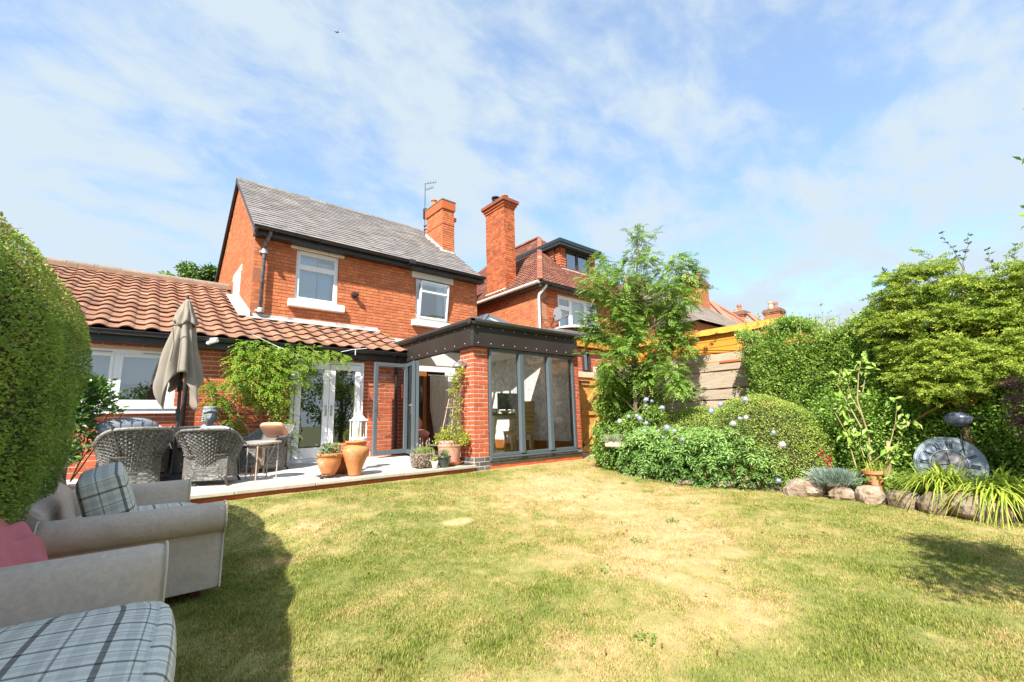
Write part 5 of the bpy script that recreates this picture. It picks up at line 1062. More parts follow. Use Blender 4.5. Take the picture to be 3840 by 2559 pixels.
def hcore(t, p):
    yv = 2.0-3.3*cos(p); u = max(0, (yv-3.9)/1.45); s = (1-min(1, u)**5)**.4*float(hs_(yv))*(1 if p > .01 else 0.01); e = 2/2.7; c_, s_ = cos(t), sin(t); ax = math.copysign(abs(c_)**e, c_); az = math.copysign(abs(s_)**e, s_)
    z = HC[2]+(1.25*az*s if az > 0 else 1.05*az)*.93; return (HC[0]+.8*ax*s*.9-max(0, .9-z)*.16, yv, z)
core_mesh('light_block_core', hcore, 40, 30, CORETWIG, HL)  # solid dark core added to block light through the leaves
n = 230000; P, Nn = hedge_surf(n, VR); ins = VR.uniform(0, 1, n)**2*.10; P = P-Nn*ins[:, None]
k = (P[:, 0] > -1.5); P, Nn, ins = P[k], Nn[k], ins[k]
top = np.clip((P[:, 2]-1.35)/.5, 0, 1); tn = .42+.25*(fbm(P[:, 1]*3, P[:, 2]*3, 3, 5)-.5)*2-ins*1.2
brown = (fbm(P[:, 1]*6+P[:, 0]*4, P[:, 2]*6, 3, 12) > .40)*top; tn = tn+.5*(fbm(P[:, 1]*9, P[:, 2]*9+P[:, 0]*5, 3, 19)-.5)*1.3; tn = np.where(VR.uniform(0, 1, len(P)) < brown*.8, .97, tn)  # shaded hollows and grazing sun on the twiggy brown top put into colour
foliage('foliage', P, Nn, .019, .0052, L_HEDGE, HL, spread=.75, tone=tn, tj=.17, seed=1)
m = MB()
for i in range(70):
    q, nq = hedge_surf(1, VR); q = Vector(q[0]); nq = Vector(nq[0])
    if q.x < -1.3 or q.z < .2: continue
    m.tube([q-nq*.08, q+nq*.03+Vector((random.uniform(-.08, .08),)*3)*.5, q+nq*.02+Vector((random.uniform(-.15, .15), random.uniform(-.15, .15), .1))], [.003, .002, .001], 4)
part('stray_twigs', m, TWIG, HL, kind='stuff')

# ---------------------------------------------------------------- privet hedge on the right boundary
HP = thing('privet_hedge', 'tall loose privet hedge growing up over the right-hand end of the board fence', 'hedge', (8.1, 1.0, -.1))
def box_core(x0, x1, y0, y1, z0, z1, seed):
    def f(t, p):
        c_, s_ = cos(t), sin(t); e = .5; a = math.copysign(abs(c_)**e, c_)*sin(p)**.5; b = math.copysign(abs(s_)**e, s_)*sin(p)**.5; c = math.copysign(abs(cos(p))**e, -cos(p))
        k = 1; return ((x0+x1)/2+(x1-x0)/2*a*k, (y0+y1)/2+(y1-y0)/2*b*k, (z0+z1)/2+(z1-z0)/2*c*k)
    return f
core_mesh('light_block_core', box_core(8.04, 8.8, -3.2, 2.95, -.3, 2.0, 1), 48, 24, CORETWIG, HP)  # added solid filler that stops light and views through the privet
n = 150000; r = VR; y = r.uniform(-1.2, 3.25, n); face = r.uniform(0, 1, n); topz = 2.24-np.clip(y-2.6, 0, 1)*.5+.10*np.sin(y*2.3+1)+.36*(fbm(y*2.5, y*0, 3, 4)-.5)*2
bul = .28*(fbm(y*1.7, np.zeros(n), 3, 6)-.5)*2
z = np.where(face < .74, r.uniform(-.1, 1, n)*(topz), topz+.0); zz_ = np.where(face < .74, r.uniform(-.02, 1, n)*topz, topz-.04+r.uniform(0, .1, n))
bl2 = fbm(y*2.2, zz_*2.2, 3, 8)-.5; xf = 7.80-bul-bl2*.22+np.where(zz_ > topz-.25, (zz_-topz+.25)*.7, 0)+np.clip(y-2.85, 0, 1)*.8; x = np.where(face < .74, xf, r.uniform(7.9, 8.75, n))
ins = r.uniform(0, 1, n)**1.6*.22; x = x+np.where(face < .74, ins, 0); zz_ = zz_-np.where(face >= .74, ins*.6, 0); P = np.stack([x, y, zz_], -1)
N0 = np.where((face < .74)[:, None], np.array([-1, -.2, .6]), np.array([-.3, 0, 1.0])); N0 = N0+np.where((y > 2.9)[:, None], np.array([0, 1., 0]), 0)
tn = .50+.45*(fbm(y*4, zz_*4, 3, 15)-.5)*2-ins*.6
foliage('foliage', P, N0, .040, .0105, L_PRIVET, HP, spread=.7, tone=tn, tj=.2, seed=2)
# upright shoots along the top
m = MB(); PS, DS = [], []
for i in range(420):
    y = random.uniform(-1.0, 3.3); x = random.uniform(7.85, 8.6); tz = 2.16-max(0, y-2.6)*.5+.10*sin(y*2.3+1); h = random.uniform(.08, .34)*(1.2 if random.random() < .3 else .8); a = Vector((x, y, tz-.1)); b = a+Vector((random.uniform(-.08, .08), random.uniform(-.08, .08), h+.1)); m.tube([a, b], [.003, .0015], 4)
    for k in range(int(h/.012)): t = random.random(); PS.append(a.lerp(b, t)); DS.append((random.uniform(-1, 1), random.uniform(-1, 1), .8))
for i in range(260):
    y = random.uniform(-.5, 3.3); z = random.uniform(.7, 2.05); a = Vector((7.85+max(0, y-2.85)*.5, y, z)); b = a+Vector((-random.uniform(.05, .24), random.uniform(-.1, .16), random.uniform(.0, .18))); m.tube([a, b], [.003, .0015], 4)
    for k in range(14): t = random.random(); PS.append(a.lerp(b, t)); DS.append((-.8, random.uniform(-1, 1), .7))
part('shoots', m, TWIG, HP, kind='stuff'); PS = np.array([tuple(p) for p in PS]); foliage('shoot_leaves', PS, np.array(DS), .036, .010, L_PRIVET, HP, spread=.4, tone=np.full(len(PS), .62), seed=3)

# ---------------------------------------------------------------- ivy and shrubs column under the rowan
IV = thing('ivy_column', 'dark green leafy ivy covered post between the gate and the rowan', 'ivy', (6.6, 5.15, 0)); icl = [(6.62, 5.2, 1.45, .26), (6.78, 5.1, 1.30, .26), (6.50, 5.25, 1.05, .27), (6.95, 5.0, 1.05, .28), (6.50, 5.3, .62, .27), (6.45, 5.3, .28, .27), (6.75, 5.1, .75, .30), (7.05, 5.0, .78, .3), (6.5, 5.2, .12, .25), (6.8, 5.1, .4, .3), (6.65, 5.3, 1.7, .22), (6.55, 4.75, .75, .22), (6.6, 4.7, .5, .24), (6.85, 4.55, .9, .2)]
icl = [(a+.17, b-.10, c, d*.92) for a, b, c, d in icl]; P, Dd, ci = clump_pts(icl, 26000, VR, .55, (1, 1, 1)); foliage('foliage', P, Dd, .042, .013, L_PRIVET, IV, spread=.7, tone=.30+.25*(fbm(P[:, 0]*4+P[:, 1]*3, P[:, 2]*5, 3, 2)-.4), seed=4)
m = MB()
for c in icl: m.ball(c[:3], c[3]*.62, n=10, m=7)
part('ivy_block_core', m, CORETWIG, IV, kind='stuff')  # dark balls added inside the ivy to block light
SB = thing('stone_trough', 'pale stone trough of lavender sunk among the ivy left of the thistles', 'planter', (6.55, 4.86, .3)); m = MB(); m.box(6.32, 6.86, 4.70, 4.98, .36, .46); part('trough', m, mat('pale_limestone', (.60, .55, .45), (.50, .45, .36), rndamp=0, bump=.4), SB, bevel=.02)
n = 3500; P = np.stack([VR.uniform(6.3, 6.85, n), VR.uniform(4.7, 5.0, n), np.full(n, .45)], -1); N0 = VR.normal(0, .5, (n, 3))+np.array([0, 0, 1.3]); foliage('lavender', P, N0, .11, .004, leaf_mat('lavender_leaf', (.22, .28, .14), (.45, .5, .3), None), SB, spread=.25, seed=44)

# ---------------------------------------------------------------- low mound hedge
MO = thing('mounded_hedge', 'low dome-shaped yellow-green clipped hedge bulging over the rock edging', 'hedge', (7.5, 3.2, -.1))
ML = [(7.62, 2.95, .28, .98), (7.50, 3.85, .30, .80), (7.38, 4.6, .32, .73), (7.25, 5.15, .22, .66), (7.50, 2.62, .10, .70)]
def mound_pts(n, r):
    C = np.array([c[:3] for c in ML]); R = np.array([c[3] for c in ML]); ci = r.choice(len(C), n, p=R**2/(R**2).sum()); d = norm(r.normal(0, 1, (n, 3))); P = C[ci]+d*(R[ci])[:, None]*np.array([.78, .98, .88])
    keep = np.ones(n, bool)
    for c in ML: q = (P-np.array(c[:3]))/np.array([.78, .98, .88]); keep &= np.linalg.norm(q, axis=1) > c[3]*.985
    keep &= (P[:, 2] > -.16) & (P[:, 0] < 8.3); P, d = P[keep], d[keep]; P = P+d*((fbm(P[:, 1]*3, P[:, 2]*3+P[:, 0], 3, 31)-.5)*.16)[:, None]; return P, d
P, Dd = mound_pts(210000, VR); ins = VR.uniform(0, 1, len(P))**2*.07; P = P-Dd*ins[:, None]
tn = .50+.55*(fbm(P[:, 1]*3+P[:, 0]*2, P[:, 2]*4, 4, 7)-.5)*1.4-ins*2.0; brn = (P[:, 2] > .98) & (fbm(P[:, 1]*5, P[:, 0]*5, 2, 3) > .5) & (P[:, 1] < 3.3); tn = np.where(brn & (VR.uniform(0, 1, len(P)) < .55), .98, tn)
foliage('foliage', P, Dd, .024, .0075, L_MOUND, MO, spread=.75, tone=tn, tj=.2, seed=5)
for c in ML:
    m = MB(); m.ball(c[:3], c[3]*.78*.90, c[3]*.98*.90, c[3]*.88*.90, 28, 18); part('mound_block_core', m, CORETWIG, MO, smooth=True, kind='stuff')  # dark ellipsoids added under the leaves to block light

# ---------------------------------------------------------------- rowan tree
RW = thing('rowan_tree', 'slender feathery-leaved rowan tree standing in front of the neighbouring house', 'tree', (6.80, 4.65, -.05))
ROWAN = [(7.10,4.45,4.28),(7.07,4.66,3.90),(6.99,4.24,3.75),(6.59,4.84,3.55),(6.72,5.17,3.89),(7.65,4.38,3.68),(7.26,3.80,3.60),(7.46,3.73,3.38),(6.42,4.44,3.28),(6.98,4.41,3.30),(6.97,3.94,3.10),(6.40,4.93,3.08),(6.43,5.14,2.62),(6.51,4.63,2.86),(7.14,4.56,2.86),(7.41,4.23,2.74),(7.18,3.75,2.85),(6.57,4.91,2.35),(6.70,4.45,2.29),(7.17,4.22,2.23),(6.28,4.83,1.84),(6.88,4.80,1.80),(7.04,4.36,1.76),(7.06,4.01,1.57),(6.51,4.94,1.48),(6.99,4.81,1.40),(6.13,4.89,3.26),(7.57,3.85,3.18),(7.91,4.21,1.79),(7.45,4.65,1.40),(7.23,4.48,3.80),(7.52,4.50,2.99),(7.11,4.79,2.64),(7.38,4.00,2.29),(6.38,4.52,2.04),(7.02,4.63,1.63),(6.85,4.67,3.09)]
TRK = [(6.80,4.65,-.1),(6.80,4.65,.55),(6.81,4.63,.95),(6.82,4.62,1.46),(6.84,4.61,2.09),(6.92,4.54,2.90),(6.99,4.48,3.74),(7.08,4.45,4.2)]
m = MB(); m.tube(TRK, [.042, .034, .030, .027, .024, .018, .012, .005], 9); m.tube([(6.86, 4.6, .1), (6.95, 4.55, 1.0), (7.1, 4.5, 1.8), (7.3, 4.35, 2.7)], [.024, .02, .016, .008], 8); tkr = part('trunk', m, BARK, RW, smooth=True)
m = MB(); 
for c in ROWAN:
    cz = max(.7, c[2]-.55); i = min(range(len(TRK)), key=lambda q: abs(TRK[q][2]-cz)); branchy(m, TRK[i], c, .014, .003, .05)
part('limbs', m, BARK, RW, smooth=True)
ROWAN = [c for c in ROWAN if c not in ((7.91,4.21,1.79), (6.28,4.83,1.84))]; cl = [(x, y, z, .25 if z < 3.4 else (.20 if z < 3.7 else .15)) for x, y, z in ROWAN]+[(x+random.uniform(-.2, .2), y+random.uniform(-.2, .2), z-.25, .22) for x, y, z in ROWAN if z < 2.9]
P, Dd, ci = clump_pts(cl, 5000, VR, .15, (1, 1, .9)); D0 = Dd*np.array([1, 1, .5])+np.array([0, 0, .25])+VR.normal(0, .35, P.shape)
compound('foliage', P, D0, .17, L_ROWAN, RW, pairs=6, lw=.0105, ll=.050, tone=.50+.5*(fbm(P[:, 0]*3+P[:, 1]*3, P[:, 2]*3, 3, 6)-.5), seed=6, droop=.45)
# airy outer sprays
P2 = []; D2 = []; m = MB()
for (a, b) in (((7.10,4.45,4.05), (7.16,4.38,4.45)), ((7.1, 4.45, 3.95), (7.25, 4.15, 4.32)), ((6.72, 5.0, 3.5), (6.55, 5.3, 3.72)), ((7.5, 4.2, 3.4), (7.95, 3.85, 3.85)), ((7.5, 4.2, 3.3), (8.1, 3.7, 3.6)), ((7.5, 4.1, 3.0), (8.1, 3.6, 3.2)), ((6.6, 4.9, 3.3), (6.3, 5.2, 3.75)), ((7.0, 4.5, 4.0), (6.95, 4.6, 4.4)), ((6.5, 4.9, 2.5), (6.05, 5.2, 2.75)), ((6.5, 4.9, 2.0), (6.0, 5.2, 2.0)), ((7.4, 4.2, 1.7), (8.1, 3.9, 1.75)), ((7.2, 4.5, 1.3), (7.75, 4.2, 1.45)), ((6.4, 4.9, 3.0), (6.02, 5.15, 3.35))):
    pts = branchy(m, a, b, .006, .002, .03, 6)
    for q in pts[1:]:
        for k in range(3): P2.append(tuple(q)); D2.append((random.uniform(-1, 1), random.uniform(-1, 1), random.uniform(-.1, .9)))
part('outer_twigs', m, BARK, RW); compound('spray_leaves', np.array(P2), np.array(D2), .15, L_ROWAN, RW, pairs=6, lw=.008, ll=.042, tone=np.full(len(P2), .55), seed=7, droop=.4)

# ---------------------------------------------------------------- lime-green small tree on the right
YT = thing('lime_green_tree', 'broad lime-green small-leaved tree with layered sprays above the garden clock', 'tree', (7.62, .62, -.1))
YC = [(7.60,1.02,2.55),(7.60,0.79,2.62),(7.60,0.58,2.62),(7.60,1.14,2.30),(7.50,0.88,2.33),(7.60,0.63,2.33),(7.50,0.39,2.34),(7.60,0.22,2.26),(7.60,0.01,2.20),(7.60,1.22,1.99),(7.45,0.97,1.99),(7.40,0.72,1.95),(7.45,0.48,1.96),(7.5,0.27,1.92),(7.60,0.04,1.82),(7.60,1.12,1.67),(7.40,0.85,1.63),(7.35,0.61,1.60),(7.4,0.39,1.57),(7.5,0.18,1.54),(7.55,1.04,1.36),(7.35,0.85,1.34),(7.3,0.61,1.37),(7.35,0.44,1.30),(7.45,0.25,1.38),(7.45,0.92,1.16),(7.35,0.78,1.12),(7.35,0.53,1.16),(7.6,-.25,2.1),(7.6,-.25,1.7),(7.6,-.3,1.4),(7.6,-.1,2.4),(7.5,.15,1.35),(7.55,.05,1.6)]
m = MB(); branchy(m, (7.62, .62, -.15), (7.6, .60, 1.1), .05, .035, .02); tb = part('trunk', m, BARK, YT, smooth=True); m = MB()
for c in YC: branchy(m, (7.6, .6, random.uniform(.75, 1.3)), c, .016, .004, .05)
branchy(m, (7.55, 1.25, .62), (7.45, .3, 1.15), .018, .01, .03); part('limbs', m, mat('orange_brown_twig', (.30, .17, .07), (.2, .11, .05)), YT, smooth=True)
PP, DD, TT = [], [], []
for c in YC:
    for s in range(46):   # flat outward sprays
        d = np.array([random.uniform(-1, .4), random.uniform(-1, 1), random.uniform(-.25, .45)]); d /= np.linalg.norm(d); L = random.uniform(.10, .24); b = np.array(c)+VR.normal(0, .07, 3); tt = random.uniform(.18, .78); k = 95
        t = VR.uniform(0, 1, k); sd = np.cross(d, [0, 0, 1]); sd /= np.linalg.norm(sd); off = VR.normal(0, .032, k)*(1.15-t); PP.append(b+d*(L*t)[:, None]+sd*off[:, None]+VR.normal(0, .010, (k, 3))-np.array([0, 0, 1])*(.05*t*t)[:, None]); DD.append(d*.8+sd*np.sign(off)[:, None]*.8); TT.append(tt+.12*(t-.5))
P = np.concatenate(PP); foliage('foliage', P, np.concatenate(DD), .024, .0068, L_YEL, YT, spread=.5, tone=np.concatenate(TT), tj=.16, seed=8, droop=.1)
P2, D2, m = [], [], MB()
for a, b in (((7.6, .35, 2.5), (7.6, .46, 3.05)), ((7.6, .35, 2.5), (7.6, .25, 2.95)), ((7.6, 1.0, 2.5), (7.6, 1.1, 2.75)), ((7.6, .0, 2.3), (7.6, -.1, 2.7)), ((7.6, 1.2, 2.1), (7.6, 1.4, 2.2)), ((7.6, -.1, 2.3), (7.55, -.25, 2.5)), ((7.6, .1, 2.3), (7.6, .12, 2.72))):
    pts = branchy(m, a, b, .005, .0015, .02, 9)
    for q in pts[3:]:
        for k in range(5): P2.append(tuple(q)); D2.append((random.uniform(-1, 1), random.uniform(-1, 1), .4))
part('top_shoots', m, BARK, YT); foliage('shoot_leaves', np.array(P2), np.array(D2), .05, .013, L_DARK, YT, spread=.3, seed=9)
# dark shrubbery filling the shade under it
UN = thing('shady_shrub', 'dark shaded evergreen shrub mass behind the round clock', 'shrub', (7.9, .5, -.1)); ucl = [(7.74, y, z, .32) for y in np.arange(-.6, 2.0, .28) for z in (.15, .5, .85)]
P, Dd, ci = clump_pts(ucl, 34000, VR, .4, (1, 1, 1)); foliage('foliage', P, Dd+np.array([-.6, 0, .4]), .040, .013, L_PRIVET, UN, spread=.6, tone=.34+.5*(fbm(P[:, 1]*4, P[:, 2]*4, 2, 1)-.5), tj=.25, seed=10)

# ---------------------------------------------------------------- purple maple at the right edge
MP = thing('purple_maple', 'small purple-leaved maple at the right edge near the clock', 'tree', (7.15, -.05, -.1)); m = MB(); branchy(m, (7.2, -.15, -.1), (7.1, 0, .9), .02, .01, .03); part('trunk', m, BARK, MP, smooth=True)
mcl = [(7.0,.10,1.11,.13),(7.0,.08,0.93,.16),(7.0,.14,0.80,.10),(7.0,.08,0.71,.15),(7.0,.05,0.58,.13),(7.05,-.15,1.0,.22),(7.05,-.15,.7,.22)]; P, Dd, ci = clump_pts(mcl, 5200, VR, .3, (1, 1, .6)); foliage('foliage', P, Dd*np.array([1, 1, .2])+np.array([0, .3, -.2]), .055, .0035, L_RED, MP, spread=.45, tone=np.full(len(P), .5), tj=.3, seed=12)

# ---------------------------------------------------------------- sapling with large leaves
SP = thing('large_leaved_sapling', 'multi-stemmed young sapling with big drooping leaves right of the mounded hedge', 'sapling', (7.1, 1.42, -.1)); m = MB()
tips = []
for pts, r in (([(7.1, 1.47, -.1), (7.1, 1.47, .2), (7.1, 1.44, .56), (7.1, 1.50, 1.0), (7.1, 1.44, 1.35), (7.1, 1.38, 1.55)], .016), ([(7.1, 1.50, .65), (7.1, 1.6, .95), (7.08, 1.68, 1.2), (7.08, 1.63, 1.38)], .009), ([(7.1, 1.47, .8), (7.1, 1.56, 1.05), (7.1, 1.58, 1.35)], .007), ([(7.1, 1.62, .15), (7.05, 1.66, .6), (7.05, 1.78, .95)], .008), ([(7.1, 1.52, .3), (7.1, 1.60, .75), (7.1, 1.63, .95)], .006), ([(7.15, 1.44, 1.1), (7.15, 1.36, 1.4)], .006), ([(7.0, 1.6, .05), (7.0, 1.45, .22), (7.0, 1.3, .35), (7.0, 1.22, .40)], .010), ([(7.0, 1.25, .4), (7.02, 1.15, .7), (7.02, 1.10, .95)], .006), ([(7.0, 1.2, .4), (7.0, 1.0, .75)], .005)):
    m.tube(pts, [r*(1-.7*i/(len(pts)-1)) for i in range(len(pts))], 7); tips += [(Vector(pts[-1]), 9), (Vector(pts[-2]), 6)]
m.tube([(6.98, 1.36, -.12), (7.0, 1.27, .2), (6.98, 1.24, .5)], [.035, .025, .018], 8); part('stems', m, mat('green_brown_stem', (.38, .32, .16), (.28, .2, .1), rndamp=.1), SP, smooth=True)
P2, D2 = [], []
for tp_, k in tips:
    for i in range(k): P2.append(tuple(tp_+Vector((random.uniform(-.05, .05), random.uniform(-.07, .07), random.uniform(-.08, .08))))); D2.append((random.uniform(-1, .3), random.uniform(-1, 1), random.uniform(-1.1, .1)))
P2 += [(7.05, 1.55+random.uniform(-.12, .12), .55+random.uniform(-.1, .12)) for _ in range(30)]; D2 += [(random.uniform(-1, .3), random.uniform(-1, 1), random.uniform(-1, 0)) for _ in range(30)]
lf = []
r = np.random.RandomState(5)
V, F = leaf_cards(np.array(P2), norm(np.array(D2)), r.normal(0, .4, (len(P2), 3))+np.array([-.3, 0, 1]), r.uniform(.07, .13, len(P2)), r.uniform(.018, .03, len(P2)), .2, .15)
for i in range(len(P2)):
    a = MB(); a.add([tuple(v) for v in V[i*4:i*4+4]], [(0, 1, 2), (0, 2, 3)], r.uniform(.4, .9)); part('leaf', a, L_PRIVET if i % 3 else L_HERB, SP)

# ---------------------------------------------------------------- globe thistles
GTm = mat('thistle_blue', (.30, .33, .50), (.40, .42, .58), rndamp=.12, scale=60)
GTp = mat('thistle_pale', (.58, .54, .60), (.5, .48, .5), rndamp=.1, scale=60)
TH = [(6.80,4.40,1.15,.034),(6.80,4.29,1.12,.02),(6.80,4.41,1.05,.018),(6.80,4.10,1.00,.032),(6.80,4.98,0.79,.034),(6.80,4.78,0.87,.03),(6.80,4.61,0.88,.026),(6.80,4.55,0.83,.032),(6.80,4.43,0.75,.028),(6.80,4.48,0.62,.030),(6.80,4.04,0.67,.038),(6.80,3.91,0.62,.026),(6.80,4.13,0.52,.022),(6.80,3.79,0.49,.027),(6.80,4.58,0.49,.024),(6.80,3.27,0.92,.035),(6.80,2.75,1.07,.033),(6.80,3.12,1.01,.033),(6.80,2.77,0.81,.032),(6.80,2.86,0.80,.026),(6.80,2.96,0.73,.032),(6.80,2.43,0.60,.026),(6.80,2.34,0.44,.036),(6.80,2.44,-0.04,.028),(6.80,5.08,0.46,.026),(6.80,4.66,.60,.018),(6.8,4.2,.62,.02)]
def spiky(r, mt):
    q = MB(); q.ball((0, 0, 0), r*.72, n=8, m=6, r=.3)
    for i in range(70):
        z = 1-2*(i+.5)/70; a = i*2.399963; s = math.sqrt(1-z*z); d = Vector((s*cos(a), s*sin(a), z)); p_ = d.orthogonal().normalized()*r*.07; q.add([d*r*.6+p_, d*r*.6-p_, d*r*1.08], [(0, 1, 2)], random.random())
    return mesh_from('flower_head', q, mt)
GL = [spiky(1.0, GTm), spiky(1.0, GTp)]
plants = [(6.72, 4.75), (6.78, 4.35), (6.82, 4.0), (6.90, 3.55), (6.95, 3.15), (7.02, 2.9)]
GTL = ['leftmost clump of blue globe thistles beside the stone trough', 'globe thistle clump with the two tallest blue heads against the fence', 'globe thistle clump just right of the tall pair, heads at mid height', 'broad leafy globe thistle clump in the middle of the mounded hedge', 'globe thistle clump with pale cream heads right of the middle', 'rightmost globe thistle clump with one head drooping to the ground']
GR = []
for i, (x, y) in enumerate(plants): GR.append(thing('globe_thistle', GTL[i], 'thistle', (x, y, -.2), 'globe thistles in front of the mounded hedge'))
tl_ = [MB() for _ in plants]
for j, (x, y, z, r) in enumerate(TH):
    i = min(range(len(plants)), key=lambda q: abs(plants[q][1]-y)); g = GR[i]; b = Vector((plants[i][0]+.05, plants[i][1]+(y-plants[i][1])*.3, .2)); q = Vector((x, y, z)); q = Vector((0, 0, .87))+(q-Vector((0, 0, .87)))*(.962 if z > .2 else 1)
    mid = b.lerp(q, .5)+Vector((random.uniform(-.05, .02), random.uniform(-.04, .04), .05 if z > .2 else .3)); tl_[i].tube([b-Z*.35, b, mid, q], [.004, .004, .003, .002], 5)
    o = bpy.data.objects.new('flower_head', GL[1 if (j in (4, 5, 17, 18, 20, 22, 9) and j % 2 == 0) else 0]); link(o, g); o.location = q-org(g); o.scale = (r*1.45, r*1.45, r*1.45); o.rotation_euler = (random.random()*3, random.random()*3, 0)
for i, g in enumerate(GR):
    x, y = plants[i]; part('stems', tl_[i], mat('thistle_stem', (.16, .22, .10), (.2, .24, .12)), g)
    r = np.random.RandomState(60+i); n = (250, 330, 340, 320, 260, 110)[i]; t = r.uniform(0, 1, n); h = (.80, .84, .80, .84, .80, .55)[i]; P = np.stack([x+r.normal(0, .16, n)-.04, y+r.normal(0, .24, n), -.15+h*t**.9], -1); D0 = np.stack([r.uniform(-1, .5, n), r.uniform(-1, 1, n), r.uniform(-.2, .8, n)], -1)
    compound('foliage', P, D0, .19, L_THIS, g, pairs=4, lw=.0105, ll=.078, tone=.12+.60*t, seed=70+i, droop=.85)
    n = 120; P = np.stack([x+r.normal(0, .14, n), y+r.normal(0, .22, n), -.14+.2*r.uniform(0, 1, n)], -1); foliage('dry_basal_leaves', P, r.normal(0, 1, (n, 3)), .13, .018, leaf_mat('dead_basal_leaf', (.16, .09, .04), (.35, .25, .1), None), g, spread=.4, seed=80+i)

# ---------------------------------------------------------------- rocks
RK = [(7.05, 2.62, .12, .16, .10), (6.82, 2.14, .20, .30, .16), (6.74, 1.72, .13, .17, .11), (6.72, 1.44, .14, .19, .14), (6.64, 1.12, .15, .20, .13), (6.48, .84, .16, .20, .16), (6.38, .52, .20, .27, .18), (6.42, .12, .14, .2, .12), (6.62, 4.95, .14, .2, .05), (6.66, 4.45, .12, .24, .05), (6.65, 3.7, .12, .2, .05), (6.8, 3.2, .12, .2, .06), (6.95, 2.9, .11, .15, .07), (6.4, -.3, .16, .2, .12)]
RL = ['small sandstone rock at the right foot of the mounded hedge', 'long flat-topped buff rock left of the silvery pinks', 'pale rock under the silvery pinks', 'grey pointed rock in front of the terracotta pot', 'pale speckled broad rock right of the terracotta pot', 'tall brown split rock left of the daylily', 'big reddish-brown rock under the daylily leaves', 'last grey rock at the right frame edge', 'flat stone under the ivy near the gate', 'flat pale stone at the left foot of the thistles', 'half-buried stone below the middle thistle leaves', 'half-buried stone below the right thistle leaves', 'stone at the corner where thistles meet the mound', 'shaded rock beyond the daylily']
def rock(i, x, y, a, b, h):
    a, b, h = a*.9, b*.88, h*.95
    rr = random.Random(100+i); q = MB(); nu, nv = 15, 9; pts = []; ax = rr.uniform(-.5, .5); tl = rr.uniform(-.25, .25)
    for u in range(nu):
        for v in range(nv+1):
            t = 2*PI*u/nu; p = PI*v/nv; d = Vector((sin(p)*cos(t), sin(p)*sin(t), -cos(p))); k = .80; e_ = 6; k0 = 1/((abs(d.x)**e_+abs(d.y)**e_+abs(d.z)**e_)**(1/e_)); k *= k0
            for f in range(9):   # facet planes give a broken-stone outline
                fn = Vector((math.sin(f*2.4+i*1.7), math.cos(f*1.9+i*2.3), math.sin(f*3.1+i*.9)*.9)).normalized(); dt = d.dot(fn); k = min(k, (.78+.05*math.sin(f+i))/dt) if dt > .5 else k
            n_ = float(fbm(np.array(d.x*3+i*5.+d.z*2), np.array(d.y*3+d.z*2.), 3, i))-.5; k *= 1.12*(1+.22*n_)
            X_, Y_, Z_ = d.x*a*k, d.y*b*k, d.z*h*k; pts.append((x+X_*cos(ax)-Y_*sin(ax)*.5, y+Y_*cos(ax)+X_*sin(ax), -.17+h*.28+Z_+Y_*tl*.5))
    q.grid(pts, nu, nv+1, closed=True, r=rr.random()); o = part('rock', q, ROCK, None, smooth=True); mo = o.modifiers.new('es', 'EDGE_SPLIT'); mo.split_angle = .3; props(o, RL[i], 'rock', 'rocks edging the flower bed')
for i, a in enumerate(RK): rock(i, *a)

# ---------------------------------------------------------------- daylily, pinks and small pot in the bed
def blades(name, cx_, cy_, cz_, n, L, w, parent, mt, seed, bias=(0, 0), arch=.55, spread=.9):
    r = np.random.RandomState(seed); V, F, R_ = [], [], []; seg = 5
    for i in range(n):
        a = r.uniform(0, 2*PI); d = np.array([cos(a)+bias[0], sin(a)+bias[1]]); d /= np.linalg.norm(d); l = L*r.uniform(.5, 1.1); o = spread*r.uniform(.25, 1); b = len(V); s = np.array([-d[1], d[0]]); bx, by = cx_+r.normal(0, .05), cy_+r.normal(0, .07)
        for k in range(seg+1):
            t = k/seg; R__ = l*o*t**1.4*.8; h = l*(t*1.0-arch*t**2.6*o*1.3)*.95; ww = w*(1-t**2.2)+.0004; V += [(bx+d[0]*R__-s[0]*ww, by+d[1]*R__-s[1]*ww, cz_+h), (bx+d[0]*R__+s[0]*ww, by+d[1]*R__+s[1]*ww, cz_+h)]
        F += [(b+2*k, b+2*k+1, b+2*k+3, b+2*k+2) for k in range(seg)]; R_ += [min(.999, r.beta(2, 2))]*(2*(seg+1))
    return npmesh(name, np.array(V), np.array(F), mt, parent, np.array(R_), 'stuff')
DL = thing('daylily', 'large arching clump of strap-leaved daylily spilling over the rocks beneath the clock', 'plant', (6.72, .50, -.1)); blades('leaves', 6.72, .78, -.02, 260, .62, .0085, DL, L_LILY, 1, (-.35, .1), .75, 1.35); blades('leaves', 6.55, .38, -.04, 330, .66, .0085, DL, L_LILY, 2, (-.3, -.35), .85, 1.45)
SG = thing('young_daylily', 'sparse tuft of yellow-green strap leaves between terracotta pot and clock', 'plant', (6.9, 1.1, -.1)); blades('leaves', 6.9, 1.10, -.12, 26, .30, .006, SG, L_LILY, 3)
TP = thing('bed_flowerpot', 'terracotta flowerpot with yellow-green blades tucked behind the rocks', 'flowerpot', (6.95, 1.42, -.1)); m = MB(); m.lathe([(.0, 0), (.075, 0), (.10, .17), (.115, .172), (.118, .21), (.10, .21), (.095, .17), (0, .16)], (6.95, 1.42, -.06), 22); part('pot', m, TERRA, TP, smooth=False); blades('leaves', 6.95, 1.42, .10, 34, .26, .006, TP, L_LILY, 4, arch=.3, spread=.5)
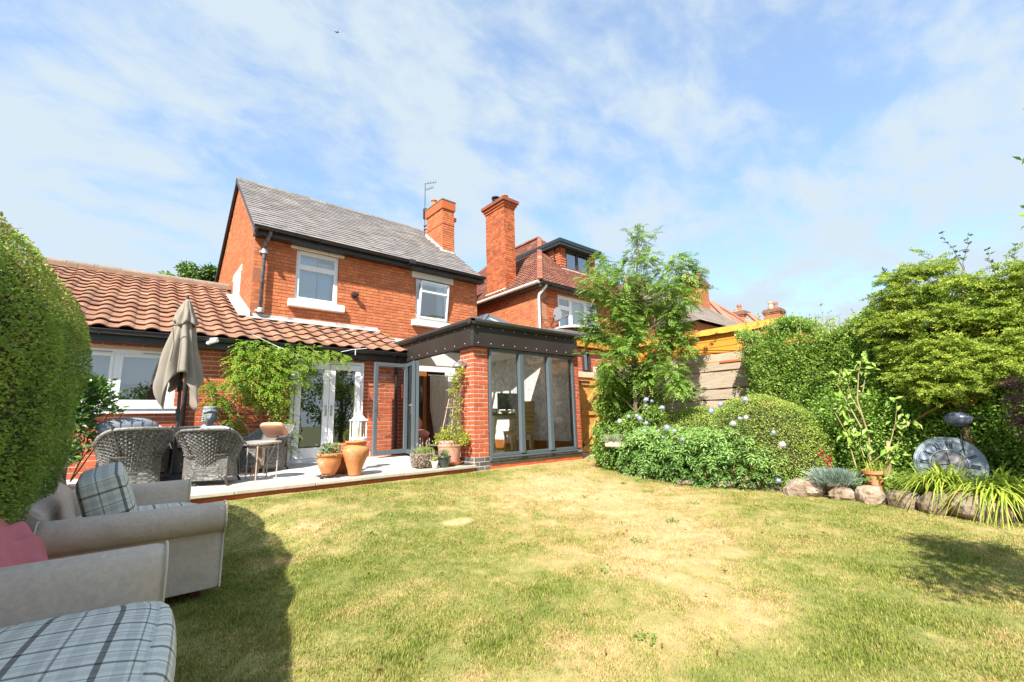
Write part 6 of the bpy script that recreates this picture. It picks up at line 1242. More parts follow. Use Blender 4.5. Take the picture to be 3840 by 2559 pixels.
PK = thing('pinks_clump', 'silvery-blue clump of pinks with a few crimson flowers on the rock edge', 'plant', (6.78, 1.78, -.05)); r = VR; n = 5200; P = np.stack([6.78+r.normal(0, .07, n), 1.80+r.normal(0, .09, n), -.03+.13*r.uniform(0, 1, n)], -1); foliage('foliage', P, (P-np.array([6.82, 1.8, -.1]))*6+np.array([-.3, 0, .5]), .085, .0028, L_GLAU, PK, spread=.5, tone=np.full(n, .5), tj=.25, seed=13, droop=-.1)
for i, (y, z) in enumerate(((1.86, .36), (1.79, .27), (1.83, .24), (2.03, .06), (1.80, .30), (1.90, .33))):
    m = MB(); m.tube([(6.78, 1.8, .02), (6.74, y, z)], .002, 4); 
    for k in range(7): a = k*.9; m.add([(6.74, y, z), (6.74+.022*cos(a), y+.022*sin(a)*1.0, z+.012+.012*sin(a*2)), (6.74+.022*cos(a+.8), y+.022*sin(a+.8), z+.010)], [(0, 1, 2)])
    m.ball((6.74, y, z), .014, n=7, m=5); part('flower', m, L_REDF, PK)
GC_ = thing('ground_cover', 'low leafy green ground cover under the sapling', 'plant', (7.0, 1.2, -.1)); n = 1500; P = np.stack([r.uniform(6.85, 7.4, n), r.uniform(.9, 1.75, n), -.06+.16*r.uniform(0, 1, n)], -1); foliage('foliage', P, r.normal(0, .6, (n, 3))+np.array([-.3, 0, .8]), .06, .02, L_HERB, GC_, spread=.5, tone=np.full(n, .3), seed=14); GC_['kind'] = 'stuff'

WEED = thing('lawn_weeds', 'scattered darker clover rosettes in the dry lawn', 'weeds', (3, 3, -.2)); WEED['kind'] = 'stuff'; foliage('foliage', CLOV, VR.normal(0, .7, CLOV.shape)+np.array([0, 0, .6]), .022, .007, leaf_mat('clover_leaf', (.07, .16, .02), (.22, .36, .05), None), WEED, spread=.4, seed=90)
FLV = thing('fallen_leaves', 'small dry brown leaves fallen on the lawn', 'leaves', (3, 3, -.2)); FLV['kind'] = 'stuff'; Pq = np.stack([FALL[:, 0], FALL[:, 1], lz(FALL[:, 0], FALL[:, 1])+.022], -1); foliage('dry_leaves', Pq, VR.normal(0, 1, Pq.shape)*np.array([1, 1, .15]), .03, .010, leaf_mat('fallen_brown_leaf', (.14, .07, .03), (.42, .27, .10), None), FLV, spread=.1, droop=0, seed=91)
# ---------------------------------------------------------------- garden clock and mottled disc
CKc = thing('garden_clock', 'large round grey-blue clock with black Roman numerals half sunk behind daylily leaves', 'clock', (7.25, .76, -.1))
cc = Vector((7.25, .765, .235)); nrm = Vector((-1, -.18, .22)).normalized(); uu = Vector((0, 0, 1)).cross(nrm).normalized(); uu = -uu if uu.y > 0 else uu; vv = nrm.cross(uu).normalized(); vv = vv if vv.z > 0 else -vv; roll = -.12; u_, v_ = uu*cos(roll)+vv*sin(roll), vv*cos(roll)-uu*sin(roll)
def disc(m, r0, r1, off, th=.01, n=56):
    pts = []
    for i in range(n): t = 2*PI*i/n; d = u_*cos(t)+v_*sin(t); pts += [cc+d*r0+nrm*off, cc+d*r1+nrm*off, cc+d*r1+nrm*(off-th), cc+d*r0+nrm*(off-th)]
    m.grid(pts, n, 4, closed=True); m.f += [(((i+1) % n)*4+3+0, i*4+3, i*4, ((i+1) % n)*4) for i in range(n)] if r0 > 0 else []
CKF = mat('faded_clock_face', (.27, .34, .43), (.35, .40, .47), rough=.6, scale=6, rndamp=0, c3=(.42, .42, .44), s3=8, t3=(.6, .75)); CKI = mat('clock_black', (.02, .022, .025), rndamp=0, rough=.5)
m = MB(); disc(m, .0001, .305, 0, .02); part('face', m, CKF, CKc); m = MB(); disc(m, .298, .312, .006, .03); part('rim', m, mat('blue_grey_rim', (.20, .26, .33), rndamp=0), CKc); m = MB(); disc(m, .152, .158, .004, .006); disc(m, .262, .2645, .003, .004); disc(m, .280, .2825, .003, .004); part('track_ring', m, CKI, CKc)
m = MB(); disc(m, .0001, .150, .003, .004); part('centre_plate', m, mat('taupe_centre', (.24, .23, .26), (.30, .28, .30), rndamp=0, scale=9), CKc)
RN = ['XII', 'I', 'II', 'III', 'IIII', 'V', 'VI', 'VII', 'VIII', 'IX', 'X', 'XI']
def stroke(m, c, a, b, w=.0042): c = Vector(c); p, q = a, b; d = (q-p).normalized(); s = d.cross(nrm).normalized()*w; o_ = nrm*.006; m.add([p-s+o_, p+s+o_, q+s+o_, q-s+o_, p-s+nrm*.002, p+s+nrm*.002, q+s+nrm*.002, q-s+nrm*.002], [(0, 1, 2, 3), (0, 4, 5, 1), (1, 5, 6, 2), (2, 6, 7, 3), (3, 7, 4, 0)])
for k, s in enumerate(RN):
    t = PI/2-k*PI/6; rd = u_*cos(t)+v_*sin(t); tg = u_*sin(t)-v_*cos(t); m = MB(); wd_ = {'I': .016, 'V': .036, 'X': .034}; tot = sum(wd_[c] for c in s); x = -tot/2
    for c in s:
        w = wd_[c]; P0 = lambda a, b: cc+rd*b+tg*a
        if c == 'I': stroke(m, cc, P0(x+w/2, .172), P0(x+w/2, .252))
        elif c == 'V': stroke(m, cc, P0(x+.004, .252), P0(x+w/2, .172), .005); stroke(m, cc, P0(x+w-.004, .252), P0(x+w/2, .172), .003)
        else: stroke(m, cc, P0(x+.004, .252), P0(x+w-.004, .172), .005); stroke(m, cc, P0(x+w-.004, .252), P0(x+.004, .172), .003)
        x += w
    part('numeral', m, CKI, CKc)
m = MB(); t = PI/2+.18; stroke(m, cc, cc-(u_*cos(t)+v_*sin(t))*.03, cc+(u_*cos(t)+v_*sin(t))*.14, .0035); part('clock_hand', m, CKI, CKc); m = MB(); t = PI+.25; stroke(m, cc, cc-(u_*cos(t)+v_*sin(t))*.03, cc+(u_*cos(t)+v_*sin(t))*.10, .005); part('clock_hand', m, CKI, CKc)
m = MB(); m.beam(cc-nrm*.03-Z*.1, (7.42, .76, -.2), .03, .03); part('prop', m, DGREYM, CKc)
MD = thing('mottled_ball', 'dark blue-grey mottled ornamental ball on a thin stem above the clock', 'ornament', (7.3, .63, -.1)); m = MB(); m.ball((7.3, .63, .74), .085, .125, .085, 26, 16); part('ball', m, mat('crackled_blue_glass', (.015, .02, .045), (.16, .19, .26), rough=.25, scale=85, detail=2, rndamp=0, spec=.6), MD, smooth=True); m = MB(); m.tube([(7.3, .63, -.2), (7.3, .63, .68)], .006, 6); m.tube([(7.3, .5, .75), (7.35, .1, .74)], .005, 5); part('stem', m, RUST, MD)

# ---------------------------------------------------------------- wisteria on the extension wall
WI = thing('wisteria', 'bright yellow-green wisteria trained up the brick wall and over the french doors', 'climber', (1.75, 8.6, .2))
WC = [(1.34,8.42,2.12,.13),(1.60,8.42,2.14,.16),(1.87,8.42,2.10,.16),(2.15,8.42,2.12,.16),(2.45,8.42,2.13,.15),(2.72,8.42,2.15,.12),(1.32,8.45,1.86,.18),(1.55,8.40,1.88,.20),(1.82,8.40,1.82,.20),(2.10,8.42,1.83,.19),(2.31,8.44,1.90,.13),(1.32,8.42,1.60,.18),(1.51,8.38,1.58,.21),(1.77,8.38,1.52,.20),(2.0,8.40,1.55,.16),(1.65,8.40,1.34,.17),(1.90,8.40,1.26,.18),(1.42,8.44,1.40,.13),(2.04,8.44,1.00,.14),(2.11,8.45,0.72,.11),(2.10,8.45,0.54,.09),(1.03,8.50,1.43,.13),(1.0,8.50,1.22,.12),(1.16,8.48,1.25,.12),(1.24,8.46,0.98,.11),(1.31,8.46,0.84,.09),(2.95,8.44,2.12,.10),(3.08,8.45,2.02,.06),(2.34,8.45,1.66,.10),(.93,8.55,1.50,.12)]
m = MB(); 
for pts in ([(1.72, 8.55, .2), (1.70, 8.52, .7), (1.66, 8.5, 1.2), (1.6, 8.5, 1.8), (1.9, 8.48, 2.1), (2.5, 8.46, 2.12), (3.0, 8.46, 2.12)], [(1.9, 8.58, .2), (1.92, 8.52, .8), (1.85, 8.5, 1.3), (1.9, 8.5, 1.9)], [(1.75, 8.55, .3), (1.5, 8.5, .8), (1.2, 8.5, 1.3)], [(1.74, 8.5, .6), (1.95, 8.45, .85), (2.1, 8.45, 1.1)], [(1.74, 8.5, .55), (1.6, 8.42, .75)], [(1.8, 8.5, .5), (2.0, 8.4, .62)]): m.tube(pts, [.016-.010*i/len(pts) for i in range(len(pts))], 7)
part('stems', m, TWIG, WI, smooth=True)
P, Dd, ci = clump_pts(WC[:15]+WC[15:], 1750, VR, .25, (1, .75, 1)); P[:, 1] = np.minimum(P[:, 1], 8.70); tn = np.where(np.isin(ci, [21, 22, 23, 24, 25, 29]), .12, .58)+.35*(fbm(P[:, 0]*5, P[:, 2]*5, 2, 3)-.5)
compound('foliage', P, Dd*np.array([1, 1, .4])+np.array([0, -.5, .15]), .16, L_WIST, WI, pairs=5, lw=.0100, ll=.042, tone=tn, seed=15, droop=.55)

# dark glossy shrub beyond the hedge by the kitchen window
GS = thing('glossy_shrub', 'dark glossy-leaved shrub between the clipped hedge and the kitchen window', 'shrub', (-.42, 7.25, .1)); gcl = [(-.46,7.20,1.42,.10),(-.34,7.20,1.32,.13),(-.42,7.20,1.17,.17),(-.27,7.20,1.20,.12),(-.47,7.20,1.02,.17),(-.40,7.20,0.87,.15),(-.50,7.2,.62,.16),(-.55,7.2,1.3,.2)]
P, Dd, ci = clump_pts(gcl, 1500, VR, .2, (1, 1, 1)); foliage('foliage', P, Dd+np.array([.3, -.2, .4]), .085, .017, L_DARK, GS, spread=.5, tone=np.full(len(P), .45), tj=.25, seed=16)
m = MB()
for t_ in ((-.1, 7.15, 1.28), (-.06, 7.15, 1.10), (-.2, 7.2, 1.45)): branchy(m, (-.45, 7.25, .3), t_, .008, .003, .03)
part('stems', m, CORETWIG, GS); P = []; D_ = []
for t_ in ((-.12, 7.15, 1.28), (-.08, 7.15, 1.10), (-.2, 7.2, 1.42)):
    for k in range(26): P.append((t_[0]-random.uniform(0, .16), t_[1]+random.uniform(-.04, .04), t_[2]+random.uniform(-.04, .04))); D_.append((.7, random.uniform(-.6, .6), random.uniform(-.2, .8)))
foliage('tip_leaves', np.array(P), np.array(D_), .085, .015, L_DARK, GS, spread=.4, tone=np.full(len(P), .6), seed=17)

# ---------------------------------------------------------------- trees beyond the extension roof, behind the fence and behind the camera
def crown_tree(label, cx_, cy_, z0, z1, R, mt, n, seed, leaf=(.09, .03), trunk=.14, group=None, name='garden_tree'):
    t = thing(name, label, 'tree', (cx_, cy_, -.3), group); r = np.random.RandomState(seed); rr = random.Random(seed); m = MB(); branchy(m, (cx_, cy_, -.3), (cx_, cy_, z1*.8), trunk, trunk*.3, .05, 6, rr); part('trunk', m, BARK, t, smooth=True)
    cl = []
    for i in range(26): a = rr.uniform(0, 2*PI); k = math.sqrt(rr.random()); h = rr.random(); cl.append((cx_+R*k*cos(a)*(1-.5*h*h), cy_+R*k*sin(a)*(1-.5*h*h), z0+(z1-z0)*h, R*rr.uniform(.25, .42)))
    m = MB()
    for c in cl[::2]: branchy(m, (cx_, cy_, z0*.8), c[:3], trunk*.3, .01, .08, 5, rr)
    part('limbs', m, BARK, t, smooth=True); P, Dd, ci = clump_pts(cl, n, r, .35); ct = np.array([rr.uniform(.25, .75) for _ in cl]); foliage('foliage', P, Dd, leaf[0], leaf[1], mt, t, spread=.8, tone=ct[ci], tj=.15, seed=seed); return t
crown_tree('leafy tree crown showing just above the extension roof beside the gable', 1.45, 20.0, 5.0, 6.75, .95, L_BACK, 9000, 31, (.12, .045), name='tree_beyond_roof')
crown_tree('smaller paler tree crown showing left of the one beside the gable', .45, 20.5, 4.9, 6.45, .7, L_WIST, 2600, 32, (.12, .045), name='tree_beyond_roof')
crown_tree('overhanging shrub tree just outside the right of the frame, casting shade on the lawn', 3.15, -.74, 1.75, 2.45, .50, L_PRIVET, 3200, 33, (.045, .014), .04, name='overhanging_tree')
crown_tree('leafy crown beside the overhanging shrub tree, nearest the camera on the right', 2.55, -.85, 1.8, 2.5, .50, L_PRIVET, 3200, 36, (.045, .014), .03, name='overhanging_tree')
crown_tree('taller overhanging tree crown just outside the right of the frame shading the clock', 4.95, -.95, 2.5, 3.55, .62, L_PRIVET, 6500, 34, (.045, .014), .04, name='overhanging_tree')
bt = [(-3.5, -7.5, 1.6, 6), (1.0, -9.5, 1.4, 4), (4.5, -8, 2.6, 8), (8.5, -6.5, 3.4, 5), (-7, -4.5, 2.8, 7)]
for i, (x, y, z1, sd) in enumerate(bt): crown_tree(['broad dark tree behind the lawn on the left', 'tall middle tree closing the far end of the lawn', 'round-headed tree at the far end right of the middle', 'large boundary tree at the far right corner', 'tree beyond the clipped hedge behind the sofas'][i], x, y, .6, z1+1.2, 1.9, L_BACK, 8000, 40+i, (.13, .05), .12, 'trees behind the lawn')
# twig with leaves hanging into the frame at the far right
P = []; D_ = []; m = MB(); pts = branchy(m, (3.3, -.5, 2.1), (3.24, -.135, 2.02), .006, .002, .01, 6)
for q in pts[2:]:
    for k in range(5): P.append(tuple(q+Vector((random.uniform(-.02, .02), random.uniform(-.05, .03), random.uniform(-.10, .08))))); D_.append((random.uniform(-.5, .5), .6, random.uniform(-.4, .9)))
ht = thing('overhanging_twig', 'small dark leafy twig entering the sky at the right edge', 'branch', (3.3, -.5, 2.1)); part('twig', m, BARK, ht); foliage('leaves', np.array(P), np.array(D_), .05, .013, L_DARK, ht, spread=.3, seed=35)
# =================================================================== upholstery helpers
def soft_box(name, c, hx, hy, hz, mt, parent, puff=.25, n=10, rot=None, uvs=1.0, e=5.0, crown=.0):
    """superellipsoid cushion with per-side UVs (plaid lines follow the cloth)"""
    V, F, UV = [], [], []; c = Vector(c)
    sides = [(Vector((1, 0, 0)), Vector((0, 1, 0)), Vector((0, 0, 1))), (Vector((-1, 0, 0)), Vector((0, 1, 0)), Vector((0, 0, -1))), (Vector((0, 1, 0)), Vector((0, 0, 1)), Vector((1, 0, 0))), (Vector((0, 1, 0)), Vector((0, 0, -1)), Vector((-1, 0, 0))), (Vector((1, 0, 0)), Vector((0, 0, 1)), Vector((0, -1, 0))), (Vector((1, 0, 0)), Vector((0, 0, -1)), Vector((0, 1, 0)))]
    H_ = Vector((hx, hy, hz))
    for a, b, w in sides:
        base = len(V)
        for i in range(n+1):
            for j in range(n+1):
                s, t = 2*i/n-1, 2*j/n-1; q = a*s+b*t+w
                ln = (abs(q.x)**e+abs(q.y)**e+abs(q.z)**e)**(1/e); q2 = q/ln
                pf = 1+crown*(1-s*s)*(1-t*t); q3 = Vector((q2.x*hx, q2.y*hy, q2.z*hz)); q3 += w*min(hx, hy, hz)*(pf-1)
                if rot: q3 = rot @ q3
                V.append(tuple(c+q3)); uv = Vector((a.x*hx*s, a.y*hy*s, a.z*hz*s)).length*(1 if s > 0 else -1), Vector((b.x*hx*t, b.y*hy*t, b.z*hz*t)).length*(1 if t > 0 else -1); UV.append((uv[0]*uvs+.5, uv[1]*uvs+.5))
        for i in range(n):
            for j in range(n): k = base+i*(n+1)+j; F.append((k, k+n+1, k+n+2, k+1))
    off = org(parent); me = bpy.data.meshes.new(name); me.from_pydata([tuple(Vector(v)-off) for v in V], [], F); me.materials.append(mt); ul = me.uv_layers.new(name='UVMap')
    for p in me.polygons:
        p.use_smooth = True
        for li in p.loop_indices: ul.data[li].uv = UV[me.loops[li].vertex_index]
    o = bpy.data.objects.new(name, me); link(o, parent); ORG[o.name] = off.copy(); return o
PLAID = plaid_mat('plaid_wool', 5.2, 6.4)
def roll_arm(parent, x0, x1, yc, side, zb, zt, mt=SOFA, th=.062, R_=.095, name='arm'):
    """upholstered scroll arm: panel with a roll overhanging to `side` (+1/-1 in Y)"""
    prof = []; 
    zc_ = zt-R_; yo = side*.035
    for k in range(15): t = -PI*.42+PI*1.32*k/14; prof.append((yc+yo+side*R_*cos(t), zc_+R_*sin(t)))
    prof = [(yc+side*th, zb), (yc+side*th, zc_-R_*.85)]+prof+[(yc-side*th, zc_+.0), (yc-side*th, zb)]
    m = MB(); n = len(prof); pts = []; xs = [x0, x0+.012, x0+.04, x1-.04, x1-.012, x1]; ins = [.018, .006, 0, 0, .006, .018]; cy, cz = yc, (zb+zt)/2
    for x, e in zip(xs, ins):
        for (a, b) in prof: pts.append((x, a+(cy-a)*e/ max(.06, abs(cy-a)) if abs(cy-a) > .01 else a, b+(cz-b)*e/.3))
    for i in range(len(xs)-1):
        for k in range(n): k2 = (k+1) % n; m.f.append((i*n+k, i*n+k2, (i+1)*n+k2, (i+1)*n+k))
    m.v = pts; m.r = [.5]*len(pts); m.f.append(tuple(range(n))); m.f.append(tuple((len(xs)-1)*n+k for k in range(n))[::-1]); a_ = part(name, m, mt, parent, smooth=True)
    mo = a_.modifiers.new('es', 'EDGE_SPLIT'); mo.split_angle = .9
    for xe in (x0+.002, x1-.002):
        q = MB(); q.tube([(xe, a, b) for a, b in prof], .006, 6); part('piping', q, PIPING, a_, smooth=True)
    return a_
# ------------------------------------------------------------------ sofa one
S1 = thing('beige_sofa', 'beige velour two-seat sofa with plaid cushions nearest the patio', 'sofa', (.05, 4.5, -.19))
roll_arm(S1, -.33, .54, 3.64, -1, -.135, .385); roll_arm(S1, -.33, .50, 5.36, 1, -.10, .385)
m = MB(); m.box(-.40, .49, 3.705, 5.30, -.13, .06); part('base', m, SOFA, S1, bevel=.02)
m = MB(); prof = [(-.50, -.12), (-.52, .25), (-.50, .40), (-.44, .455), (-.37, .455), (-.31, .40), (-.27, .2), (-.22, .05), (-.22, -.12)]
m.prism(prof, (0, 3.72, 0), X, Z, Y*1.56); part('back', m, SOFA, S1, bevel=.03)
for y in (4.09, 4.90): soft_box('seat_cushion', (.14, y, .12), .43, .405, .085, PLAID if y < 4.5 else PLAID, S1, e=5, crown=.25)
rot = Matrix.Rotation(-.30, 3, 'Y') @ Matrix.Rotation(.05, 3, 'X')
soft_box('back_cushion', (-.05, 4.14, .38), .115, .32, .235, PLAID, S1, rot=rot, e=12, crown=.12)
for x, y in ((.42, 3.72), (-.38, 3.72), (.42, 5.25), (-.38, 5.25)): m = MB(); m.box(x-.03, x+.03, y-.03, y+.03, -.21, -.13); part('foot', m, mat('mahogany_foot', (.16, .05, .02), rndamp=0, rough=.4), S1)
# ------------------------------------------------------------------ sofa two (nearest the camera, partly out of frame)
S2 = thing('beige_armchair', 'nearest beige velour seat with broad plaid seat cushion at the lower left', 'sofa', (-.2, 1.9, -.19))
roll_arm(S2, -.55, .175, 2.50, 1, -.13, .385)
m = MB(); m.prism([(-.60, 1.0), (.03, 1.0), (.13, 2.43), (-.60, 2.43)], (0, 0, -.13), X, Y, Z*.21); part('base', m, SOFA, S2, bevel=.02)
soft_box('seat_cushion', (-.275, 1.80, .155), .41, .60, .075, PLAID, S2, e=9, crown=.5, n=16, rot=Matrix.Rotation(-.11, 3, 'Z'))
m = MB(); m.prism([(a-.12, b) for a, b in prof], (0, 1.0, 0), X, Z, Y*1.6); part('back', m, SOFA, S2, bevel=.03)
# piping along the cushion edge
for x, y in ((.08, 2.36), (-.5, 2.36), (.08, 1.1)): m = MB(); m.box(x-.03, x+.03, y-.03, y+.03, -.21, -.13); part('foot', m, MATS['mahogany_foot'], S2)
# blanket heaped between the sofas
r = np.random.RandomState(9); nu = nv = 60; pts = []
for i in range(nu):
    for j in range(nv):
        u, v = i/(nu-1)*2-1, j/(nv-1)*2-1; x, y = -.56+.34*u, 3.05+.46*v; q = math.sqrt(u*u*.9+v*v); h = .50-.60*max(0, q-.38)**1.3+.040*sin(8*u+5*v+sin(4*v))+.028*abs(sin(9*v+4*u+1.5*sin(5*u)))+.012*sin(27*u-9*v)+.05*(float(vnoise(np.array(u*3.+5), np.array(v*3.+2), 3))-.5); pts.append((x+.02*sin(7*v), y, max(-.17, h)))
m = MB(); m.grid(pts, nu, nv); o = part('pink_blanket', m, PINK, None, smooth=True); props(o, 'dusty pink blanket heaped between the two beige sofas at the left edge', 'blanket')
# wooden pole and tan pot by the hedge foot
m = MB(); m.tube([(-.55, 3.95, -.18), (-.42, 4.95, .30), (-.40, 5.05, .36)], [.03, .028, .03], 10); m.ball((-.398, 5.06, .375), .034, n=10, m=6); o = part('wooden_pole', m, mat('red_brown_pole', (.24, .09, .05), (.18, .07, .04), rough=.7, rndamp=0), None, smooth=True); props(o, 'red-brown wooden pole leaning between clipped hedge and beige sofa back', 'pole')
m = MB(); m.lathe([(.0, 0), (.12, 0), (.15, .15), (.185, .42), (.20, .50), (.185, .505), (.16, .4), (0, .3)], (-.60, 5.95, -.16), 26); o = part('tan_planter', m, mat('tan_clay', (.38, .26, .13), (.32, .21, .1), rndamp=0, rough=.8), None, smooth=True); props(o, 'tan clay planter half hidden behind the bottom of the clipped hedge', 'planter')

# =================================================================== wicker dining chairs (built at the origin facing +Y)
def wicker_chair(name, label, group, cushion=None, mtw=WICK):
    t = thing(name, label, 'chair', (0, 0, 0), group)
    TH = 1.98
    def topz(a):   # a: 0 at the back, +-TH at arm fronts
        k = min(1, abs(a)/TH); return .60+.175*(0.5+0.5*cos(PI*min(1, max(0, k-.22)*1.9)))**.8-.03*k
    def shell(a, z):
        h = (z-.16)/.7; r = .195+.185*h+(.05*max(0, cos(a))*max(0, h-.4)*1.6); sq = 1+.06*cos(2*a)
        x = r*1.10*sin(a)*(1.0+.22*max(0, h-.5)); y = -r*cos(a)*sq*1.0-.03*h; return Vector((x, y, z))
    mb = MB(); nrow = 21; na = 44
    for i in range(nrow):
        v = (i+.5)/nrow; vs = []; rr_ = random.random()
        for k in range(na+1):
            a = -TH+2*TH*k/na; z0 = .22; zt = topz(a); z = z0+(zt-z0)*v; hh = (zt-z0)/nrow*.43; p = shell(a, z); o_ = Vector((p.x, p.y+.02, 0)).normalized()*(.008*(1 if (k+i) % 2 else -1)); vs += [p+o_-Z*hh, p+o_*1.5, p+o_+Z*hh]
        fs = []
        for k in range(na): fs += [(k*3, (k+1)*3, (k+1)*3+1, k*3+1), (k*3+1, (k+1)*3+1, (k+1)*3+2, k*3+2)]
        b = len(mb.v); mb.add(vs, fs, rr_)
        for k in range(na+1):
            q = random.random(); mb.r[b+k*3:b+k*3+3] = [q]*3
    # inner stakes
    for k in range(0, na+1, 2):
        a = -TH+2*TH*k/na; zt = topz(a); pts = [shell(a, .22+(zt-.22)*j/5) for j in range(6)]; mb.tube(pts, .0045, 4, False, r=.1)
    part('woven_shell', mb, mtw, t)
    mb = MB(); mb.grid([shell(-TH+2*TH*k/44, .22+(topz(-TH+2*TH*k/44)-.225)*j/6)*1.0+Vector((0, .012*cos(-TH+2*TH*k/44), 0))-Vector((.012*sin(-TH+2*TH*k/44), 0, 0)) for k in range(45) for j in range(7)], 45, 7); part('inner_lining', mb, WICKD, t)
    mb = MB()   # skirt under the seat, narrower and flaring to the feet
    for i in range(12):
        z = .09+.32*i/12; vs = []; 
        for k in range(41):
            a = -PI+2*PI*k/40; c_, s_ = cos(a), sin(a); e = .45; fl = .24+.025*(1-(z-.09)/.32)**2; px_ = math.copysign(abs(s_)**e, s_)*fl; py_ = -math.copysign(abs(c_)**e, c_)*fl*.98; o_ = .005*(1 if (k+i) % 2 else -1); vs += [(px_*(1+o_*4), py_*(1+o_*4), z-.012), (px_*(1+o_*4), py_*(1+o_*4), z+.012)]
        b = len(mb.v); mb.add(vs, [(k*2, k*2+2, k*2+3, k*2+1) for k in range(40)], .5)
        for k in range(41): q = random.random(); mb.r[b+k*2:b+k*2+2] = [q]*2
    part('woven_skirt', mb, mtw, t)
    mb = MB(); mb.tube([shell(-TH+2*TH*k/30, topz(-TH+2*TH*k/30)+.004) for k in range(31)], .019, 8); part('braided_rim', mb, mtw, t, smooth=True)
    mb = MB(); mb.box(-.235, .235, -.235, .235, .12, .40); part('seat_box', mb, WICKD, t)
    mb = MB()
    for sg in (-1, 1):
        mb.tube([shell(sg*.62, .80)+Vector((0, -.012, 0)), shell(sg*.6, .62)+Vector((0, -.014, 0)), shell(sg*.55, .44)+Vector((0, -.014, 0))], .009, 6)
        mb.tube([shell(sg*1.95, .60), shell(sg*1.95, .4), Vector((sg*.25, .235, .1))], .013, 6)
    mb.tube([Vector((-.25, -.20, .43)), Vector((-.2, -.262, .42)), Vector((0, -.275, .42)), Vector((.2, -.262, .42)), Vector((.25, -.20, .43))], .011, 6)
    part('frame', mb, mat('pewter_brown_frame', (.12, .11, .095), rough=.4, rndamp=0, metal=.3), t, smooth=True)
    for sx_, sy_ in ((-1, -1), (1, -1), (-1, 1), (1, 1)):
        mb = MB(); mb.tube([(sx_*.21, sy_*.21, .14), (sx_*.262, sy_*.262, .0)], .016, 8); part('leg', mb, MATS['pewter_brown_frame'], t, smooth=True)
    if cushion is not None: soft_box('seat_cushion', (0, .02, .475), .225, .23, .05, cushion, t, e=4, crown=.2)
    return t
CG = 'wicker dining chairs round the patio table'
ch0 = wicker_chair('wicker_armchair', 'right-hand of the two near wicker armchairs with their backs to the lawn', CG, CUSHG)
def put(o, x, y, rz, s=1.0): o.location = (x, y, pz(y)); o.rotation_euler = (0, 0, rz); o.scale = (s, s, s*.88)
chA = copy_tree(ch0, (0, 0, 0), 0, 'left-hand near wicker armchair with tufted grey cushion above its back'); put(chA, .05, 7.22, .22, 1.04)
put(ch0, .86, 6.98, -.42, 1.0)
chC = copy_tree(ch0, (0, 0, 0), 0, 'wicker armchair with peach pillow turned sideways beside the wisteria'); put(chC, 1.62, 7.92, 2.25, 1.0)
chD = copy_tree(ch0, (0, 0, 0), 0, 'wicker armchair behind the parasol pole, only its pale back rim showing'); put(chD, .80, 8.28, PI-.1, 1.0)
chE = copy_tree(ch0, (0, 0, 0), 0, 'shaded wicker armchair at the left end of the table behind the glossy shrub'); put(chE, -.78, 7.62, -1.35, 1.0)
chF = copy_tree(ch0, (0, 0, 0), 0, 'wicker armchair with off-white cushion behind the left end of the table'); put(chF, .22, 8.36, PI+.1, 1.0)
def loose(name, label, cat, c, h, mt, rot, e=3.5, crown=.2): o = soft_box(name, c, *h, mt, None, rot=rot, e=e, crown=crown); props(o, label, cat); return o
R3 = lambda ax, ay, az: (Matrix.Rotation(az, 3, 'Z') @ Matrix.Rotation(ax, 3, 'X') @ Matrix.Rotation(ay, 3, 'Y'))
cuA = loose('tufted_cushion', 'thick tufted slate grey cushion standing in the left-hand near wicker chair', 'cushion', (.0, 7.24, .875), (.29, .08, .125), CUSHG, R3(.12, 0, .22), 2.6, .15)
for k in range(-2, 3):
    m = MB(); b = Vector((.02+k*.10, 7.165+k*.022, 1.0-abs(k)*.012)); m.tube([b, b+Vector((0, -.012, -.06)), b+Vector((.02, -.012, -.16))], .004, 5); part('tuft_seam', m, mat('dark_seam', (.05, .055, .07), rndamp=0), cuA)
loose('grey_back_cushion', 'pale grey cushion peeping over the right-hand near wicker chair back', 'cushion', (.86, 7.02, .76), (.23, .05, .12), mat('pale_grey_cushion', (.42, .43, .46), rndamp=0), R3(.15, 0, -.42), 3, .15)
loose('white_cushion', 'off-white cushion in the chair behind the left end of the table', 'cushion', (.22, 8.30, .76), (.20, .05, .16), CUSHW, R3(-.15, 0, .1))
loose('peach_pillow', 'square peach pillow leaning in the sideways wicker chair', 'cushion', (1.74, 7.80, .80), (.19, .035, .14), PILO, R3(-.75, 0, 2.25), 9, .25)
m = MB(); m.box(-.02, .02, -.02, .02, 0, 0)
# dining table
T = thing('dining_table', 'oblong slatted grey garden table with the parasol pole through it', 'table', (.5, 7.68, .18))
for i in range(9):
    y = 7.30+i*.088; m = MB(); m.box(-.18, 1.08, y, y+.082, .855, .875); part('table_slat', m, mat('grey_driftwood', (.26, .22, .20), (.18, .15, .14), rough=.7, stretch=(1, 12, 1), rndamp=.15), T)
m = MB(); m.box(-.20, 1.10, 7.28, 7.296, .83, .878); m.box(-.20, 1.10, 8.096, 8.112, .83, .878); m.box(-.20, -.182, 7.297, 8.095, .83, .878); m.box(1.082, 1.10, 7.297, 8.095, .83, .878); part('table_frame', m, DGREYM, T)
for x, y in ((-.12, 7.36), (1.02, 7.36), (-.12, 8.04), (1.02, 8.04)): m = MB(); m.box(x-.025, x+.025, y-.025, y+.025, .17, .854); part('leg', m, DGREYM, T)
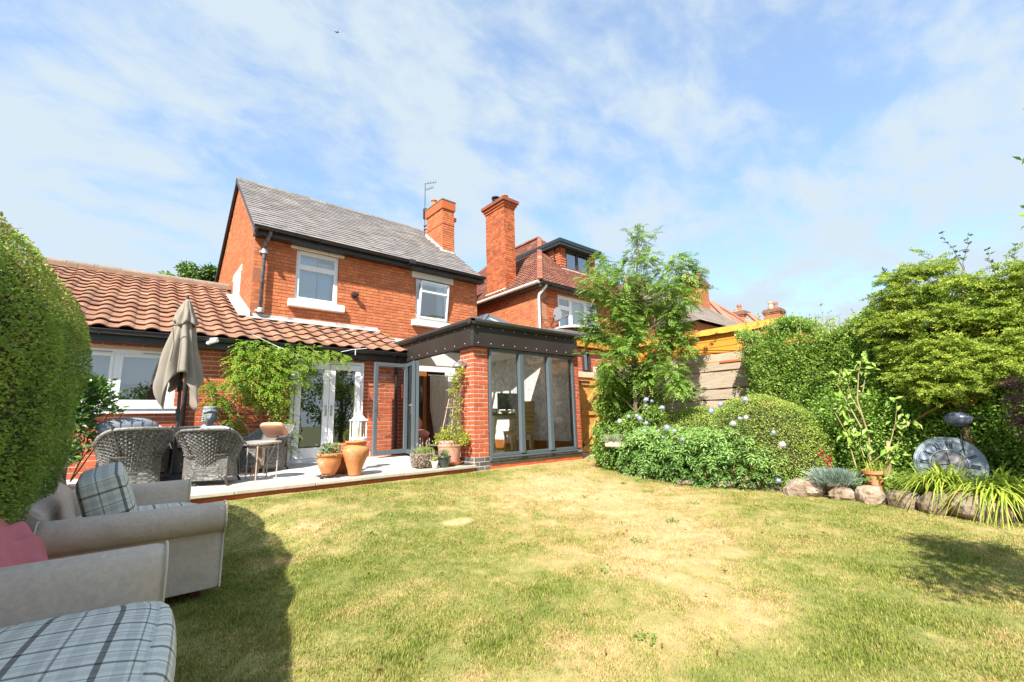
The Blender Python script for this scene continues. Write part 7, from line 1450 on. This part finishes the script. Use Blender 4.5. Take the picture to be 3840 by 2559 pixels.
# parasol
U = thing('parasol', 'closed taupe parasol with drooping folds standing over the patio table', 'parasol', (.5, 7.65, .18))
m = MB(); m.tube([(.515, 7.65, .18), (.50, 7.65, .9), (.47, 7.65, 2.66)], [.021, .021, .018], 12); part('pole', m, DGREYM, U, smooth=True)
m = MB(); m.tube([(.489, 7.65, 1.38), (.487, 7.65, 1.50)], .034, 12); m.tube([(.487, 7.65, 1.44), (.46, 7.58, 1.42), (.46, 7.575, 1.36)], .010, 6); part('crank_housing', m, BLACKP, U)
m = MB(); m.lathe([(.0, 0), (.24, 0), (.26, .03), (.22, .08), (.04, .09), (.03, .3)], (.515, 7.65, .18), 28); part('base', m, DGREYM, U)
m = MB(); m.lathe([(.012, 0), (.02, .02), (.018, .05), (.0, .07)], (.468, 7.65, 2.68), 12); part('finial', m, DGREYM, U)
def canopy(zt, zb, rt_, rb, nf, ph, amp, drops, lean, tw=0.0, nu=96, nv=26, name='canopy_cloth', pw=.9):
    pts = []
    for i in range(nu):
        a = 2*PI*i/nu; lobe = (.5+.5*cos(nf*a+ph))**.7
        dr = sum(d*math.exp(-(min(abs((a-aa+PI) % (2*PI)-PI), 9)/w)**2) for aa, w, d in drops)
        for j in range(nv):
            v = j/(nv-1); z = zt+(zb-zt-dr)*v; r = rt_+(rb-rt_)*v**pw; rr_ = r*(1-amp*v**.35*(1-lobe))*(1+.06*sin(7*a+9*v)); aa2 = a+tw*v
            pts.append((.47+lean[0]*v+rr_*cos(aa2), 7.65+lean[1]*v+rr_*sin(aa2)*.85, z))
    m = MB(); m.grid(pts, nu, nv, closed=True); c = part(name, m, CANOPY, U, smooth=True); s = c.modifiers.new('s', 'SOLIDIFY'); s.thickness = .003; return c
canopy(2.60, 1.62, .045, .285, 8, .4, .50, [(PI*1.12, .42, .50), (-PI*.22, .45, .52), (PI*.5, .5, .25), (PI*1.55, .22, .0)], (-.01, 0), .25)
canopy(2.68, 2.34, .012, .155, 8, .4, .30, [(PI*1.3, .4, .07), (-PI*.2, .4, .08), (PI*.5, .6, .04)], (0, 0), .1, 64, 10, 'vent_flap', .8)
m = MB(); m.tube([(.33, 7.48, 2.22), (.36, 7.44, 2.0), (.34, 7.42, 1.75)], .006, 5); m.tube([(.30, 7.47, 2.24), (.38, 7.43, 2.25)], .008, 5); part('tie_strap', m, mat('dark_strap', (.12, .10, .08), rndamp=0), U)
# bust planter
BU = thing('bust_planter', 'grey stone goddess-head planter behind the chairs below the wisteria', 'planter', (.96, 8.42, .2))
m = MB(); m.lathe([(.0, 0), (.10, 0), (.10, .03), (.07, .08), (.07, .55), (.11, .60), (.11, .63), (0, .63)], (.95, 8.42, .2), 20); part('pedestal', m, STATUE, BU, smooth=True)
m = MB(); hc = Vector((.95, 8.40, 1.04)); pts = []; nu, nv = 32, 24
for i in range(nu):
    for j in range(nv+1):
        t = 2*PI*i/nu; p = PI*j/nv; d = Vector((sin(p)*cos(t), sin(p)*sin(t), -cos(p))); r = Vector((d.x*.080, d.y*.088, d.z*.108)); f = max(0, -d.y)
        r.y -= .022*math.exp(-((d.x/.14)**2))*math.exp(-((d.z+.10)/.28)**2)*f      # nose
        for ex_ in (-.33, .33): r.y += .012*math.exp(-(((d.x-ex_)/.17)**2+((d.z-.12)/.13)**2))*f   # eye sockets
        r.y -= .008*math.exp(-((d.x/.25)**2+((d.z+.52)/.08)**2))*f; r.y -= .007*math.exp(-((d.x/.2)**2+((d.z+.8)/.12)**2))*f; r.y -= .007*math.exp(-((d.z-.28)/.08)**2)*f
        if d.z < -.2: r.x *= 1-.28*(-.2-d.z)
        pts.append(tuple(hc+r))
m.grid(pts, nu, nv+1, closed=True); m.tube([hc+Vector((0, .01, -.08)), hc+Vector((0, .01, -.17))], [.055, .07], 14); m.ball(hc+Vector((0, .015, -.19)), .125, .075, .08, 18, 10); m.tube([hc+Vector((0, .015, -.42)), hc+Vector((0, .015, -.2))], [.09, .10], 16); part('head', m, STATUE, BU, smooth=True)
m = MB()
for k in range(22): a = 2*PI*k/22; m.ball(hc+Vector((.083*cos(a), .083*sin(a), .075+.012*sin(3*a))), .024, n=7, m=5)
for sg in (-1, 1):
    for k in range(4): m.ball(hc+Vector((sg*(.082+.002*k), .01, .03-.035*k)), .024, n=7, m=5)
m.lathe([(.08, .085), (.092, .12), (.098, .15), (.085, .15), (.07, .10)], hc, 24); part('hair_crown', m, STATUE, BU, smooth=True)
# small round side table
ST = thing('side_table', 'small round taupe metal tray table on the patio edge beside the wicker chair', 'table', (1.42, 6.92, .16)); m = MB(); cz = pz(6.92)
m.lathe([(0, .475), (.215, .475), (.222, .48), (.225, .50), (.218, .50), (.212, .487), (0, .487)], (1.42, 6.92, cz), 44); part('table_top', m, TAUPEM, ST)
for k in range(4):
    a = PI/4+k*PI/2+.25; x, y = 1.42+.19*cos(a), 6.92+.19*sin(a); m = MB(); m.tube([(x, y, cz), (x, y, cz+.474)], .008, 8); part('leg', m, TAUPEM, ST)
m = MB(); m.tube([(1.42+.19*cos(PI/4+.25+q*PI/2), 6.92+.19*sin(PI/4+.25+q*PI/2), cz+.43) for q in range(5)], .006, 6); part('stretcher', m, TAUPEM, ST)
TS = MB(); random.seed(5)
for k in range(26): x = 1.40+random.uniform(-.05, .02); y = 6.93+random.uniform(-.04, .04); TS.tube([(x, y, .62-random.uniform(0, .05)), (x+random.uniform(-.02, .02), y, .45), (x+random.uniform(-.09, .0), y+random.uniform(-.03, .03), .28-random.uniform(0, .1))], .004, 4)
o = part('tasselled_scarf', TS, TWIG, None); props(o, 'pale tasselled cloth hanging below the small round taupe table', 'scarf')
# terracotta urn, jars, pots
def lathe_thing(name, label, cat, prof, c, mt, n=36, smooth=True, pname='pot'):
    t = thing(name, label, cat, c); m = MB(); m.lathe(prof, c, n); o = part(pname, m, mt, t, smooth=smooth); return t
U1 = lathe_thing('terracotta_urn', 'tall shouldered terracotta urn with flared rim on the patio edge', 'urn', [(0, 0), (.080, 0), (.086, .02), (.100, .09), (.140, .19), (.178, .28), (.189, .33), (.184, .365), (.160, .395), (.122, .412), (.110, .425), (.112, .44), (.132, .452), (.142, .462), (.142, .474), (.128, .48), (.105, .46), (.098, .42), (.0, .3)], (2.50, 6.42, .145), TERRA, 44, pname='body')
J1 = lathe_thing('terracotta_jar', 'reddish terracotta jar with small handle half hidden behind the round pot', 'jar', [(0, 0), (.11, 0), (.16, .12), (.175, .24), (.15, .34), (.115, .38), (.13, .43), (.12, .43), (.10, .38), (0, .25)], (2.42, 6.78, .155), mat('red_terracotta', (.46, .15, .06), (.40, .12, .05), rndamp=0), pname='body'); m = MB(); m.tube([(2.34, 6.66, .57), (2.30, 6.60, .54), (2.31, 6.61, .47), (2.33, 6.65, .46)], .014, 8); part('handle', m, MATS['red_terracotta'], J1, smooth=True)
P1 = lathe_thing('round_terracotta_pot', 'round-bellied terracotta pot of leafy sprigs standing on an iron scroll stand', 'flowerpot', [(0, 0), (.085, 0), (.10, .03), (.145, .13), (.160, .20), (.150, .245), (.165, .25), (.170, .285), (.155, .29), (.14, .25), (0, .2)], (2.17, 6.50, .185), TERRA)
n = 420; r = VR; P = np.stack([2.17+r.normal(0, .06, n), 6.50+r.normal(0, .06, n), .44+.15*r.uniform(0, 1, n)**1.3], -1); foliage('foliage', P, (P-np.array([2.17, 6.5, .40]))*5, .05, .012, leaf_mat('sage_leaf', (.10, .18, .05), (.30, .38, .18), None), P1, spread=.5, seed=50)
IS = thing('scroll_stand', 'black wrought iron scroll stand under the round terracotta pot', 'plant stand', (2.17, 6.5, .15)); m = MB()
m.tube([(2.17+.12*cos(k*PI/8), 6.5+.12*sin(k*PI/8), .178) for k in range(17)], .006, 6)
for a0 in (-2.5, -.9, .8, 2.4):
    pts = [(2.17+cos(a0)*(.10+.05*t+.025*cos(t*9)*(t)), 6.5+sin(a0)*(.10+.05*t+.025*cos(t*9)*t), .178-.03*t+.016*sin(t*9)) for t in [k/14 for k in range(15)]]; m.tube(pts, .006, 6)
    x, y = 2.17+cos(a0)*.16, 6.5+sin(a0)*.16; m.tube([(x+.018*cos(k*.7), y, .165+.018*sin(k*.7)) for k in range(10)], .005, 5)
part('scrolls', m, RUST, IS)
# white lantern on its stand
LS = thing('lantern_stand', 'white curly wire pedestal holding the lantern behind the terracotta urn', 'plant stand', (2.74, 6.95, .16)); m = MB(); m.lathe([(.0, 0), (.075, 0), (.07, .02), (.035, .04), (.045, .18), (.035, .30), (.06, .44), (.125, .46), (.13, .475), (0, .475)], (2.74, 6.95, .16), 20); part('pedestal', m, WHITE, LS, smooth=True); m = MB(); m.tube([(2.86, 6.95, .63), (2.92, 6.93, .56), (2.93, 6.92, .35)], .005, 5)
for k in range(12): a = k*PI/6; m.tube([(2.74+.125*cos(a), 6.95+.125*sin(a), .63), (2.74+.13*cos(a+.12), 6.95+.13*sin(a+.12), .60), (2.74+.125*cos(a+.25), 6.95+.125*sin(a+.25), .63)], .004, 4)
part('filigree', m, WHITE, LS)
LT = thing('candle_lantern', 'tall white metal candle lantern with domed top by the french doors', 'lantern', (2.74, 6.95, .637)); lx, ly, lz0 = 2.74, 6.95, .64; w = .09; m = MB(); m.box(lx-w-.01, lx+w+.01, ly-w-.01, ly+w+.01, lz0, lz0+.02); part('base', m, WHITE, LT, bevel=.003)
m = MB()
for a, b in ((-1, -1), (1, -1), (-1, 1), (1, 1)): m.box(lx+a*w-.007, lx+a*w+.007, ly+b*w-.007, ly+b*w+.007, lz0+.02, lz0+.27)
for b in (-1, 1): m.box(lx-.004, lx+.004, ly+b*w-.004, ly+b*w+.004, lz0+.02, lz0+.27); m.box(lx+b*w-.004, lx+b*w+.004, ly-.004, ly+.004, lz0+.02, lz0+.27)
part('cage', m, WHITE, LT); m = MB(); s_ = w+.018
pr = [(s_*1.414, .27), (s_*1.414, .285), (w*.9*1.414, .30), (w*.6*1.414, .345), (w*.35*1.414, .37), (w*.30*1.414, .40), (.012, .415), (0, .42)]
m.lathe(pr, (0, 0, 0), 4); m.v = [((a-b)*.7071+lx, (a+b)*.7071+ly, c+lz0) for a, b, c in m.v]; part('roof', m, WHITE, LT); m = MB(); m.tube([(lx+.022*cos(k*PI/6), ly, lz0+.435+.022*sin(k*PI/6)) for k in range(13)], .003, 6); part('ring', m, WHITE, LT)
for cx_, hh, rr_ in ((-.02, .15, .026), (.03, .11, .024)): m = MB(); m.lathe([(0, 0), (rr_, 0), (rr_, hh), (rr_*.7, hh-.004), (0, hh-.006)], (lx+cx_, ly, lz0+.021), 18); part('candle', m, mat('cream_wax', (.72, .62, .36), rndamp=0, rough=.5), LT, smooth=False)
# planters at the orangery end of the patio
BK = thing('basket_planter', 'round woven driftwood basket planter with lavender sprigs', 'planter', (3.66, 6.56, .15)); m = MB(); m.lathe([(0, .0), (.13, .0), (.17, .09), (.175, .18), (.15, .215), (.13, .2), (0, .18)], (3.66, 6.56, .155), 26); part('liner', m, SOIL, BK, smooth=True)
m = MB(); random.seed(12)
for k in range(420):
    a = random.uniform(0, 2*PI); z = random.uniform(.01, .22); R_ = .145+.045*sin(PI*min(1, z/.22)*.8)+random.uniform(-.006, .012); p = Vector((3.66+R_*cos(a), 6.56+R_*sin(a), .155+z)); tdir = Vector((-sin(a), cos(a), 0))*random.uniform(-.03, .03)+Vector((0, 0, random.uniform(-.03, .03)))+Vector((cos(a), sin(a), 0))*random.uniform(0, .012)
    m.tube([p-tdir, p+Vector((cos(a), sin(a), 0))*.007, p+tdir], [.0035, .005, .003], 4)
part('woven_twigs', m, mat('silvery_driftwood', (.40, .34, .28), (.24, .19, .15), rndamp=.3, scale=20), BK)
n = 520; r = VR; P = np.stack([3.68+r.normal(0, .065, n), 6.56+r.normal(0, .065, n), .33+.10*r.uniform(0, 1, n)], -1); foliage('foliage', P, (P-np.array([3.68, 6.56, .25]))*np.array([3, 3, 8]), .060, .004, L_HERB, BK, spread=.35, seed=52, tone=np.full(n, .5))
m = MB()
for k in range(9): x, y = 3.68+random.uniform(-.13, .13), 6.56+random.uniform(-.08, .08); h = random.uniform(.10, .22); m.tube([(x, y, .36), (x+.01, y, .38+h)], .002, 4); m.ball((x+.01, y, .38+h), .008, .008, .02, 6, 5)
part('flower_stalks', m, mat('faded_lavender', (.42, .34, .38), rndamp=.1), BK)
WPo = lathe_thing('small_white_pot', 'small white pot with a yellow-green succulent in front of the basket', 'flowerpot', [(0, 0), (.038, 0), (.044, .05), (.052, .11), (.048, .112), (.04, .08), (0, .08)], (3.72, 6.28, .1415), WHITE, 24); n = 60; P = np.stack([3.72+VR.normal(0, .015, n), 6.28+VR.normal(0, .015, n), .25+.06*VR.uniform(0, 1, n)], -1); foliage('foliage', P, VR.normal(0, .7, (n, 3))+np.array([0, 0, .6]), .045, .014, L_MOUND, WPo, spread=.3, tone=np.full(n, .9), seed=53)
GP = lathe_thing('green_glazed_pot', 'dark green glazed pot of thyme between white pot and pink tub', 'flowerpot', [(0, 0), (.065, 0), (.072, .02), (.09, .10), (.108, .155), (.118, .16), (.118, .178), (.10, .178), (.09, .14), (0, .14)], (3.90, 6.30, .1415), GREENG, 34); n = 420; P = np.stack([3.90+VR.normal(0, .038, n), 6.30+VR.normal(0, .038, n), .31+.09*VR.uniform(0, 1, n)], -1); foliage('foliage', P, (P-np.array([3.9, 6.3, .25]))*6, .035, .006, leaf_mat('sage_leaf', (.1, .18, .05), (.3, .38, .18)), GP, spread=.5, seed=54)
BP = thing('large_terracotta_tub', 'large limed pink terracotta tub with climber on an obelisk beside the pier', 'planter', (4.22, 6.62, .15)); m = MB(); m.lathe([(0, .03), (.155, .03), (.165, .05), (.195, .28), (.20, .30), (.208, .305), (.208, .325), (.202, .33), (.206, .335), (.206, .36), (.214, .365), (.214, .40), (.195, .40), (.185, .34), (0, .34)], (4.18, 6.58, .15), 44); tb = part('tub', m, TERRAP, BP, smooth=False)
m = MB(); m.lathe([(0, 0), (.20, 0), (.225, .02), (.235, .045), (.222, .045), (.2, .02), (0, .02)], (4.18, 6.58, .15), 40); part('saucer', m, TERRA, BP, smooth=False)
m = MB(); m.lathe([(0, 0), (.19, 0)], (4.18, 6.58, .51), 20); part('compost', m, SOIL, BP)
m = MB()
for a, b in (((4.06, 6.70, .5), (4.20, 6.62, 1.25)), ((4.30, 6.48, .5), (4.30, 6.42, 1.72)), ((4.12, 6.46, .5), (4.24, 6.52, 1.3)), ((4.30, 6.68, .5), (4.28, 6.58, 1.4))): m.tube([a, b], .009, 6)
for z in (.8, 1.1, 1.4): m.tube([(4.12, 6.52, z), (4.30, 6.46, z), (4.32, 6.60, z), (4.14, 6.64, z), (4.12, 6.52, z)], .005, 5)
part('obelisk', m, mat('pale_pole', (.50, .40, .28), (.42, .33, .22)), BP)
m = MB(); random.seed(8)
for k in range(70): z = random.uniform(.5, 1.35); x, y = 4.24+random.uniform(-.07, .07), 6.50+random.uniform(-.08, .06); branchy(m, (x, y, z), (x+random.uniform(-.08, .08), y+random.uniform(-.08, .08), z+random.uniform(.05, .25)), .004, .002, .03, 4)
part('twiggy_stems', m, TWIG, BP)
ccl = [(4.26,6.36,1.70,.09),(4.22,6.44,1.60,.10),(4.26,6.48,1.48,.10),(4.20,6.50,1.35,.10),(4.26,6.42,1.22,.09),(4.25,6.42,1.08,.09),(4.22,6.44,.94,.09),(4.22,6.46,.80,.11),(4.10,6.50,.66,.13),(4.30,6.38,.62,.13),(4.12,6.66,.60,.11),(3.98,6.60,.58,.09),(4.28,6.28,.55,.10),(4.15,6.42,.55,.1)]
P, Dd, ci = clump_pts(ccl, 3000, VR, .2, (1, 1, 1)); k = (P[:, 2] < .78) | (P[:, 2] > 1.35) | (VR.uniform(0, 1, len(P)) < .42); P, Dd = P[k], Dd[k]; foliage('foliage', P, Dd+np.array([-.2, -.2, .3]), .036, .011, leaf_mat('climber_leaf', (.20, .28, .03), (.50, .52, .08), (.45, .25, .1), aw=.1, tr=.4), BP, spread=.6, tone=np.where((P[:, 2] > .8) & (P[:, 2] < 1.3), .35, .62), tj=.2, seed=55)
m = MB(); m.lathe([(.11, 0), (.12, .004), (.12, .010), (.1, .012), (0, .004)], (4.36, 6.36, .145), 20); o = part('coiled_cable', m, DGREYM, None); props(o, 'flat dark coil lying at the foot of the corner pier', 'cable')
